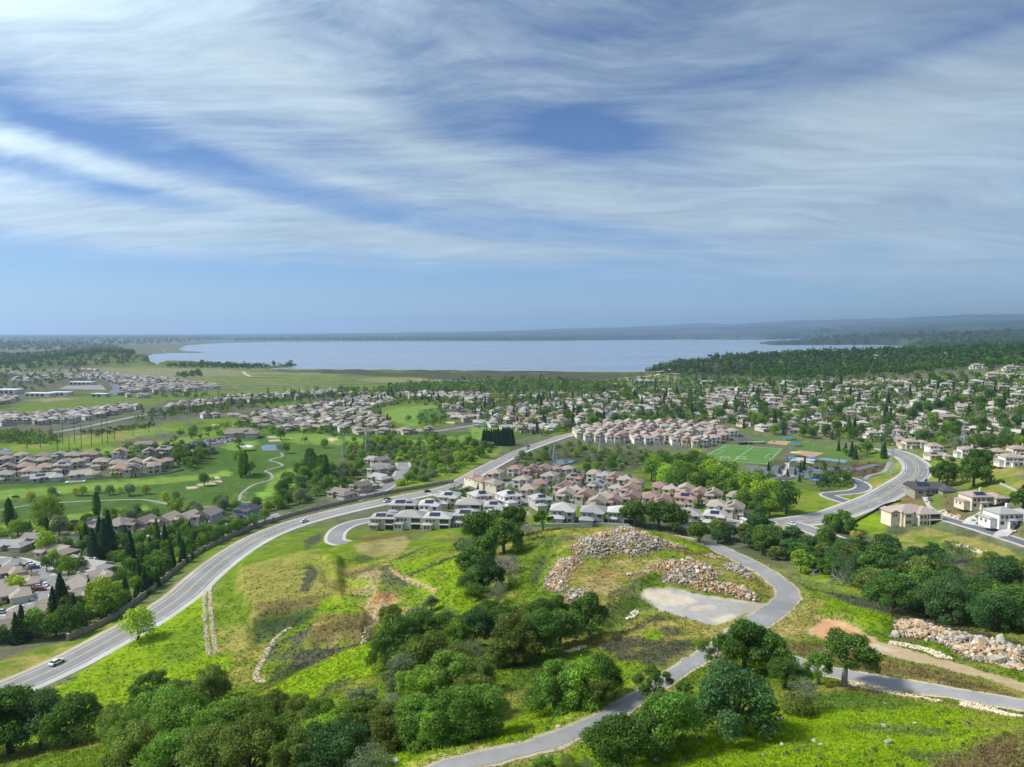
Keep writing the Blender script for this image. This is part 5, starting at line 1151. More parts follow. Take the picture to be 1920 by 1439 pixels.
NEAR = [ # px, py of the foot, crown width in pixels, kind, tone
(20,1412,125,'oak','dark'),(78,1402,100,'oak','blue'),(140,1398,95,'oak','dark'),(-25,1420,110,'oak','dark'),
(285,1338,78,'open','dark'),(328,1356,90,'live','olive'),(396,1322,86,'live','olive'),(360,1345,60,'live','olive'),(300,1385,100,'live','mid'),(228,1396,80,'live','olive'),(250,1412,80,'live','mid'),(340,1412,110,'live','mid'),(390,1372,60,'grey','sage'),
(255,1462,110,'live','olive'),(330,1468,110,'live','mid'),(415,1420,110,'live','mid'),(400,1478,130,'live','olive'),(470,1395,95,'live','olive'),(478,1368,60,'live','olive'),(518,1350,58,'live','olive'),(560,1348,55,'live','olive'),(590,1375,70,'live','mid'),
(505,1430,100,'live','mid'),(560,1410,90,'live','olive'),(605,1418,85,'live','bright'),(470,1470,120,'live','olive'),(560,1470,110,'live','olive'),(628,1462,130,'live','blue'),(645,1385,85,'live','fresh'),(610,1360,55,'oak','fresh'),(690,1480,90,'grey','sage'),
(690,1390,100,'live','olive'),(735,1398,90,'live','olive'),(680,1345,70,'live','sage'),(735,1345,60,'grey','gray'),(750,1375,55,'grey','sage'),(790,1395,115,'live','mid'),(850,1392,110,'live','mid'),(910,1378,105,'live','mid'),(780,1330,95,'live','fresh'),(835,1320,110,'live','mid'),(885,1345,95,'live','olive'),(820,1400,80,'live','fresh'),
(755,1300,80,'live','sage'),(800,1275,110,'live','olive'),(850,1280,90,'live','olive'),(895,1295,75,'live','olive'),(770,1262,60,'live','dark'),
(737,1192,48,'open','olive'),(722,1250,62,'oak','dark'),(755,1238,70,'oak','dark'),(785,1198,58,'oak','sage'),(808,1145,26,'oak','sage'),(790,1222,70,'oak','dark'),(830,1215,62,'oak','dark'),(840,1190,52,'grey','sage'),(860,1232,60,'oak','mid'),(890,1215,70,'oak','blue'),(915,1190,62,'oak','dark'),(885,1250,50,'grey','sage'),(940,1205,70,'oak','dark'),(965,1245,85,'live','olive'),(935,1250,55,'live','olive'),(975,1200,62,'live','olive'),(1010,1230,80,'oak','dark'),(1020,1185,60,'oak','dark'),(1050,1212,66,'oak','dark'),(1105,1192,72,'oak','dark'),(1045,1165,48,'oak','dark'),(1080,1205,45,'grey','gray'),
(880,1050,46,'grey','sage'),(898,1030,58,'oak','dark'),(925,1012,52,'oak','dark'),(945,1040,58,'oak','dark'),(960,1010,50,'oak','dark'),(990,1012,36,'grey','gray'),(1018,995,32,'open','dark'),(885,1085,52,'oak','dark'),(905,1070,60,'oak','dark'),(890,1120,48,'oak','dark'),(915,1112,56,'oak','blue'),(940,1100,56,'grey','gray'),(955,1075,40,'grey','gray'),(932,1135,44,'grey','sage'),(868,1040,30,'oak','dark'),
(1040,1335,108,'live','mid'),(1088,1325,104,'live','fresh'),(1128,1308,82,'oak','dark'),(1020,1310,70,'live','olive'),(1120,1322,66,'live','olive'),
(1378,1378,158,'live','blue'),(1252,1408,132,'live','mid'),(1212,1420,90,'oak','dark'),(1155,1452,118,'oak','dark'),(1225,1320,72,'open','dark'),(1282,1318,42,'open','dark'),(1395,1262,118,'oak','dark'),(1440,1262,90,'oak','dark'),(1345,1258,66,'open','dark'),(1470,1290,66,'oak','dark'),(1330,1330,60,'oak','mid'),
(1582,1288,122,'open','dark'),(1535,1282,58,'open','mid'),(1505,1335,72,'grey','sage'),(1500,1340,66,'shrub','olive'),
(1020,1462,52,'live','mid'),(1068,1462,50,'live','olive'),(985,1470,50,'shrub','mid'),(1100,1455,40,'grey','sage'),
(1190,988,58,'oak','dark'),(1235,993,62,'oak','dark'),(1262,998,60,'oak','dark'),(1310,1018,50,'oak','dark'),
(1775,912,46,'oak','dark'),(1760,908,36,'oak','dark'),(1830,885,44,'oak','dark'),(1825,914,56,'oak','dark'),(1845,872,34,'oak','dark'),(1877,907,14,'shrub','dark'),(1918,955,40,'oak','dark'),
(259,1200,58,'willow','lime'),(1502,1075,50,'oak','fresh'),(1605,1010,26,'shrub','gold'),(1580,1000,46,'live','mid'),(1560,995,40,'live','mid')]
for a in NEAR: plant(a[0], a[1], a[2] * (1.28 if a[1] < 1140 and a[0] < 1030 and a[0] > 800 else 1.16 if 1140 <= a[1] < 1262 and 700 < a[0] < 1120 else .93), *a[3:5], hk=.84 if a[0] == 1582 else 1.0)
def poly_pts(pts, spacing, seed, n=4000, dx=None):
    P = dens_line(pts, True, 8); w_ = cast(P[:, 0], P[:, 1])[:, :2]; rng = np.random.default_rng(seed); out = []
    x = rng.uniform(w_[:, 0].min(), w_[:, 0].max(), n); y = rng.uniform(w_[:, 1].min(), w_[:, 1].max(), n); m = inside(x, y, w_)
    cell = {}; xs, ys = x[m], y[m]
    for a, b in zip(xs, ys):
        ci, cj = int(a // spacing), int(b // spacing)
        if any(math.hypot(a - c, b - d) < spacing for i in (-1, 0, 1) for j in (-1, 0, 1) for c, d in cell.get((ci + i, cj + j), ())): continue
        cell.setdefault((ci, cj), []).append((a, b)); out.append((a, b))
    return np.array(out).reshape(-1, 2)
def fill(pts, spacing, size, kinds, tones, group, seed, n=4000, clear_house=7.0, clear_road=2.0):
    q = poly_pts(pts, spacing, seed, n); rn = random.Random(seed)
    if not len(q): return
    z = ground(q[:, 0], q[:, 1]); rd = grid_at(np.minimum(roadd, 99), np.arctan2(q[:, 0], q[:, 1]), np.log(np.hypot(q[:, 0], q[:, 1])))
    ppx, ppy = to_px(np.column_stack([q, z]))
    for (x, y), zz, r_, a, b in zip(q, z, rd, ppx, ppy):
        if r_ < clear_road or zz < -3 or (1022 < a < 1094 and 858 < b < 888): continue
        if clear_house and ((x - HX) ** 2 + (y - HY) ** 2).min() < clear_house ** 2: continue
        k = rn.choice(kinds); t = rn.choice(tones) if k not in ('conifer', 'poplar') else rn.choice(('pine', 'pine', 'dark', 'blue'))
        s = size * rn.uniform(.65, 1.3) * (1.5 if k == 'conifer' else 2.0 if k == 'poplar' else 1)
        T.append(dict(x=x, y=y, z=zz, s=s, k=k, t=t, d=math.sqrt(x * x + y * y + (CAMH - zz) ** 2), g=group, px=a, py=b, hk=1.0))
HX = np.array([h['x'] for h in H]); HY = np.array([h['y'] for h in H])
fill([(1322,1012),(1400,1000),(1440,1006),(1500,1016),(1600,1040),(1700,1052),(1760,1046),(2090,1100),(2090,1192),(1850,1190),(1760,1172),(1680,1150),(1610,1110),(1560,1085),(1500,1060),(1400,1036)], 6.6, 10.0, ['oak','oak','live','live','grey'], ['dark','dark','blue','blue','olive'], 'oaks of the wood below the hill road', 3, 6000, 8)
# beyond the hill the ground is hidden: the rest of that wood
GW = 'garden trees of the suburbs'
fill([(640,835),(720,826),(800,830),(880,834),(930,838),(920,850),(860,885),(800,905),(735,912),(770,880),(740,862),(650,862)], 7.0, 7.5, ['shrub','round','willow','shrub'], ['mid','fresh','sage','bright','olive'], 'willows and shrubs of the creek', 11, 5000, 8, 4)
fill([(520,905),(590,870),(640,880),(690,880),(650,915),(600,930),(560,948),(520,955)], 7.5, 7.5, ['shrub','round','willow','shrub'], ['mid','fresh','sage','dark'], 'willows and shrubs of the creek', 12, 4000, 9, 3)
fill([(975,862),(1040,835),(1100,836),(1200,842),(1245,855),(1215,868),(1150,884),(1090,888),(1010,884),(960,876)], 8, 6.0, ['shrub','shrub','willow','grey'], ['sage','mid','gray','dark','fresh'], 'willows and shrubs of the creek', 13, 5000, 9, 5)
fill([(1218,905),(1240,880),(1310,868),(1330,890),(1400,920),(1480,960),(1470,975),(1410,972),(1370,945),(1300,930),(1230,915)], 8.0, 12, ['round','willow','oak'], ['fresh','mid','dark','bright'], 'tall trees of the creek behind the tract', 14, 4000, 9, 3)
fill([(-150,1000),(100,985),(180,975),(300,965),(400,950),(470,955),(540,950),(480,965),(400,972),(300,984),(200,995),(100,1005),(-150,1012)], 7.0, 7, ['round','shrub','willow'], ['fresh','mid','dark','sage','bright'], 'trees between the golf course and the houses', 15, 5000, 8, 2)
fill([(90,1040),(170,1005),(230,1015),(330,1006),(420,992),(520,975),(560,962),(480,990),(420,1012),(370,1040),(300,1095),(215,1158),(170,1160),(240,1080),(200,1040)], 4.9, 6.4, ['round','round','round','conifer','shrub'], ['dark','mid','fresh','dark','mid'], 'trees along the long wall', 16, 9000, 8, 2.5)
fill([(-150,1230),(60,1205),(130,1195),(200,1160),(150,1135),(100,1165),(40,1190),(-150,1200)], 4.4, 7.5, ['round','conifer','round'], ['dark','mid','dark'], 'trees along the long wall', 17, 3000, 8, 4)
fill([(-150,1015),(110,1010),(200,1040),(180,1075),(110,1060),(-150,1045)], 11, 5.0, ['round'], ['fresh','lime','dark','mid'], GW, 18, 3000, 9.5, 4)
fill([(-150,1060),(40,1075),(90,1092),(80,1110),(30,1135),(-150,1150)], 12, 3.6, ['round','shrub'], ['lime','fresh','rust','sage','mid'], GW, 19, 3000, 8.5, 3)
fill([(-150,905),(60,908),(180,900),(300,890),(350,870),(320,855),(200,856),(-150,862)], 12, 5.0, ['round','round','shrub'], ['dark','fresh','mid'], GW, 20, 5000, 8.5, 2)
fill([(320,862),(345,850),(400,850),(380,872),(350,885)], 7, 8, ['round'], ['dark','mid'], GW, 21, 3000, 8, 2)
fill([(880,905),(960,888),(1080,890),(1200,915),(1310,935),(1400,960),(1390,985),(1300,975),(1150,965),(1030,950),(900,930)], 7.5, 4.0, ['round','shrub','round','conifer'], ['fresh','lime','dark','mid','bright'], 'small garden trees of the tract behind the hill', 22, 9000, 6.4, 1.2)
fill([(838,922),(862,917),(900,922),(905,932),(870,932)], 4, 4.0, ['round','shrub'], ['mid','sage','dark'], 'small garden trees of the tract behind the hill', 23, 3000, 5, 1)
fill([(1085,815),(1150,800),(1340,805),(1378,818),(1310,842),(1170,833)], 13, 3.0, ['round'], ['mid','dark','fresh'], GW, 24, 5000, 6.5, 1)
SUB = [(1290,738),(1420,724),(1560,722),(1700,722),(2090,712),(2090,850),(1720,842),(1620,832),(1470,820),(1380,800),(1340,792),(1200,792),(1120,800),(1060,812),(1000,820),(960,812),(1000,790),(1080,760),(1130,738),(1200,730),(1280,738)]
fill(SUB, 8.4, 8.6, ['round','round','round','round','round','conifer','shrub'], ['dark','dark','blue','mid','dark','fresh','sage','dark'], GW, 25, 40000, 7.6, 2)
fill([(640,745),(760,735),(920,740),(1060,742),(1100,750),(1040,775),(960,800),(900,790),(880,768),(830,762),(760,758),(700,765),(745,808),(640,815)], 9.0, 7.4, ['round','round','conifer','shrub'], ['dark','mid','dark','gold','mid'], GW, 26, 24000, 5.5, 2)
fill([(760,790),(830,765),(840,790),(800,806)], 14, 7, ['round'], ['mid','dark'], GW, 27, 2000, 9, 2)
fill([(440,795),(500,770),(640,752),(640,815),(560,812),(480,810)], 7.5, 6.0, ['round','round','shrub'], ['gold','dark','mid','dark'], GW, 28, 16000, 4.6, 2)
fill([(640,812),(820,816),(850,824),(900,836),(780,838),(640,828)], 26, 7, ['round'], ['fresh','mid'], GW, 29, 4000, 10, 2)
fill([(1440,868),(1590,870),(1600,898),(1560,905),(1440,905)], 9, 4.2, ['round','round','conifer'], ['olive','mid','olive','dark','plum'], 'trees of the park car park', 30, 5000, 0, 1.2)
fill([(1570,845),(1660,850),(1680,862),(1600,862)], 9, 8.5, ['conifer','round','conifer'], ['dark','mid'], 'trees beside the ball field', 31, 3000, 8, 3)
fill([(1590,892),(1602,874),(1640,868),(1660,870),(1645,884),(1620,894)], 5, 2.6, ['shrub','round'], ['olive','dark','gold'], 'shrubs in the mulch bed by the avenue', 32, 3000, 0, 1)
fill([(1530,905),(1590,900),(1600,912),(1540,922)], 6, 6, ['round'], ['dark','mid'], 'trees of the park car park', 33, 2000, 0, 1)
fill([(1730,930),(1800,925),(2090,950),(2090,1005),(1840,985),(1740,960)], 10, 2.2, ['shrub'], ['dark','olive','sage'], 'low shrubs beside the driveways', 34, 3000, 11, 1.5)
fill([(1760,850),(2090,845),(2090,862),(1760,866)], 12, 5, ['round','shrub'], ['dark','mid'], GW, 35, 2000, 10, 2)
FWD = 'w'
fill([(500,800),(640,815),(700,850),(560,850),(430,870),(420,840),(440,820)], 34, 8, ['round','willow'], ['fresh','mid','dark'], 'trees of the golf course', 36, 2000, 12, 2)
for a in [(18,992,20,'poplar','dark'),(182,975,20,'poplar','dark'),(88,990,52,'willow','fresh'),(383,911,20,'round','mid'),(460,893,30,'poplar','mid'),(452,896,26,'poplar','fresh'),(468,890,24,'round','fresh'),(610,930,0,'','')]:
    if a[2]: plant(a[0], a[1], a[2] if a[3] != 'poplar' else 46, a[3], a[4], 'trees of the golf course')
for k in range(9): plant(577 + k * 4.2, 886 + k * 1.6, 42 + 3 * math.sin(k), 'poplar', 'dark', 'poplar screen beside the fairway')
for a in [(58,940,15),(98,930,14),(142,930,12),(155,930,16),(184,925,12),(206,928,16),(225,925,10),(243,930,20),(274,927,15),(309,938,14),(330,937,16),(398,905,10),(120,985,12)]: plant(a[0], a[1], a[2], 'willow', random.choice(['sage','gold','lime']), 'young fairway trees in mulch rings')
for k in range(26): plant(906 + k * 2.2, 836 - (k % 2) * 3, 30, 'conifer', 'pine', 'clipped black-green screen trees beside the parkway')
for a in [(115,1160,52),(120,1152,40),(42,1205,40),(30,1205,30),(196,1045,44),(205,1040,46),(188,1040,40),(175,1052,38),(245,1060,40),(262,1110,26),(280,1105,26),(295,1100,22)]: plant(a[0], a[1], a[2] * 1.5, 'conifer', 'pine', 'tall evergreens behind the long wall')
for a in [(190,1152,54,'willow','lime'),(203,1160,46,'round','fresh'),(88,1040,32,'round','lime'),(128,1085,30,'round','fresh'),(147,1075,24,'round','dark'),(115,1078,22,'round','dark'),(88,1072,22,'round','dark'),(30,1114,26,'round','lime'),(65,1090,22,'grey','gray'),(50,1080,16,'round','rust')]: plant(*a, GW)

LAND = [(1480,1110,'the bend of the hilltop road'),(1150,1020,'the northern rock heap'),(1040,1080,'the western rock heap'),(1330,1085,'the eastern rock heap'),(1830,1220,'the rock heap at the right edge'),(1560,1180,'the orange dirt bank'),(1290,1135,'the pale sandy lot'),(1400,1200,'the fork of the hill roads'),(1765,1297,'the lower hill road'),(1000,1400,'the narrow road at the bottom edge'),(0,1439,'the bottom left corner'),(392,1170,'the straight stone ditch'),(500,1230,'the curved stone ditch'),(105,1246,'the white car on the parkway'),(700,1150,'the red dirt scar'),(630,1010,'the bare cul-de-sac'),(722,990,'the hillside row of balconied houses'),(830,930,'the tract entry'),(70,1090,'the curving street at left'),(512,840,'the golf pond'),(390,835,'the golf car park'),(380,905,'the fairway bunkers'),(1058,867,'the wetland pond'),(1390,855,'the soccer field'),(1510,850,'the baseball diamond'),(1500,885,'the park car park'),(1715,880,'the avenue bend'),(1710,985,'the big balconied house'),(1490,985,'the side road junction'),(1140,780,'the dark loop street'),(1348,745,'the divided parkway'),(935,826,'the dark evergreen screen'),(760,778,'the looping fairway'),(1190,735,'the brown knoll'),(1870,705,'the knoll estates'),(1806,840,'the pylon above the avenue'),(1445,755,'the short dark hill street'),(750,885,'the golf court bulb'),(300,1000,'the walled street row'),(530,915,'the striped fairway'),(1100,925,'the middle of the red-roofed tract'),(1300,965,'the east end of the red-roofed tract'),(1200,820,'the pale tract'),(640,935,'the end house of the golf court'),(150,880,'the left tract court'),(560,1130,'the mown terrace pad'),(850,1370,'the central oak clump'),(500,1420,'the bottom oak thicket'),(920,1070,'the oak string below the crest'),(1590,1290,'the roadside solitary oak'),(250,1120,'the long garden wall'),(1700,1100,'the middle of the dark wood'),(1880,1150,'the right end of the dark wood'),(1600,1060,'the left end of the dark wood'),(1600,760,'the upper suburb terraces'),(1750,800,'the lower suburb terraces'),(1480,800,'the suburb edge above the ball fields'),(1040,760,'the cypress-lined lanes'),(880,770,'the roofs inside the looping fairway'),(560,790,'the yellow-green hedged lanes')]
LP = np.array([(a, b) for a, b, _ in LAND], float)
FARGROUP = {}
def add_tree(t, label):
    kd = t['k']; lod = 0 if (t['d'] < 215 and kd in ('oak','live','open','grey','willow','shrub')) else 1
    nv = {0: 5, 1: 3}[lod] if kd != 'grey' else 2
    rn = random.Random(int(t['x'] * 13 + t['y'] * 7)); cm, tm = tproto(kd, lod, rn.randrange(nv))
    o = bpy.data.objects.new(NAME_W[kd], None); COL.objects.link(o)
    s = t['s'] if kd in ('conifer', 'poplar') else t['s'] / 2
    o.location = (t['x'], t['y'], t['z'] - .1); o.rotation_euler = (0, 0, rn.uniform(0, 6.28)); o.scale = (s * rn.uniform(.92, 1.08), s * rn.uniform(.92, 1.08), s * rn.uniform(.88, 1.06) * t['hk'])
    tag(o, label, 'shrub' if kd == 'shrub' else 'tree', t['g'])
    c0 = TONE[t['t']]; v = rn.uniform(.82, 1.2); hu = rn.uniform(-.08, .08)
    mk_obj('crown', cm, o, None, (c0[0] * v * (1 + hu), c0[1] * v, c0[2] * v))
    mk_obj('trunk' if kd != 'shrub' else 'stem', tm, o)
LIM = dict(oak_tree=290, leafless_tree=290, willow_tree=290, shrub=290, leafy_tree=290, evergreen_tree=290, poplar_tree=290)
by = {}
for t in T: by.setdefault(NAME_W[t['k']], []).append(t)
left_over = []; cnt = {}; chosen = []
for nm, ts in by.items():
    left_over += [t for t in ts if not -40 < t['px'] < 1960]; ts = [t for t in ts if -40 < t['px'] < 1960]
    ts.sort(key=lambda t: -(t['s'] / t['d'])); chosen += ts[:LIM[nm]]; left_over += ts[LIM[nm]:]
lab = {}
for t in chosen:
    j = int(np.argmin((LP[:, 0] - t['px']) ** 2 + ((LP[:, 1] - t['py']) * 1.6) ** 2)); t['lm'] = j
    lab.setdefault((t['k'], j), []).append(t)
for (kd, j), ts in lab.items():
    ts.sort(key=lambda t: (LP[j, 0] - t['px']) ** 2 + (LP[j, 1] - t['py']) ** 2)
    for r_, t in enumerate(ts):
        rk = 'the nearest' if r_ == 0 else 'the ' + ordinal(r_ + 1) + ' nearest'
        add_tree(t, '%s %s, %s to %s' % (TONE_W[t['t']], KIND_W[kd], rk, LAND[j][2]))
# trees past the count, and the woods that read as one mass
LOW = {}
def low(kind, var, n, leaf):
    k = (kind, var, n)
    if k not in LOW: LOW[k] = crown(kind, n, leaf, var * 5 + 3)
    return LOW[k]
def forest(name, ts, label, n=90, leaf=.20, dim=1.0):
    VV, CC, nq_ = [], [], 0
    for t in ts:
        rn = random.Random(int(t['x'] * 3 + t['y'])); kd = t['k']; V, F, c = low(kd, rn.randrange(4), n if kd not in ('conifer', 'poplar') else max(50, n // 2), leaf if kd not in ('conifer', 'poplar') else .06)
        s = t['s'] if kd in ('conifer', 'poplar') else t['s'] / 2; a = rn.uniform(0, 6.28); ca, sa = math.cos(a) * s, math.sin(a) * s
        zo = .28 if kd in ('round', 'willow', 'oak') else 0
        VV.append(np.column_stack([V[:, 0] * ca - V[:, 1] * sa + t['x'], V[:, 0] * sa + V[:, 1] * ca + t['y'], (V[:, 2] - zo) * s * .98 + t['z'] - .04 * s]))
        CC.append(c * np.array(TONE[t['t']]) * rn.uniform(.8, 1.2) * dim)
        if t['d'] < 1300 and kd != 'shrub':
            w0 = .07 * s if kd not in ('conifer', 'poplar') else .02 * s; hh = .8 * s if kd not in ('conifer', 'poplar') else .3 * s
            for dx, dy in ((w0, 0), (0, w0)):
                VV.append(np.array([(t['x'] - dx, t['y'] - dy, t['z'] - .3), (t['x'] + dx, t['y'] + dy, t['z'] - .3), (t['x'] + dx * .7, t['y'] + dy * .7, t['z'] + hh), (t['x'] - dx * .7, t['y'] - dy * .7, t['z'] + hh)]))
                CC.append(np.tile((.09, .075, .06), (4, 1)))
    if not VV: return
    V = np.vstack(VV); tag(mk_obj(name, mk_mesh(name, V, np.arange(len(V)).reshape(-1, 4), M['leafm'], attrs={'col': np.vstack(CC)})), label, kind='stuff')
forest('garden_trees', left_over, 'small trees and shrubs filling the gardens across the suburbs', 58, .24, .80)
print('TREES', len(chosen), len(left_over))
T = []
def fwood(*a, **k): fill(*a, **k)
fill([(1208,700),(1245,688),(1300,676),(1400,671),(1500,666),(1600,663),(1700,660),(1800,656),(2090,648),(2090,690),(1800,694),(1700,704),(1600,708),(1500,711),(1420,710),(1380,706),(1300,707)], 13, 15, ['oak','round','round'], ['dark','blue','dark','dark','blue'], FWD, 41, 26000, 0, 0)
fill([(-150,668),(60,664),(160,655),(215,652),(250,660),(262,676),(240,684),(160,688),(60,695),(-150,700)], 17, 13, ['oak','round'], ['dark','dark','blue'], FWD, 42, 9000, 0, 0)
fill([(-150,640),(120,644),(230,650),(160,656),(-150,662)], 34, 17, ['oak','round'], ['dark','blue'], FWD, 43, 9000, 0, 0)
fill([(310,688),(380,684),(450,687),(500,688.5),(556,686),(540,689),(460,693),(400,691),(330,691)], 13, 12, ['oak','round'], ['dark','blue'], FWD, 44, 7000, 0, 0)
fill([(330,706),(372,699),(378,707),(340,709)], 11, 12, ['oak'], ['dark'], FWD, 45, 2000, 0, 0)
fill([(-150,705),(150,695),(170,700),(120,712),(60,735),(-150,735)], 22, 10, ['round','oak'], ['dark','blue','mid'], FWD, 46, 6000, 10, 0)
fill([(700,735),(760,725),(900,718),(1050,716),(1120,722),(1170,722),(1175,735),(1110,742),(1050,734),(900,738),(780,742)], 12, 13, ['round','willow','oak'], ['mid','dark','sage','fresh'], FWD, 47, 9000, 9, 0)
fill([(560,740),(640,732),(720,738),(640,750)], 14, 10, ['round'], ['dark','mid'], FWD, 48, 4000, 9, 0)
fill([(280,745),(350,742),(420,752),(340,765),(300,775),(250,790),(300,790),(440,770),(640,745),(640,738),(430,752)], 12, 10, ['round','conifer','round'], ['dark','mid','dark'], FWD, 49, 9000, 6.5, 1)
fill([(1290,742),(1340,732),(1345,760),(1310,775),(1290,768)], 12, 10, ['round','conifer'], ['dark','mid'], FWD, 50, 3000, 8, 3)
fill([(1200,790),(1300,780),(1330,770),(1345,770),(1330,792),(1230,800)], 11, 8, ['round','shrub'], ['fresh','mid','dark'], FWD, 51, 3000, 8, 3)
fill([(-150,815),(40,835),(110,832),(105,818),(60,812),(-150,805)], 7, 8, ['shrub','shrub','round'], ['fresh','mid','sage'], FWD, 52, 3000, 8, 3)
fill([(150,812),(280,795),(290,800),(220,812),(180,820)], 9, 7, ['shrub'], ['dark','mid'], FWD, 53, 3000, 8, 3)
fill([(224,848),(300,838),(320,828),(345,834),(330,845),(290,850),(230,856)], 8, 7, ['round','live','shrub'], ['dark','dark','mid'], FWD, 54, 3000, 7, 2)
fill([(330,815),(430,800),(470,790),(480,800),(440,812),(360,825)], 11, 8, ['shrub','round'], ['dark','mid'], FWD, 55, 3000, 8, 2)
fill([(100,850),(230,852),(224,858),(110,858)], 7, 5, ['shrub','round'], ['dark','mid'], FWD, 56, 3000, 6, 2)
fill([(1180,712),(1260,716),(1400,720),(1400,732),(1300,738),(1190,728)], 14, 9, ['round','conifer'], ['dark','mid'], FWD, 57, 5000, 9, 2)
fill([(1740,645),(2090,632),(2090,650),(1800,655)], 30, 15, ['oak'], ['dark','blue'], FWD, 58, 5000, 0, 0)
fill([(1270,712),(1500,712),(1700,706),(2090,695),(2090,715),(1700,722),(1500,726),(1300,724)], 16, 9, ['round','oak'], ['dark','mid','blue'], FWD, 59, 8000, 10, 2)
fill([(440,640.5),(640,640),(1000,639),(1080,638.5),(1080,633),(860,634),(640,635),(440,637)], 85, 26, ['round'], ['dark','blue'], FWD, 60, 9000, 0, 0)
fill([(1440,643),(1550,636),(1700,630),(2090,624),(2090,640),(1760,646),(1640,645)], 70, 22, ['oak'], ['dark','blue'], FWD, 61, 7000, 0, 0)
fill([(-150,631),(330,631),(440,637),(260,648),(150,650),(-150,645)], 75, 26, ['round'], ['dark','blue'], FWD, 62, 9000, 0, 0)
fill([(1440,634),(1600,632),(2090,618),(2090,628),(1600,638)], 120, 34, ['round'], ['dark','blue'], FWD, 63, 6000, 0, 0)
nearw = [t for t in T if t['d'] < 1400]; farw = [t for t in T if t['d'] >= 1400]
forest('tree_belts', nearw, 'belts of leafy trees between the fields and the suburbs', 58, .24, .78)
forest('far_woods', farw, 'dark wooded hills and lakeshore woods in the distance', 19, .39, .60)
print('WOODS', len(nearw), len(farw))
# ------------------------------------------------------------------ rock heaps, ditches, loose boulders
def b_rock(src):
    def f(g, p):
        c = objcol(g) if src == 'obj' else g.node('Attribute', attribute_name='col').outputs['Color']
        n = g.noise(wpos(g), 1.6, 5, .65); n2 = g.noise(wpos(g), 7.0, 3, .6)
        k = g.m('MULTIPLY_ADD', g.m('SUBTRACT', n, .5), .9, g.m('MULTIPLY_ADD', g.m('SUBTRACT', n2, .5), .5, 1.0))
        g.l.new(g.mix(1.0, c, g.node('CombineColor', {0: k, 1: k, 2: k}).outputs[0], 'MULTIPLY'), p.inputs['Base Color'])
        bump(g, p, n2, .6, .06)
    return f
M['rock'] = mat('rock', b_rock('obj'), .9, .2); M['rubble'] = mat('rubble', b_rock('vert'), .9, .2)
def rock_mesh(seed):
    rn = random.Random(seed); bm = bmesh.new(); st = (rn.uniform(.8, 1.25), rn.uniform(.7, 1.0), rn.uniform(.55, .85))
    for k in range(15):
        v = Vector((rn.gauss(0, 1), rn.gauss(0, 1), rn.gauss(0, 1))).normalized() * rn.uniform(.8, 1.05)
        bm.verts.new((v.x * st[0], v.y * st[1], v.z * st[2]))
    bmesh.ops.convex_hull(bm, input=bm.verts[:]); bmesh.ops.delete(bm, geom=[v for v in bm.verts if not v.link_faces], context='VERTS')
    bmesh.ops.recalc_face_normals(bm, faces=bm.faces[:])
    e = bpy.data.meshes.new('rock'); bm.to_mesh(e); bm.free(); e.materials.append(M['rock']); return e
ROCKS = [rock_mesh(100 + k) for k in range(14)]
RNP = []
for e in ROCKS:
    co = np.empty(len(e.vertices) * 3); e.vertices.foreach_get('co', co); RNP.append((co.reshape(-1, 3), np.array([list(p.vertices) for p in e.polygons])))
RC = [(.44,.32,.20),(.50,.38,.25),(.36,.32,.26),(.47,.42,.34),(.57,.50,.39),(.26,.235,.20),(.46,.27,.14),(.40,.365,.31),(.54,.43,.30)]
def rubble_mesh(name, items):
    VV, FF, CC, n = [], [], [], 0; rn = random.Random(5)
    for x, y, z, s, c in items:
        V, F = RNP[rn.randrange(14)]; m_ = np.array(Euler((rn.uniform(0, 6), rn.uniform(0, 6), rn.uniform(0, 6))).to_matrix())
        VV.append(V @ m_.T * s + np.array([x, y, z])); FF.append(F + n); CC.append(np.tile(c, (len(V), 1))); n += len(V)
    return mk_mesh(name, np.vstack(VV), np.vstack(FF), M['rubble'], attrs={'col': np.vstack(CC)})
PILE_LABEL = dict(north='tall heap of tan and grey boulders along the hill crest', west='long curving ridge of tan and grey boulders on the left of the hilltop', southwest='grey boulder heap half hidden behind two dark oaks', middle='small low scatter of stones in the middle of the hilltop', east='long boulder heap between the sandy lot and the road bend', roadside='short low heap of stones beside the hilltop road', right='wide spread of pale boulders at the right edge above the dirt track')
rn = random.Random(21)
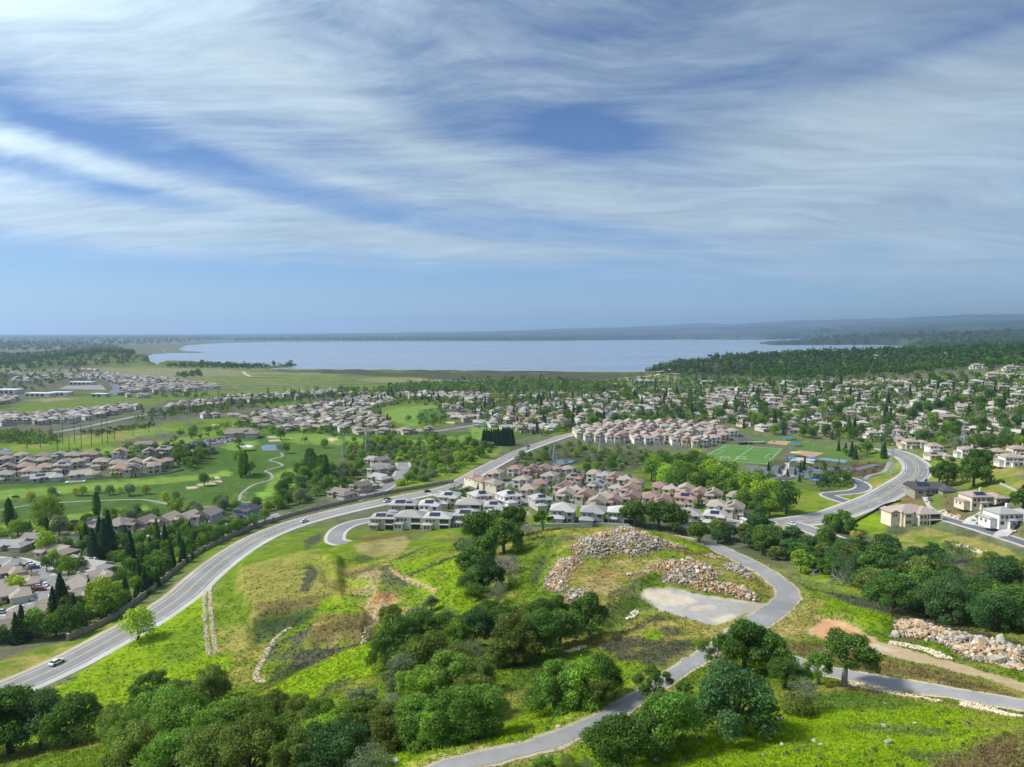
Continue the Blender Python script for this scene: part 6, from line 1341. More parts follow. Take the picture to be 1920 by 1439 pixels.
for nm, w_, hgt in PILE_W:
    o = bpy.data.objects.new('rock_pile', None); COL.objects.link(o)
    c0 = w_.mean(0); z0 = float(ground(*c0)); o.location = (c0[0], c0[1], z0)
    tag(o, PILE_LABEL[nm], 'rock pile', 'heaps of quarried boulders on the hilltop')
    rng = np.random.default_rng(len(nm)); x0, y0 = w_.min(0); x1, y1 = w_.max(0); area = (x1 - x0) * (y1 - y0)
    N = int(area * 5.0); x = rng.uniform(x0, x1, N); y = rng.uniform(y0, y1, N); m = inside(x, y, w_); x, y = x[m], y[m]
    big = dict(right=.76, southwest=.70).get(nm, .60)
    s = np.clip(np.exp(rng.normal(-.85, .50, len(x))) * big, .20, 1.75)
    dE, _ = seg_dist(x, y, np.vstack([w_, w_[:1]]), 30); s *= np.where(dE < 1.5, .6, 1.0)
    patch_ = fbm(x / 9, y / 9, 77, 2); tint = fbm(x / 8, y / 8, 78, 2)
    dens_ok = patch_ > (.22 if nm in ('north', 'east', 'west', 'southwest') else .34)
    x, y, s, tint = x[dens_ok], y[dens_ok], s[dens_ok], tint[dens_ok]
    z = ground(x, y) + s * rng.uniform(-.05, .55, len(x)) + rng.uniform(0, .35, len(x))
    order = np.argsort(-s); sing = order[:260]; rest_ = order[260:]
    def rcol(t):
        c = RC[rn.choice([0, 1, 1, 4, 6, 8, 0, 6, 3])] if t > .47 else RC[rn.choice([2, 3, 5, 7, 3, 1, 4, 2])]
        v = rn.uniform(.75, 1.15); return tuple(min(.8, q * v) for q in c)
    for i in sing:
        q = mk_obj('rock', ROCKS[rn.randrange(14)], o, (x[i] - c0[0], y[i] - c0[1], z[i] - z0), rcol(tint[i])); q.scale = (s[i],) * 3; q.rotation_euler = (rn.uniform(-.5, .5), rn.uniform(-.5, .5), rn.uniform(0, 6.28))
    if len(rest_):
        it = [(x[i] - c0[0], y[i] - c0[1], z[i] - z0, s[i], rcol(tint[i])) for i in rest_]
        tag(mk_obj('rubble', rubble_mesh('rubble', it), o), kind='stuff')
def stones_along(name, pts, width, size, n, label, cat, bed=True):
    ln = world_line(pts, 2.0); o = bpy.data.objects.new(name, None); COL.objects.link(o); o.location = tuple(ln[0]); tag(o, label, cat)
    L = line_len(ln); acc = np.concatenate([[0], np.cumsum(np.hypot(*np.diff(ln[:, :2], axis=0).T))]); it = []
    for k in range(n):
        s_ = rn.uniform(0, L); x = np.interp(s_, acc, ln[:, 0]); y = np.interp(s_, acc, ln[:, 1]); j = min(int(np.searchsorted(acc, s_)), len(ln) - 1); j = max(j, 1)
        t_ = ln[j, :2] - ln[j - 1, :2]; t_ = t_ / (np.hypot(*t_) + 1e-9); of = rn.uniform(-.5, .5) * width
        if bed and abs(of) < width * .12: continue
        x += -t_[1] * of; y += t_[0] * of; sz = size * rn.uniform(.5, 1.4); c = RC[rn.choice([1, 3, 4, 4, 8, 3])]; c = tuple(q * 1.2 for q in c)
        it.append((x - ln[0, 0], y - ln[0, 1], float(ground(x, y)) - ln[0, 2] + sz * .25, sz, tuple(q * rn.uniform(.85, 1.2) for q in c)))
    tag(mk_obj('stones', rubble_mesh('stones', it), o), kind='stuff')
    return o
stones_along('stone_ditch', [(389,1104),(389,1130),(391,1165),(395,1200),(399,1228)], 3.4, .26, 1900, 'straight stone-lined drainage ditch running down beside the parkway meadow', 'ditch')
stones_along('stone_ditch', [(546,1177),(525,1190),(511,1206),(500,1226),(488,1246),(482,1260),(481,1272),(496,1280)], 1.7, .22, 1100, 'curved white stone drainage ditch around the dark weedy bank', 'ditch', False)
stones_along('stone_ditch', [(690,1182),(686,1195),(680,1207)], 1.4, .3, 110, 'short strip of pale stones beside the brown terrace pad', 'ditch', False)
stones_along('stone_verge', [(1590,1284),(1640,1292),(1700,1306),(1760,1318)], 2.0, .26, 700, 'row of grey stones under the lower hill road near the solitary oak', 'stones', False)
stones_along('stone_verge', [(1800,1322),(1850,1332),(1912,1345)], 2.2, .26, 520, 'row of pale stones under the lower hill road at the right edge', 'stones', False)
stones_along('stone_verge', [(1668,1206),(1710,1213),(1745,1222),(1775,1236)], 2.4, .26, 600, 'thin ridge of grey stones below the right rock heap', 'stones', False)
stones_along('stone_ditch', [(1795,1022),(1850,1040),(1900,1056),(1930,1066)], 3.0, .5, 420, 'stone-lined slope drain below the lane of hillside houses', 'ditch', False)
stones_along('stone_verge', [(1178,1162),(1190,1152),(1196,1146)], 1.6, .4, 60, 'small spill of white stones behind the dark oaks', 'stones', False)
stones_along('stone_verge', [(1062,1224),(1080,1219),(1096,1212)], 1.6, .35, 70, 'pale stone spill behind the twin live oaks', 'stones', False)
stones_along('stone_verge', [(1765,958),(1775,966),(1800,972)], 2.4, .5, 130, 'white rock retaining bank between the two driveways', 'stones', False)
stones_along('stone_verge', [(1798,948),(1808,952)], 3.0, .5, 60, 'white rock bank under the rose-roofed hillside house', 'stones', False)
stones_along('stone_verge', [(1330,1046),(1345,1043)], 4.0, .25, 70, 'light stone scatter in the brown grass near the hilltop road', 'stones', False)
for k, (px, py, w, lb) in enumerate([(1657,1363,11,'grey boulder in the meadow below the lower hill road'),(1666,1394,15,'largest grey boulder near the middle of the right meadow'),(1463,1349,18,'broad weathered boulder beside the leafless shrub'),(1465,1398,11,'small boulder at the left of the right meadow'),(1527,1391,10,'low boulder among the pale grass in the right meadow'),(1540,1398,9,'flat boulder next to the low one in the pale grass'),(1047,1364,11,'pale orange boulder beside the narrow road'),(1580,1405,7,'little brown stone in the right meadow'),(1229,1427,11,'grey stone under the bottom oaks'),(1716,1357,7,'small white stone high in the right meadow'),(1657,1320,7,'white stone just below the row of grey stones'),(1432,1417,8,'lone stone near the bottom edge'),(795,1408,9,'pale stone at the foot of the central oak clump'),(740,1432,20,'white rock outcrop at the bottom edge'),(775,1406,7,'smaller pale stone at the foot of the central oak clump')]):
    p_ = cast([px], [py])[0]; s_ = w * math.dist(p_, (0, 0, CAMH)) / F0 / 2
    o = mk_obj('boulder', ROCKS[k % 14], None, (p_[0], p_[1], p_[2] + s_ * .2), RC[[7,2,5,3,4,7,1,0,3,4,4,2,4,4,8][k]]); o.scale = (s_,) * 3; tag(o, lb, 'boulder', 'loose boulders in the meadows')
# fallen grey tree
def limb_tree(V, F, p, d, r, depth, rn):
    L = r * 22 * rn.uniform(.7, 1.2); q = (p[0] + d[0] * L, p[1] + d[1] * L, max(p[2] + d[2] * L, .1)); tube(V, F, p, q, r, r * .6, 6)
    if depth:
        for k in range(3): limb_tree(V, F, q, Vector((d[0] + rn.uniform(-.8, .8), d[1] + rn.uniform(-.8, .8), d[2] + rn.uniform(-.2, .5))).normalized(), r * .6, depth - 1, rn)
flat('deadwood', (.23,.215,.195), .9, .1, .3, 3.0)
for k, (px, py, sc_, az_, lb) in enumerate([(1520,1080,1.4,.1,'bleached fallen tree lying above the dark wood'),(1552,1092,1.2,-.25,'grey brushwood heap of fallen branches above the dark wood'),(1575,1098,1.0,.5,'smaller tangle of dead branches above the dark wood')]):
    V, F = [], []; r2 = random.Random(k + 3)
    for q in range(3): limb_tree(V, F, (r2.uniform(-1, 1), r2.uniform(-1, 1), .25), Vector((math.cos(az_ + q * .5), math.sin(az_ + q * .5), .15 + .2 * (q == 1))).normalized(), .16 * sc_, 3, r2)
    p_ = cast([px], [py])[0]; tag(mk_obj('fallen_tree', mk_mesh('fallen_tree', V, F, M['deadwood']), None, tuple(p_)), lb, 'fallen tree')

# ------------------------------------------------------------------ grass: uncounted tufts over the foreground hill
rng = np.random.default_rng(4)
N = 115000
a_ = np.radians(rng.uniform(-40, 40, N)); r_ = 82 * np.exp(rng.uniform(0, 1, N) ** 1.15 * math.log(300 / 82))
gx, gy = r_ * np.sin(a_), r_ * np.cos(a_); gl = np.log(r_)
rdv = grid_at(np.minimum(roadd, 99), a_, gl); gv = grid_at(GRA, a_, gl); zz = grid_at(GZ, a_, gl); rkv = grid_at(rockm, a_, gl)
ok = (rdv > .5) & (gv > .6) & (zz > 5) & (rkv < .5) & (rng.random(N) < np.clip(1.25 - (r_ - 82) / 230, .12, 1))
gx, gy, zz, a_, gl, r_ = [v[ok] for v in (gx, gy, zz, a_, gl, r_)]
cg = np.stack([grid_at(C[..., k], a_, gl) for k in range(3)], -1)
n = len(gx); h_ = rng.uniform(.12, .36, n) * np.clip(r_ / 130, .8, 1.5); w_ = rng.uniform(.08, .20, n) * np.clip(r_ / 130, .8, 1.6)
VV = []; CCg = []
for q in range(3):
    th = rng.uniform(0, 6.28, n); lx, ly = rng.normal(0, 1.1, n) * h_, rng.normal(0, 1.1, n) * h_; ox, oy = rng.normal(0, .22, n), rng.normal(0, .22, n)
    b0 = np.column_stack([gx + ox - np.cos(th) * w_, gy + oy - np.sin(th) * w_, zz - .05]); b1 = np.column_stack([gx + ox + np.cos(th) * w_, gy + oy + np.sin(th) * w_, zz - .05]); tp = np.column_stack([gx + ox + lx, gy + oy + ly, zz + h_])
    VV.append(np.stack([b0, b1, tp], 1).reshape(-1, 3)); CCg.append(np.repeat(cg * (rng.uniform(1.0, 1.5, n))[:, None], 3, 0))
V = np.vstack(VV); tag(mk_obj('grass', mk_mesh('grass', V, np.arange(len(V)).reshape(-1, 3), M['leafm'], attrs={'col': np.clip(np.vstack(CCg), 0, .8)})), 'tufts of spring grass over the foreground hill', kind='stuff')

# clumps of weeds and thistle in the rough grass
N = 5200; a_ = np.radians(rng.uniform(-40, 40, N)); r_ = 84 * np.exp(rng.uniform(0, 1, N) ** 1.1 * math.log(285 / 84)); gx, gy = r_ * np.sin(a_), r_ * np.cos(a_); gl = np.log(r_)
ok = (grid_at(np.minimum(roadd, 99), a_, gl) > .8) & (grid_at(GRA, a_, gl) > .6) & (grid_at(GZ, a_, gl) > 5) & (grid_at(rockm, a_, gl) < .4) & (fbm(gx / 11, gy / 11, 93, 3) + .12 * rng.normal(0, 1, N) > .52)
VV, CCw = [], []; zz = grid_at(GZ, a_, gl); wc = [(.12,.12,.085), (.10,.15,.04), (.16,.17,.07), (.22,.23,.10), (.14,.13,.115)]
for x, y, z in zip(gx[ok], gy[ok], zz[ok]):
    s_ = rng.uniform(.16, .5); m_ = 14; d = rng.normal(0, 1, (m_, 3)); d /= np.linalg.norm(d, axis=1)[:, None]; d[:, 2] = np.abs(d[:, 2]) * .75; P = d * s_ + np.array([x, y, z]); T1 = np.cross(d, rng.normal(0, 1, (m_, 3))); T1 /= np.linalg.norm(T1, axis=1)[:, None]; T2 = np.cross(d, T1); q = s_ * .42
    VV.append(np.stack([P - T1 * q, P + T1 * q, P + T2 * q * 1.3], 1).reshape(-1, 3)); c = np.array(wc[rng.integers(5)]) * rng.uniform(.8, 1.3); CCw.append(np.repeat(c * rng.uniform(.7, 1.3, (m_, 1)), 3, 0))
V = np.vstack(VV); tag(mk_obj('weeds', mk_mesh('weeds', V, np.arange(len(V)).reshape(-1, 3), M['leafm'], attrs={'col': np.vstack(CCw)})), 'clumps of dark weeds scattered in the hill grass', kind='stuff')
# ------------------------------------------------------------------ walls, driveways, sports ground, pylons, cars
def patch(name, quad, u0, u1, v0, v1, n, dz, m, parent=None, m2=None):
    """a draped piece of the ground quadrilateral whose corners are given in the photograph"""
    Q = cast(*np.array(quad, float).T)[:, :2]; us = np.linspace(u0, u1, max(2, n)); vs2 = np.linspace(v0, v1, max(2, n)); U, W_ = np.meshgrid(us, vs2, indexing='ij')
    P = Q[0] * ((1 - U) * (1 - W_))[..., None] + Q[1] * (U * (1 - W_))[..., None] + Q[2] * (U * W_)[..., None] + Q[3] * ((1 - U) * W_)[..., None]
    z = ground(P[..., 0], P[..., 1]) + dz; V = np.concatenate([P, z[..., None]], -1).reshape(-1, 3); ii = np.arange(len(us) * len(vs2)).reshape(len(us), -1)
    F = np.stack([ii[:-1, :-1], ii[1:, :-1], ii[1:, 1:], ii[:-1, 1:]], -1).reshape(-1, 4)
    o = mk_obj(name, mk_mesh(name, V, F, m), parent)
    if parent is None: o['kind'] = 'structure'
    return o
flat('turf', (.090,.190,.040), .9, .1, .2, .6); flat('infield', (.38,.25,.17), .95, .1); flat('court_blue', (.15,.23,.32), .8); flat('lawn', (.085,.155,.032), .9, .1, .25, .5); flat('white', (.74,.74,.72), .6); flat('metal', (.36,.38,.40), .5, .5); flat('blue_fabric', (.04,.18,.52), .7); flat('yellow_fabric', (.62,.55,.30), .7)
flat('dark_pole', (.05,.048,.045), .8); flat('tent', (.78,.78,.78), .7); flat('dark_roof', (.09,.09,.10), .7); flat('rubber', (.02,.02,.02), .8)
SOC = [(1305,861),(1357,834.5),(1472,841),(1444,873)]
f = patch('soccer_field', SOC, 0, 1, 0, 1, 12, .16, M['turf'])
for a in ((.04,.045,.05,.95),(.955,.96,.05,.95),(.04,.96,.05,.056),(.04,.96,.944,.95),(.04,.96,.497,.503),(.35,.355,.05,.16),(.64,.645,.05,.16),(.35,.645,.155,.16),(.35,.355,.84,.95),(.64,.645,.84,.95),(.35,.645,.84,.845),(.20,.204,.05,.95),(.80,.804,.05,.95)):
    patch('field_line', SOC, *a, 12, .20, M['paint_white'], f)
patch('lawn', [(1403,825),(1405,820),(1500,823),(1480,838)], 0, 1, 0, 1, 8, .14, M['lawn']); patch('ball_field_infield', [(1436,832),(1446,827),(1483,828),(1474,836)], 0, 1, 0, 1, 8, .22, M['infield'])
patch('lawn', [(1488,848),(1500,831),(1603,848),(1594,861)], 0, 1, 0, 1, 8, .14, M['lawn']); patch('ball_field_infield', [(1487,851),(1499,845),(1545,850),(1524,859)], 0, 1, 0, 1, 8, .22, M['infield'])
patch('court', [(1530,862),(1545,859.5),(1590,864),(1585,869)], 0, 1, 0, 1, 6, .2, M['court_blue'])
patch('car_park', [(1391,892),(1399,873),(1440,876),(1440,896)], 0, 1, 0, 1, 6, .12, M['asphalt_dark']); patch('car_park', [(1443,896),(1448,874),(1596,878),(1588,898)], 0, 1, 0, 1, 8, .12, M['asphalt_dark'])
patch('path', [(1464,905),(1472,868),(1481,868),(1474,905)], 0, 1, 0, 1, 8, .2, M['concrete']); patch('plaza', [(1480,866),(1490,858),(1530,862),(1525,870)], 0, 1, 0, 1, 6, .18, M['concrete'])
patch('car_park', [(330,846),(352,832),(440,819),(446,827)], 0, 1, 0, 1, 8, .14, M['asphalt'])
patch('car_park', [(110,730),(125,724),(190,722),(200,732)], 0, 1, 0, 1, 8, .3, M['asphalt']); 
for pts in ([(1738,932),(1746,945),(1750,957),(1753,966)], [(1848,960),(1838,966),(1824,977),(1815,984)], [(1912,992),(1893,996),(1880,1003),(1872,1008)]):
    ribbon('driveway', world_line(pts, 2.0), -2.6, 2.6, .16, M['concrete'])
for pts in ([(62,1062),(66,1056)],[(82,1066),(88,1060)],[(104,1080),(112,1075)],[(88,1106),(76,1104)],[(66,1130),(50,1128)],[(20,1152),(5,1150)]):
    ribbon('driveway', world_line(pts, 1.0), -2.6, 2.6, .15, M['concrete'])
def goal(px, py, rz, lb):
    p_ = cast([px], [py])[0]; o = bpy.data.objects.new('soccer_goal', None); COL.objects.link(o); o.location = tuple(p_); o.rotation_euler = (0, 0, rz); tag(o, lb, 'goal', 'soccer goals')
    for x in (-3.6, 3.6): V, F = [], []; tube(V, F, (x, 0, 0), (x, 0, 2.5), .09, .09); tube(V, F, (x, 0, 2.5), (x, 1.6, 0), .06, .06); mk_obj('post', mk_mesh('post', V, F, M['white']), o)
    V, F = [], []; tube(V, F, (-3.6, 0, 2.5), (3.6, 0, 2.5), .09, .09); mk_obj('crossbar', mk_mesh('crossbar', V, F, M['white']), o)
    V, F = [], []
    for k in range(15): x = -3.6 + k * 7.2 / 14; tube(V, F, (x, 0, 2.5), (x, 1.6, 0), .015, .015, 3)
    for k in range(6): tube(V, F, (-3.6, 1.6 * k / 6, 2.5 - 2.5 * k / 6), (3.6, 1.6 * k / 6, 2.5 - 2.5 * k / 6), .015, .015, 3)
    mk_obj('net', mk_mesh('net', V, F, M['white']), o)
goal(1390,862,2.9,'white soccer goal at the near side of the field, right one'); goal(1359,862,2.9,'white soccer goal at the near side of the field, left one'); goal(1410,840,0,'white soccer goal on the far side of the field')
# shade canopies and the park pavilion
def canopy(px, py, w, d, h, m, lb, hip=True, name='shade_canopy'):
    p_ = cast([px], [py])[0]; o = bpy.data.objects.new(name, None); COL.objects.link(o); o.location = tuple(p_); o.rotation_euler = (0, 0, .15); tag(o, lb, 'canopy', 'park canopies')
    V, F = [], []; roofVF(V, F, -w/2, w/2, -d/2, d/2, h, .35 if hip else .08, 'hip', .3, .12); mk_obj('canopy_roof', mk_mesh('canopy_roof', V, F, M[m]), o)
    for x in (-w/2 + .2, w/2 - .2):
        for y in (-d/2 + .2, d/2 - .2): V, F = [], []; boxVF(V, F, x - .12, x + .12, y - .12, y + .12, -.3, h, True, False); mk_obj('post', mk_mesh('post', V, F, M['metal']), o)
canopy(1465,906,12,8,3.2,'dark_roof','dark hip-roofed park pavilion at the foot of the walk'); canopy(1543,905,10,7,3.4,'blue_fabric','large blue shade canopy over the playground'); canopy(1532,909,6,5,3.2,'blue_fabric','smaller blue shade canopy left of the playground'); canopy(1523,866,7,4,3,'blue_fabric','blue canopy beside the courts'); canopy(1484,866,6,4,3,'blue_fabric','blue canopy at the head of the walk')
canopy(1492,856,8,4,3.2,'yellow_fabric','pale yellow shade sail beside the diamond'); canopy(1480,826,10,3,3,'blue_fabric','blue dugout roof behind the upper diamond'); canopy(1418,833,16,2.5,2.2,'metal','long grey dugout roof by the soccer field', False); canopy(1392,832,14,9,3.6,'dark_roof','dark-roofed park building above the soccer field'); canopy(1494,838,8,3,3,'blue_fabric','blue dugout roof between the two diamonds'); canopy(461,845,11,8,3.5,'tent','white marquee beside the practice green', True, 'marquee')
# long garden wall along the parkway
WPTS = [(128,1202),(160,1187),(212,1162),(255,1131),(300,1097),(340,1063),(375,1038),(425,1012),(480,989),(555,966),(630,948),(705,931),(792,915),(850,905)]
wl_ = world_line(WPTS, 2.0); acc = np.concatenate([[0], np.cumsum(np.hypot(*np.diff(wl_[:, :2], axis=0).T))]); L = acc[-1]; npan = 52
wo = bpy.data.objects.new('garden_wall', None); COL.objects.link(wo); wo.location = tuple(wl_[0]); tag(wo, 'long tan stone garden wall between the parkway and the houses', 'wall')
V, F = [], []; boxVF(V, F, -.35, .35, -.35, .35, -.5, 2.3, True, False); boxVF(V, F, -.45, .45, -.45, .45, 2.3, 2.45, True, True); pm_ = mk_mesh('pillar', V, F, M['stone_wall'])
for k in range(npan + 1):
    s_ = L * k / npan; p_ = [np.interp(s_, acc, wl_[:, j]) for j in range(3)]; p_[2] = float(ground(p_[0], p_[1])); mk_obj('pillar', pm_, wo, tuple(np.array(p_) - wl_[0]))
    if k < npan:
        s2 = L * (k + 1) / npan; q_ = [np.interp(s2, acc, wl_[:, j]) for j in range(3)]; q_[2] = float(ground(q_[0], q_[1])); dv = np.array(q_) - np.array(p_); ln_ = math.hypot(dv[0], dv[1])
        V = [(0, -.12, -.5), (ln_, -.12, dv[2] - .5), (ln_, .12, dv[2] - .5), (0, .12, -.5), (0, -.12, 2.0), (ln_, -.12, dv[2] + 2.0), (ln_, .12, dv[2] + 2.0), (0, .12, 2.0)]
        q = mk_obj('panel', mk_mesh('panel', V, [(0,1,5,4),(2,3,7,6),(4,5,6,7),(1,2,6,5),(3,0,4,7)], M['stone_wall']), wo, tuple(np.array(p_) - wl_[0])); q.rotation_euler = (0, 0, math.atan2(dv[1], dv[0]))
def low_wall(pts, h, m, lb, name='retaining_wall', th=.25):
    ln = world_line(pts, 2.0); e = ribbon_mesh(name, ln, -th, th, h, M[m], skirt=h + .8); tag(mk_obj(name, e), lb, 'wall')
low_wall([(1000,988),(1040,987),(1085,987),(1130,986),(1180,988)], 1.5, 'concrete', 'white retaining wall under the second row of houses behind the crest')
low_wall([(1003,943),(1030,948),(1062,949)], 1.6, 'concrete', 'white garden wall left of the grey house behind the crest')
low_wall([(1595,985),(1625,968),(1655,952),(1690,940)], 1.2, 'dark_wood', 'dark timber fence below the curving avenue', 'fence', .06)
low_wall([(1738,900),(1725,912),(1712,922)], 1.2, 'dark_wood', 'short dark fence right of the avenue bend', 'fence', .06)
low_wall([(1860,958),(1885,946),(1905,930),(1920,912)], 1.6, 'dark_wood', 'dark fence climbing the dry hillside behind the houses', 'fence', .06)
low_wall([(1868,905),(1895,917),(1915,925)], .9, 'concrete', 'pale stepped wall across the dry hillside', 'retaining_wall', .3)
low_wall([(0,908),(100,904),(200,898),(300,891),(345,882)], 1.5, 'stone_wall', 'tan wall between the left tract and the fairway', 'garden_wall', .12)
# pylons
def pylon(px, py, hpx, lb):
    p_ = cast([px], [py])[0]; h = hpx * math.dist(p_, (0, 0, CAMH)) / F0; o = bpy.data.objects.new('pylon', None); COL.objects.link(o); o.location = tuple(p_); o.rotation_euler = (0, 0, .3); tag(o, lb, 'pylon', 'lattice power pylons')
    b, t_ = h * .11, h * .022
    def cn(k, z): w = b + (t_ - b) * min(z / (h * .8), 1); return (w * (1 if k in (0, 3) else -1), w * (1 if k < 2 else -1), z)
    for k in range(4): V, F = [], []; tube(V, F, cn(k, -.5), cn(k, h * .8), .14, .12, 4); tube(V, F, cn(k, h * .8), (0, 0, h), .12, .06, 4); mk_obj('leg', mk_mesh('leg', V, F, M['metal']), o)
    V, F = [], []
    for j in range(9):
        z0, z1 = h * .8 * j / 9, h * .8 * (j + 1) / 9
        for k in range(4): tube(V, F, cn(k, z0), cn((k + 1) % 4, z1), .07, .07, 3); tube(V, F, cn((k + 1) % 4, z0), cn(k, z1), .07, .07, 3)
    mk_obj('bracing', mk_mesh('bracing', V, F, M['metal']), o)
    for z, w in ((.66, .17), (.78, .14), (.90, .11)):
        V, F = [], []
        for s in (-1, 1): tube(V, F, (0, 0, h * z + h * .03), (s * w * h, 0, h * z), .10, .05, 4); tube(V, F, (0, 0, h * z - h * .01), (s * w * h, 0, h * z), .08, .05, 4)
        mk_obj('crossarm', mk_mesh('crossarm', V, F, M['metal']), o)
for a in [(1040,864,38,'grey lattice pylon beside the wetland pond'),(1126,851,36,'grey lattice pylon below the pale tract'),(645,855,44,'grey lattice pylon among the creek willows'),(689,846,42,'grey lattice pylon right of the creek willows'),(1806,842,44,'grey lattice pylon on the lower suburb terraces'),(1671,891,50,'grey lattice pylon inside the avenue bend'),(297,818,48,'tall grey pylon left of the golf car park'),(352,803,46,'tall grey pylon behind the golf car park')]: pylon(*a)
flat('pole_wood', (.07,.06,.055), .9)
for k, (px, py, hp_) in enumerate([(97,836,34),(118,833,38),(140,830,42),(153,842,36),(172,838,38),(192,834,40),(202,831,42),(51,842,30),(108,845,22),(130,846,24),(215,824,16),(250,818,14),(280,812,12),(76,840,30)]):
    p_ = cast([px], [py])[0]; h = hp_ * math.dist(p_, (0, 0, CAMH)) / F0; V, F = [], []; tube(V, F, (0, 0, -.5), (0, 0, h), .30, .2, 8); tube(V, F, (-.8, 0, h - .6), (.8, 0, h - .6), .1, .1, 4)
    tag(mk_obj('net_pole', mk_mesh('net_pole', V, F, M['pole_wood']), None, tuple(p_)), 'dark net pole by the driving range, %s in order of height' % (ordinal(1 + sorted([34,38,42,36,38.1,40,42.1,30,22,24,16,14,12,30.1], reverse=True).index([34,38,42,36,38.1,40,42.1,30,22,24,16,14,12,30.1][k]))), 'pole', 'driving range net poles')
for k, (px, py, hp_) in enumerate([(1450,870,40),(1523,858,30),(1466,838,20),(1482,845,26),(1605,850,22),(1548,930,14)]):
    p_ = cast([px], [py])[0]; h = hp_ * math.dist(p_, (0, 0, CAMH)) / F0; V, F = [], []; tube(V, F, (0, 0, -.5), (0, 0, h), .16, .1, 6); boxVF(V, F, -1.0, 1.0, -.15, .15, h - .8, h, True, True)
    tag(mk_obj('floodlight_mast', mk_mesh('floodlight_mast', V, F, M['metal']), None, tuple(p_)), 'slim floodlight mast, %s from the left around the ball fields' % ordinal(1 + sorted([1450,1523,1466,1482,1605,1548]).index(px)), 'mast', 'sports floodlight masts')
# flat-roofed shops far across the valley
def store(px, py, w, d, h, lb, wall=(.62,.58,.52)):
    p_ = cast([px], [py])[0]; o = bpy.data.objects.new('store', None); COL.objects.link(o); o.location = (p_[0], p_[1] + d / 2, p_[2]); o.rotation_euler = (0, 0, -.12); tag(o, lb, 'building', 'flat-roofed shops')
    V, F = [], []; boxVF(V, F, -w/2, w/2, -d/2, d/2, -1, h, False); mk_obj('wall', mk_mesh('wall', V, F, M['wall']), o, None, wall)
    V, F = [], []; boxVF(V, F, -w/2 - .3, w/2 + .3, -d/2 - .3, d/2 + .3, h, h + .6, True, True); mk_obj('roof', mk_mesh('roof', V, F, M['white']), o)
    for k in range(int(w // 9)):
        x = -w/2 + 5 + k * 9; V, F = [], []; boxVF(V, F, -2.8, 2.8, -.1, .1, -1.6, 1.6, True, True); mk_obj('window', mk_mesh('window', V, F, M['glass']), o, (x, -d/2 - .05, 2.2))
store(70,744,44,16,5,'white-roofed shop at the left of the far retail park'); store(110,742,34,14,5,'white-roofed shop in the middle of the far retail park'); store(150,722,46,16,5,'long white-roofed shop behind the far car park'); store(185,745,26,12,5,'tan shop at the right of the far retail park',(.5,.42,.34)); store(10,738,40,20,6,'white-roofed shop cut by the left edge'); store(1215,720,50,16,6,'low pale school building above the tree belt'); store(1163,727,26,14,6,'pale building beside the brown knoll'); store(1330,721,26,12,5,'low white building by the divided parkway')
for k, (px, py) in enumerate([(306,664),(310,664)]):
    p_ = cast([px], [py])[0]; V, F = [], []; boxVF(V, F, -2, 2, -2, 2, -2, 15, True); roofVF(V, F, -2, 2, -2, 2, 15, .6, 'hip', .6, .3); tag(mk_obj('intake_tower', mk_mesh('intake_tower', V, F, M['white']), None, tuple(p_)), ['left','right'][k] + ' one of two white dam towers on the far shore', 'tower', 'white dam towers')
# clubhouse by the car park
for (px, py, sc_, rf, lb) in [(456,820,1.7,'brown','brown-roofed golf clubhouse at the end of the car park'),(378,849,1.2,'dark','dark low building below the golf car park'),(275,838,1.0,'brown','brown-roofed low building hidden in the oaks by the golf course'),(350,852,1.0,'tan','tan-roofed low building left of the golf car park')]:
    p_ = cast([px], [py])[0]; o = bpy.data.objects.new('clubhouse', None); COL.objects.link(o); o.location = tuple(p_); o.rotation_euler = (0, 0, .2); o.scale = (sc_,) * 3; tag(o, lb, 'building')
    for nm, ms, loc, ck, sub in PRO['ranch']['parts']: mk_obj(nm, ms, o, loc, WALL['tan'] if ck == 'wall' else ROOF[rf])
# cars
def b_car(g, p): g.l.new(objcol(g), p.inputs['Base Color'])
M['carpaint'] = mat('car_paint', b_car, .25, .5)
def extr(prof, w0, w1=None):
    n = len(prof); w1 = w1 or [w0] * n; V = [(x, -q, z) for (x, z), q in zip(prof, w1)] + [(x, q, z) for (x, z), q in zip(prof, w1)]
    F = [tuple(range(n))[::-1], tuple(range(n, 2 * n))] + [(k, (k + 1) % n, n + (k + 1) % n, n + k) for k in range(n)]; return V, F
bodyp = [(-2.25,.35),(-2.3,.75),(-2.15,.95),(-1.3,1.0),(1.1,.98),(1.95,.86),(2.25,.7),(2.28,.38)]; cabp = [(-1.75,.98),(-1.3,1.42),(-.2,1.5),(.5,1.42),(1.25,.96)]
V, F = extr(bodyp, .9); CB_ = mk_mesh('body', V, F, M['carpaint']); V, F = extr(cabp, .8, [.82,.68,.66,.68,.82]); CG_ = mk_mesh('windows', V, F, M['glass'])
V, F = extr([(-1.28,1.425),(-.2,1.51),(.48,1.43),(.3,1.47),(-.2,1.54),(-1.1,1.47)], .64); CR_ = mk_mesh('roof', V, F, M['carpaint'])
V, F = [], []; tube(V, F, (0, -.12, 0), (0, .12, 0), .34, .34, 10); F += [tuple(range(10)), tuple(range(10, 20))]; CW_ = mk_mesh('wheel', V, F, M['rubber'])
V, F = [], []; boxVF(V, F, -.04, .04, -.2, .2, -.08, .08, True, True); CH_ = mk_mesh('headlight', V, F, M['white'])
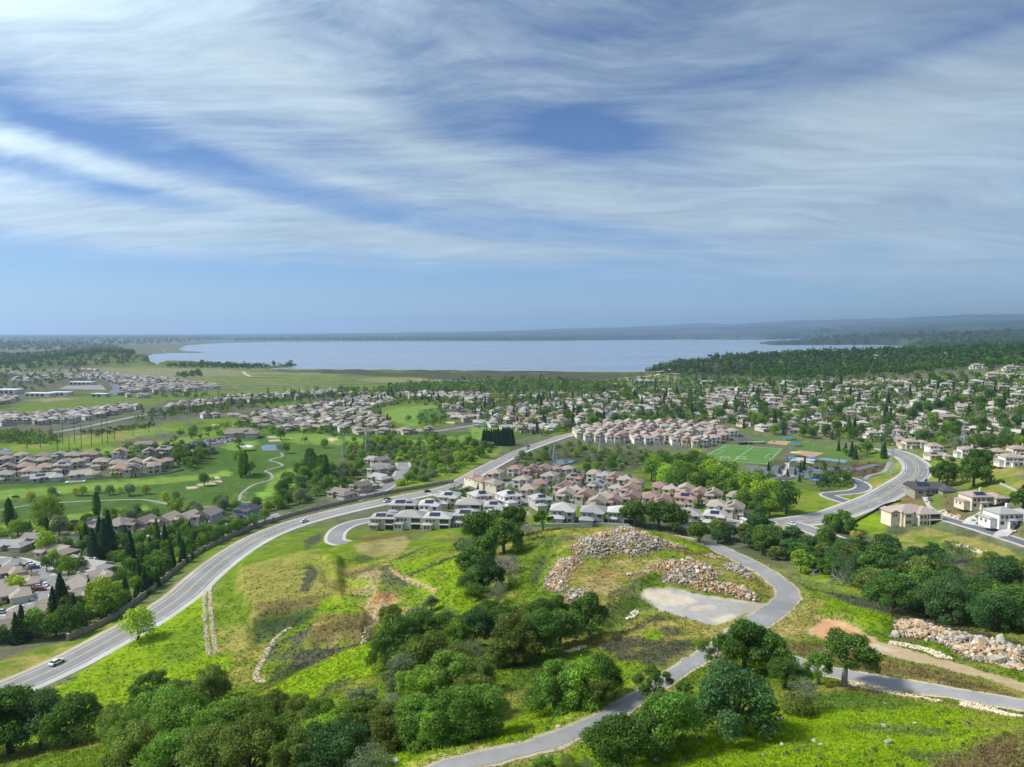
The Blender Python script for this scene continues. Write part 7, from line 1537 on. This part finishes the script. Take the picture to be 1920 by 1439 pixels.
def joined(ms):
    VV, FF, MI, mats_, n = [], [], [], [], 0
    for m_, off in ms:
        co = np.empty(len(m_.vertices) * 3); m_.vertices.foreach_get('co', co); VV.append(co.reshape(-1, 3) + np.array(off)); FF += [[i + n for i in p.vertices] for p in m_.polygons]
        if m_.materials[0] not in mats_: mats_.append(m_.materials[0])
        MI += [mats_.index(m_.materials[0])] * len(m_.polygons); n += len(m_.vertices)
    return mk_mesh('parked_car', np.vstack(VV), FF, mats_, mi=MI)
WH = [(x, y, .34) for x in (-1.4, 1.4) for y in (-.82, .82)]
SMALL = joined([(CB_, (0,0,0)), (CG_, (0,0,0)), (CR_, (0,0,0))] + [(CW_, w) for w in WH])
CARC = dict(white=(.74,.74,.74), silver=(.45,.47,.49), black=(.02,.02,.022), blue=(.06,.12,.35), red=(.35,.05,.04), grey=(.16,.17,.18))
def car(px, py, colr, lb, line=None, rz=None, side=0.0, name='car'):
    p_ = cast([px], [py])[0]; x, y = p_[0], p_[1]
    if line:
        ln = LINES[line][0]; j = int(np.argmin((ln[:, 0] - x) ** 2 + (ln[:, 1] - y) ** 2)); j = min(max(j, 1), len(ln) - 2); t_ = ln[j + 1] - ln[j - 1]; rz = math.atan2(t_[1], t_[0]) if rz is None else rz
        nn = np.array([t_[1], -t_[0]]) / math.hypot(t_[0], t_[1]); x, y = ln[j, 0] + nn[0] * side, ln[j, 1] + nn[1] * side; zc_ = ln[j, 2] + .09
    else: zc_ = float(ground(x, y)) + .2
    o = bpy.data.objects.new(name, None); COL.objects.link(o); o.location = (x, y, zc_); o.rotation_euler = (0, 0, rz or 0); tag(o, lb, 'car')
    mk_obj('body', CB_, o, None, CARC[colr]); mk_obj('windows', CG_, o); mk_obj('roof', CR_, o, None, CARC[colr])
    for w in WH: mk_obj('wheel', CW_, o, w)
    for y_ in (-.62, .62): mk_obj('headlight', CH_, o, (2.26, y_, .62))
car(105,1247,'white','white car driving on the parkway near the left edge','parkway',side=-2.2); car(566,979,'white','white car driving on the parkway above the cul-de-sac','parkway',side=2.2); car(722,941,'white','white car meeting a dark one near the tract entry','parkway',side=2.2); car(731,939,'black','dark car just ahead of the white one near the tract entry','parkway',side=-2.2); car(806,924,'black','black car at the tract entry junction','parkway',side=-2.0); car(985,843,'silver','silver car far up the parkway','parkway',side=2.2); car(997,839,'black','dark car far up the parkway','parkway',side=-2.2)
car(1494,985,'white','white car waiting at the side road junction','side_road',side=2); car(56,1060,'white','white car in the driveway by the long low house',rz=.5); car(61,1064,'white','second white car in the driveway by the long low house',rz=.5); car(64,1067,'blue','blue car beside the two white ones',rz=.5); car(25,1051,'black','black pickup at the kerb of the curving street',rz=.2); car(93,1098,'white','white car parked at the kerb on the street bend','west_street',side=4); car(73,1104,'silver','silver car in the driveway inside the street bend',rz=.3); car(76,1108,'red','dark red car next to the silver one',rz=.3); car(51,1128,'silver','silver car alone on the pale driveway',rz=.1); car(102,1078,'black','black car parked on the outer kerb of the bend','west_street',side=-4.2); car(122,1116,'white','white car beside the low house under the willow',rz=1.0); car(62,1146,'black','black car at the kerb near the tall evergreen','west_street',side=-4); car(4,1151,'silver','silver car at the left edge driveway',rz=.3); car(1905,990,'black','black car outside the hillside house at the right edge',rz=.4); car(1743,939,'grey','grey car on the steep driveway',rz=1.2); car(972,962,'white','white van in the small turning circle',rz=1.0)
car(30,934,'black','dark golf cart on the fairway at left',rz=.1); car(105,927,'white','white golf cart on the fairway among young trees',rz=.2)
LOT = [(330,846),(352,832),(440,819),(446,827)]; Ql = cast(*np.array(LOT, float).T)[:, :2]; rn = random.Random(8); nrow = 5; lots = []
for r_ in range(nrow):
    for k in range(20):
        if rn.random() < .12: continue
        u, v = (r_ + .5) / nrow, (k + .5) / 20; P = Ql[0] * (1 - v) * (1 - u) + Ql[3] * v * (1 - u) + Ql[1] * (1 - v) * u + Ql[2] * v * u
        cn_ = rn.choice(['white','silver','black','white','grey','red','blue','white']); o = mk_obj('parked_car', SMALL, None, (P[0], P[1], float(ground(*P)) + .16), CARC[cn_]); o.rotation_euler = (0, 0, math.atan2(*(Ql[1] - Ql[0])[::-1]) + rn.uniform(-.05, .05)); lots.append((o, r_, k, cn_))
for r_ in range(nrow):
    rr = [q for q in lots if q[1] == r_]
    for j, (o, _, k, cn_) in enumerate(rr): tag(o, '%s car, %s from the left in the %s row of the golf car park' % (cn_, ordinal(j + 1), ordinal(r_ + 1)), 'car', 'cars in the golf car park')
LOT2 = [(1443,896),(1448,874),(1596,878),(1588,898)]; Ql = cast(*np.array(LOT2, float).T)[:, :2]; lots = []
for k in range(22):
    u, v = rn.choice((.08, .92)), (k + .5) / 22; P = Ql[0] * (1 - v) * (1 - u) + Ql[3] * v * (1 - u) + Ql[1] * (1 - v) * u + Ql[2] * v * u
    if rn.random() < .5: continue
    cn_ = rn.choice(['white','silver','black','grey']); o = mk_obj('parked_car', SMALL, None, (P[0], P[1], float(ground(*P)) + .16), CARC[cn_]); o.rotation_euler = (0, 0, 1.5); lots.append((o, cn_))
for j, (o, cn_) in enumerate(lots): tag(o, '%s car, %s from the left in the park car park' % (cn_, ordinal(j + 1)), 'car', 'cars in the park car park')
# ------------------------------------------------------------------ haze: the air over the valley
def box_mesh(name, x0, x1, y0, y1, z0, z1, mats=()):
    V = [(x, y, z) for z in (z0, z1) for y in (y0, y1) for x in (x0, x1)]
    return mk_mesh(name, V, [(0,2,3,1),(4,5,7,6),(0,1,5,4),(2,6,7,3),(0,4,6,2),(1,3,7,5)], mats)
hm = bpy.data.materials.new('haze'); hm.use_nodes = True
g = NT(hm.node_tree); pv = g.node('VolumePrincipled')
pv.inputs['Color'].default_value = (.54, .72, .97, 1); pv.inputs['Density'].default_value = 6.2e-5; pv.inputs['Anisotropy'].default_value = .5
g.l.new(pv.outputs[0], g.node('OutputMaterial').inputs['Volume'])
top = float(max(GZ.max(), CAMH)) + 40
tag(mk_obj('haze', box_mesh('haze', -48000, 48000, -48000, 48000, float(GZ.min()) - 1.5, top, hm)), 'pale blue haze over the valley and the lake', kind='stuff')
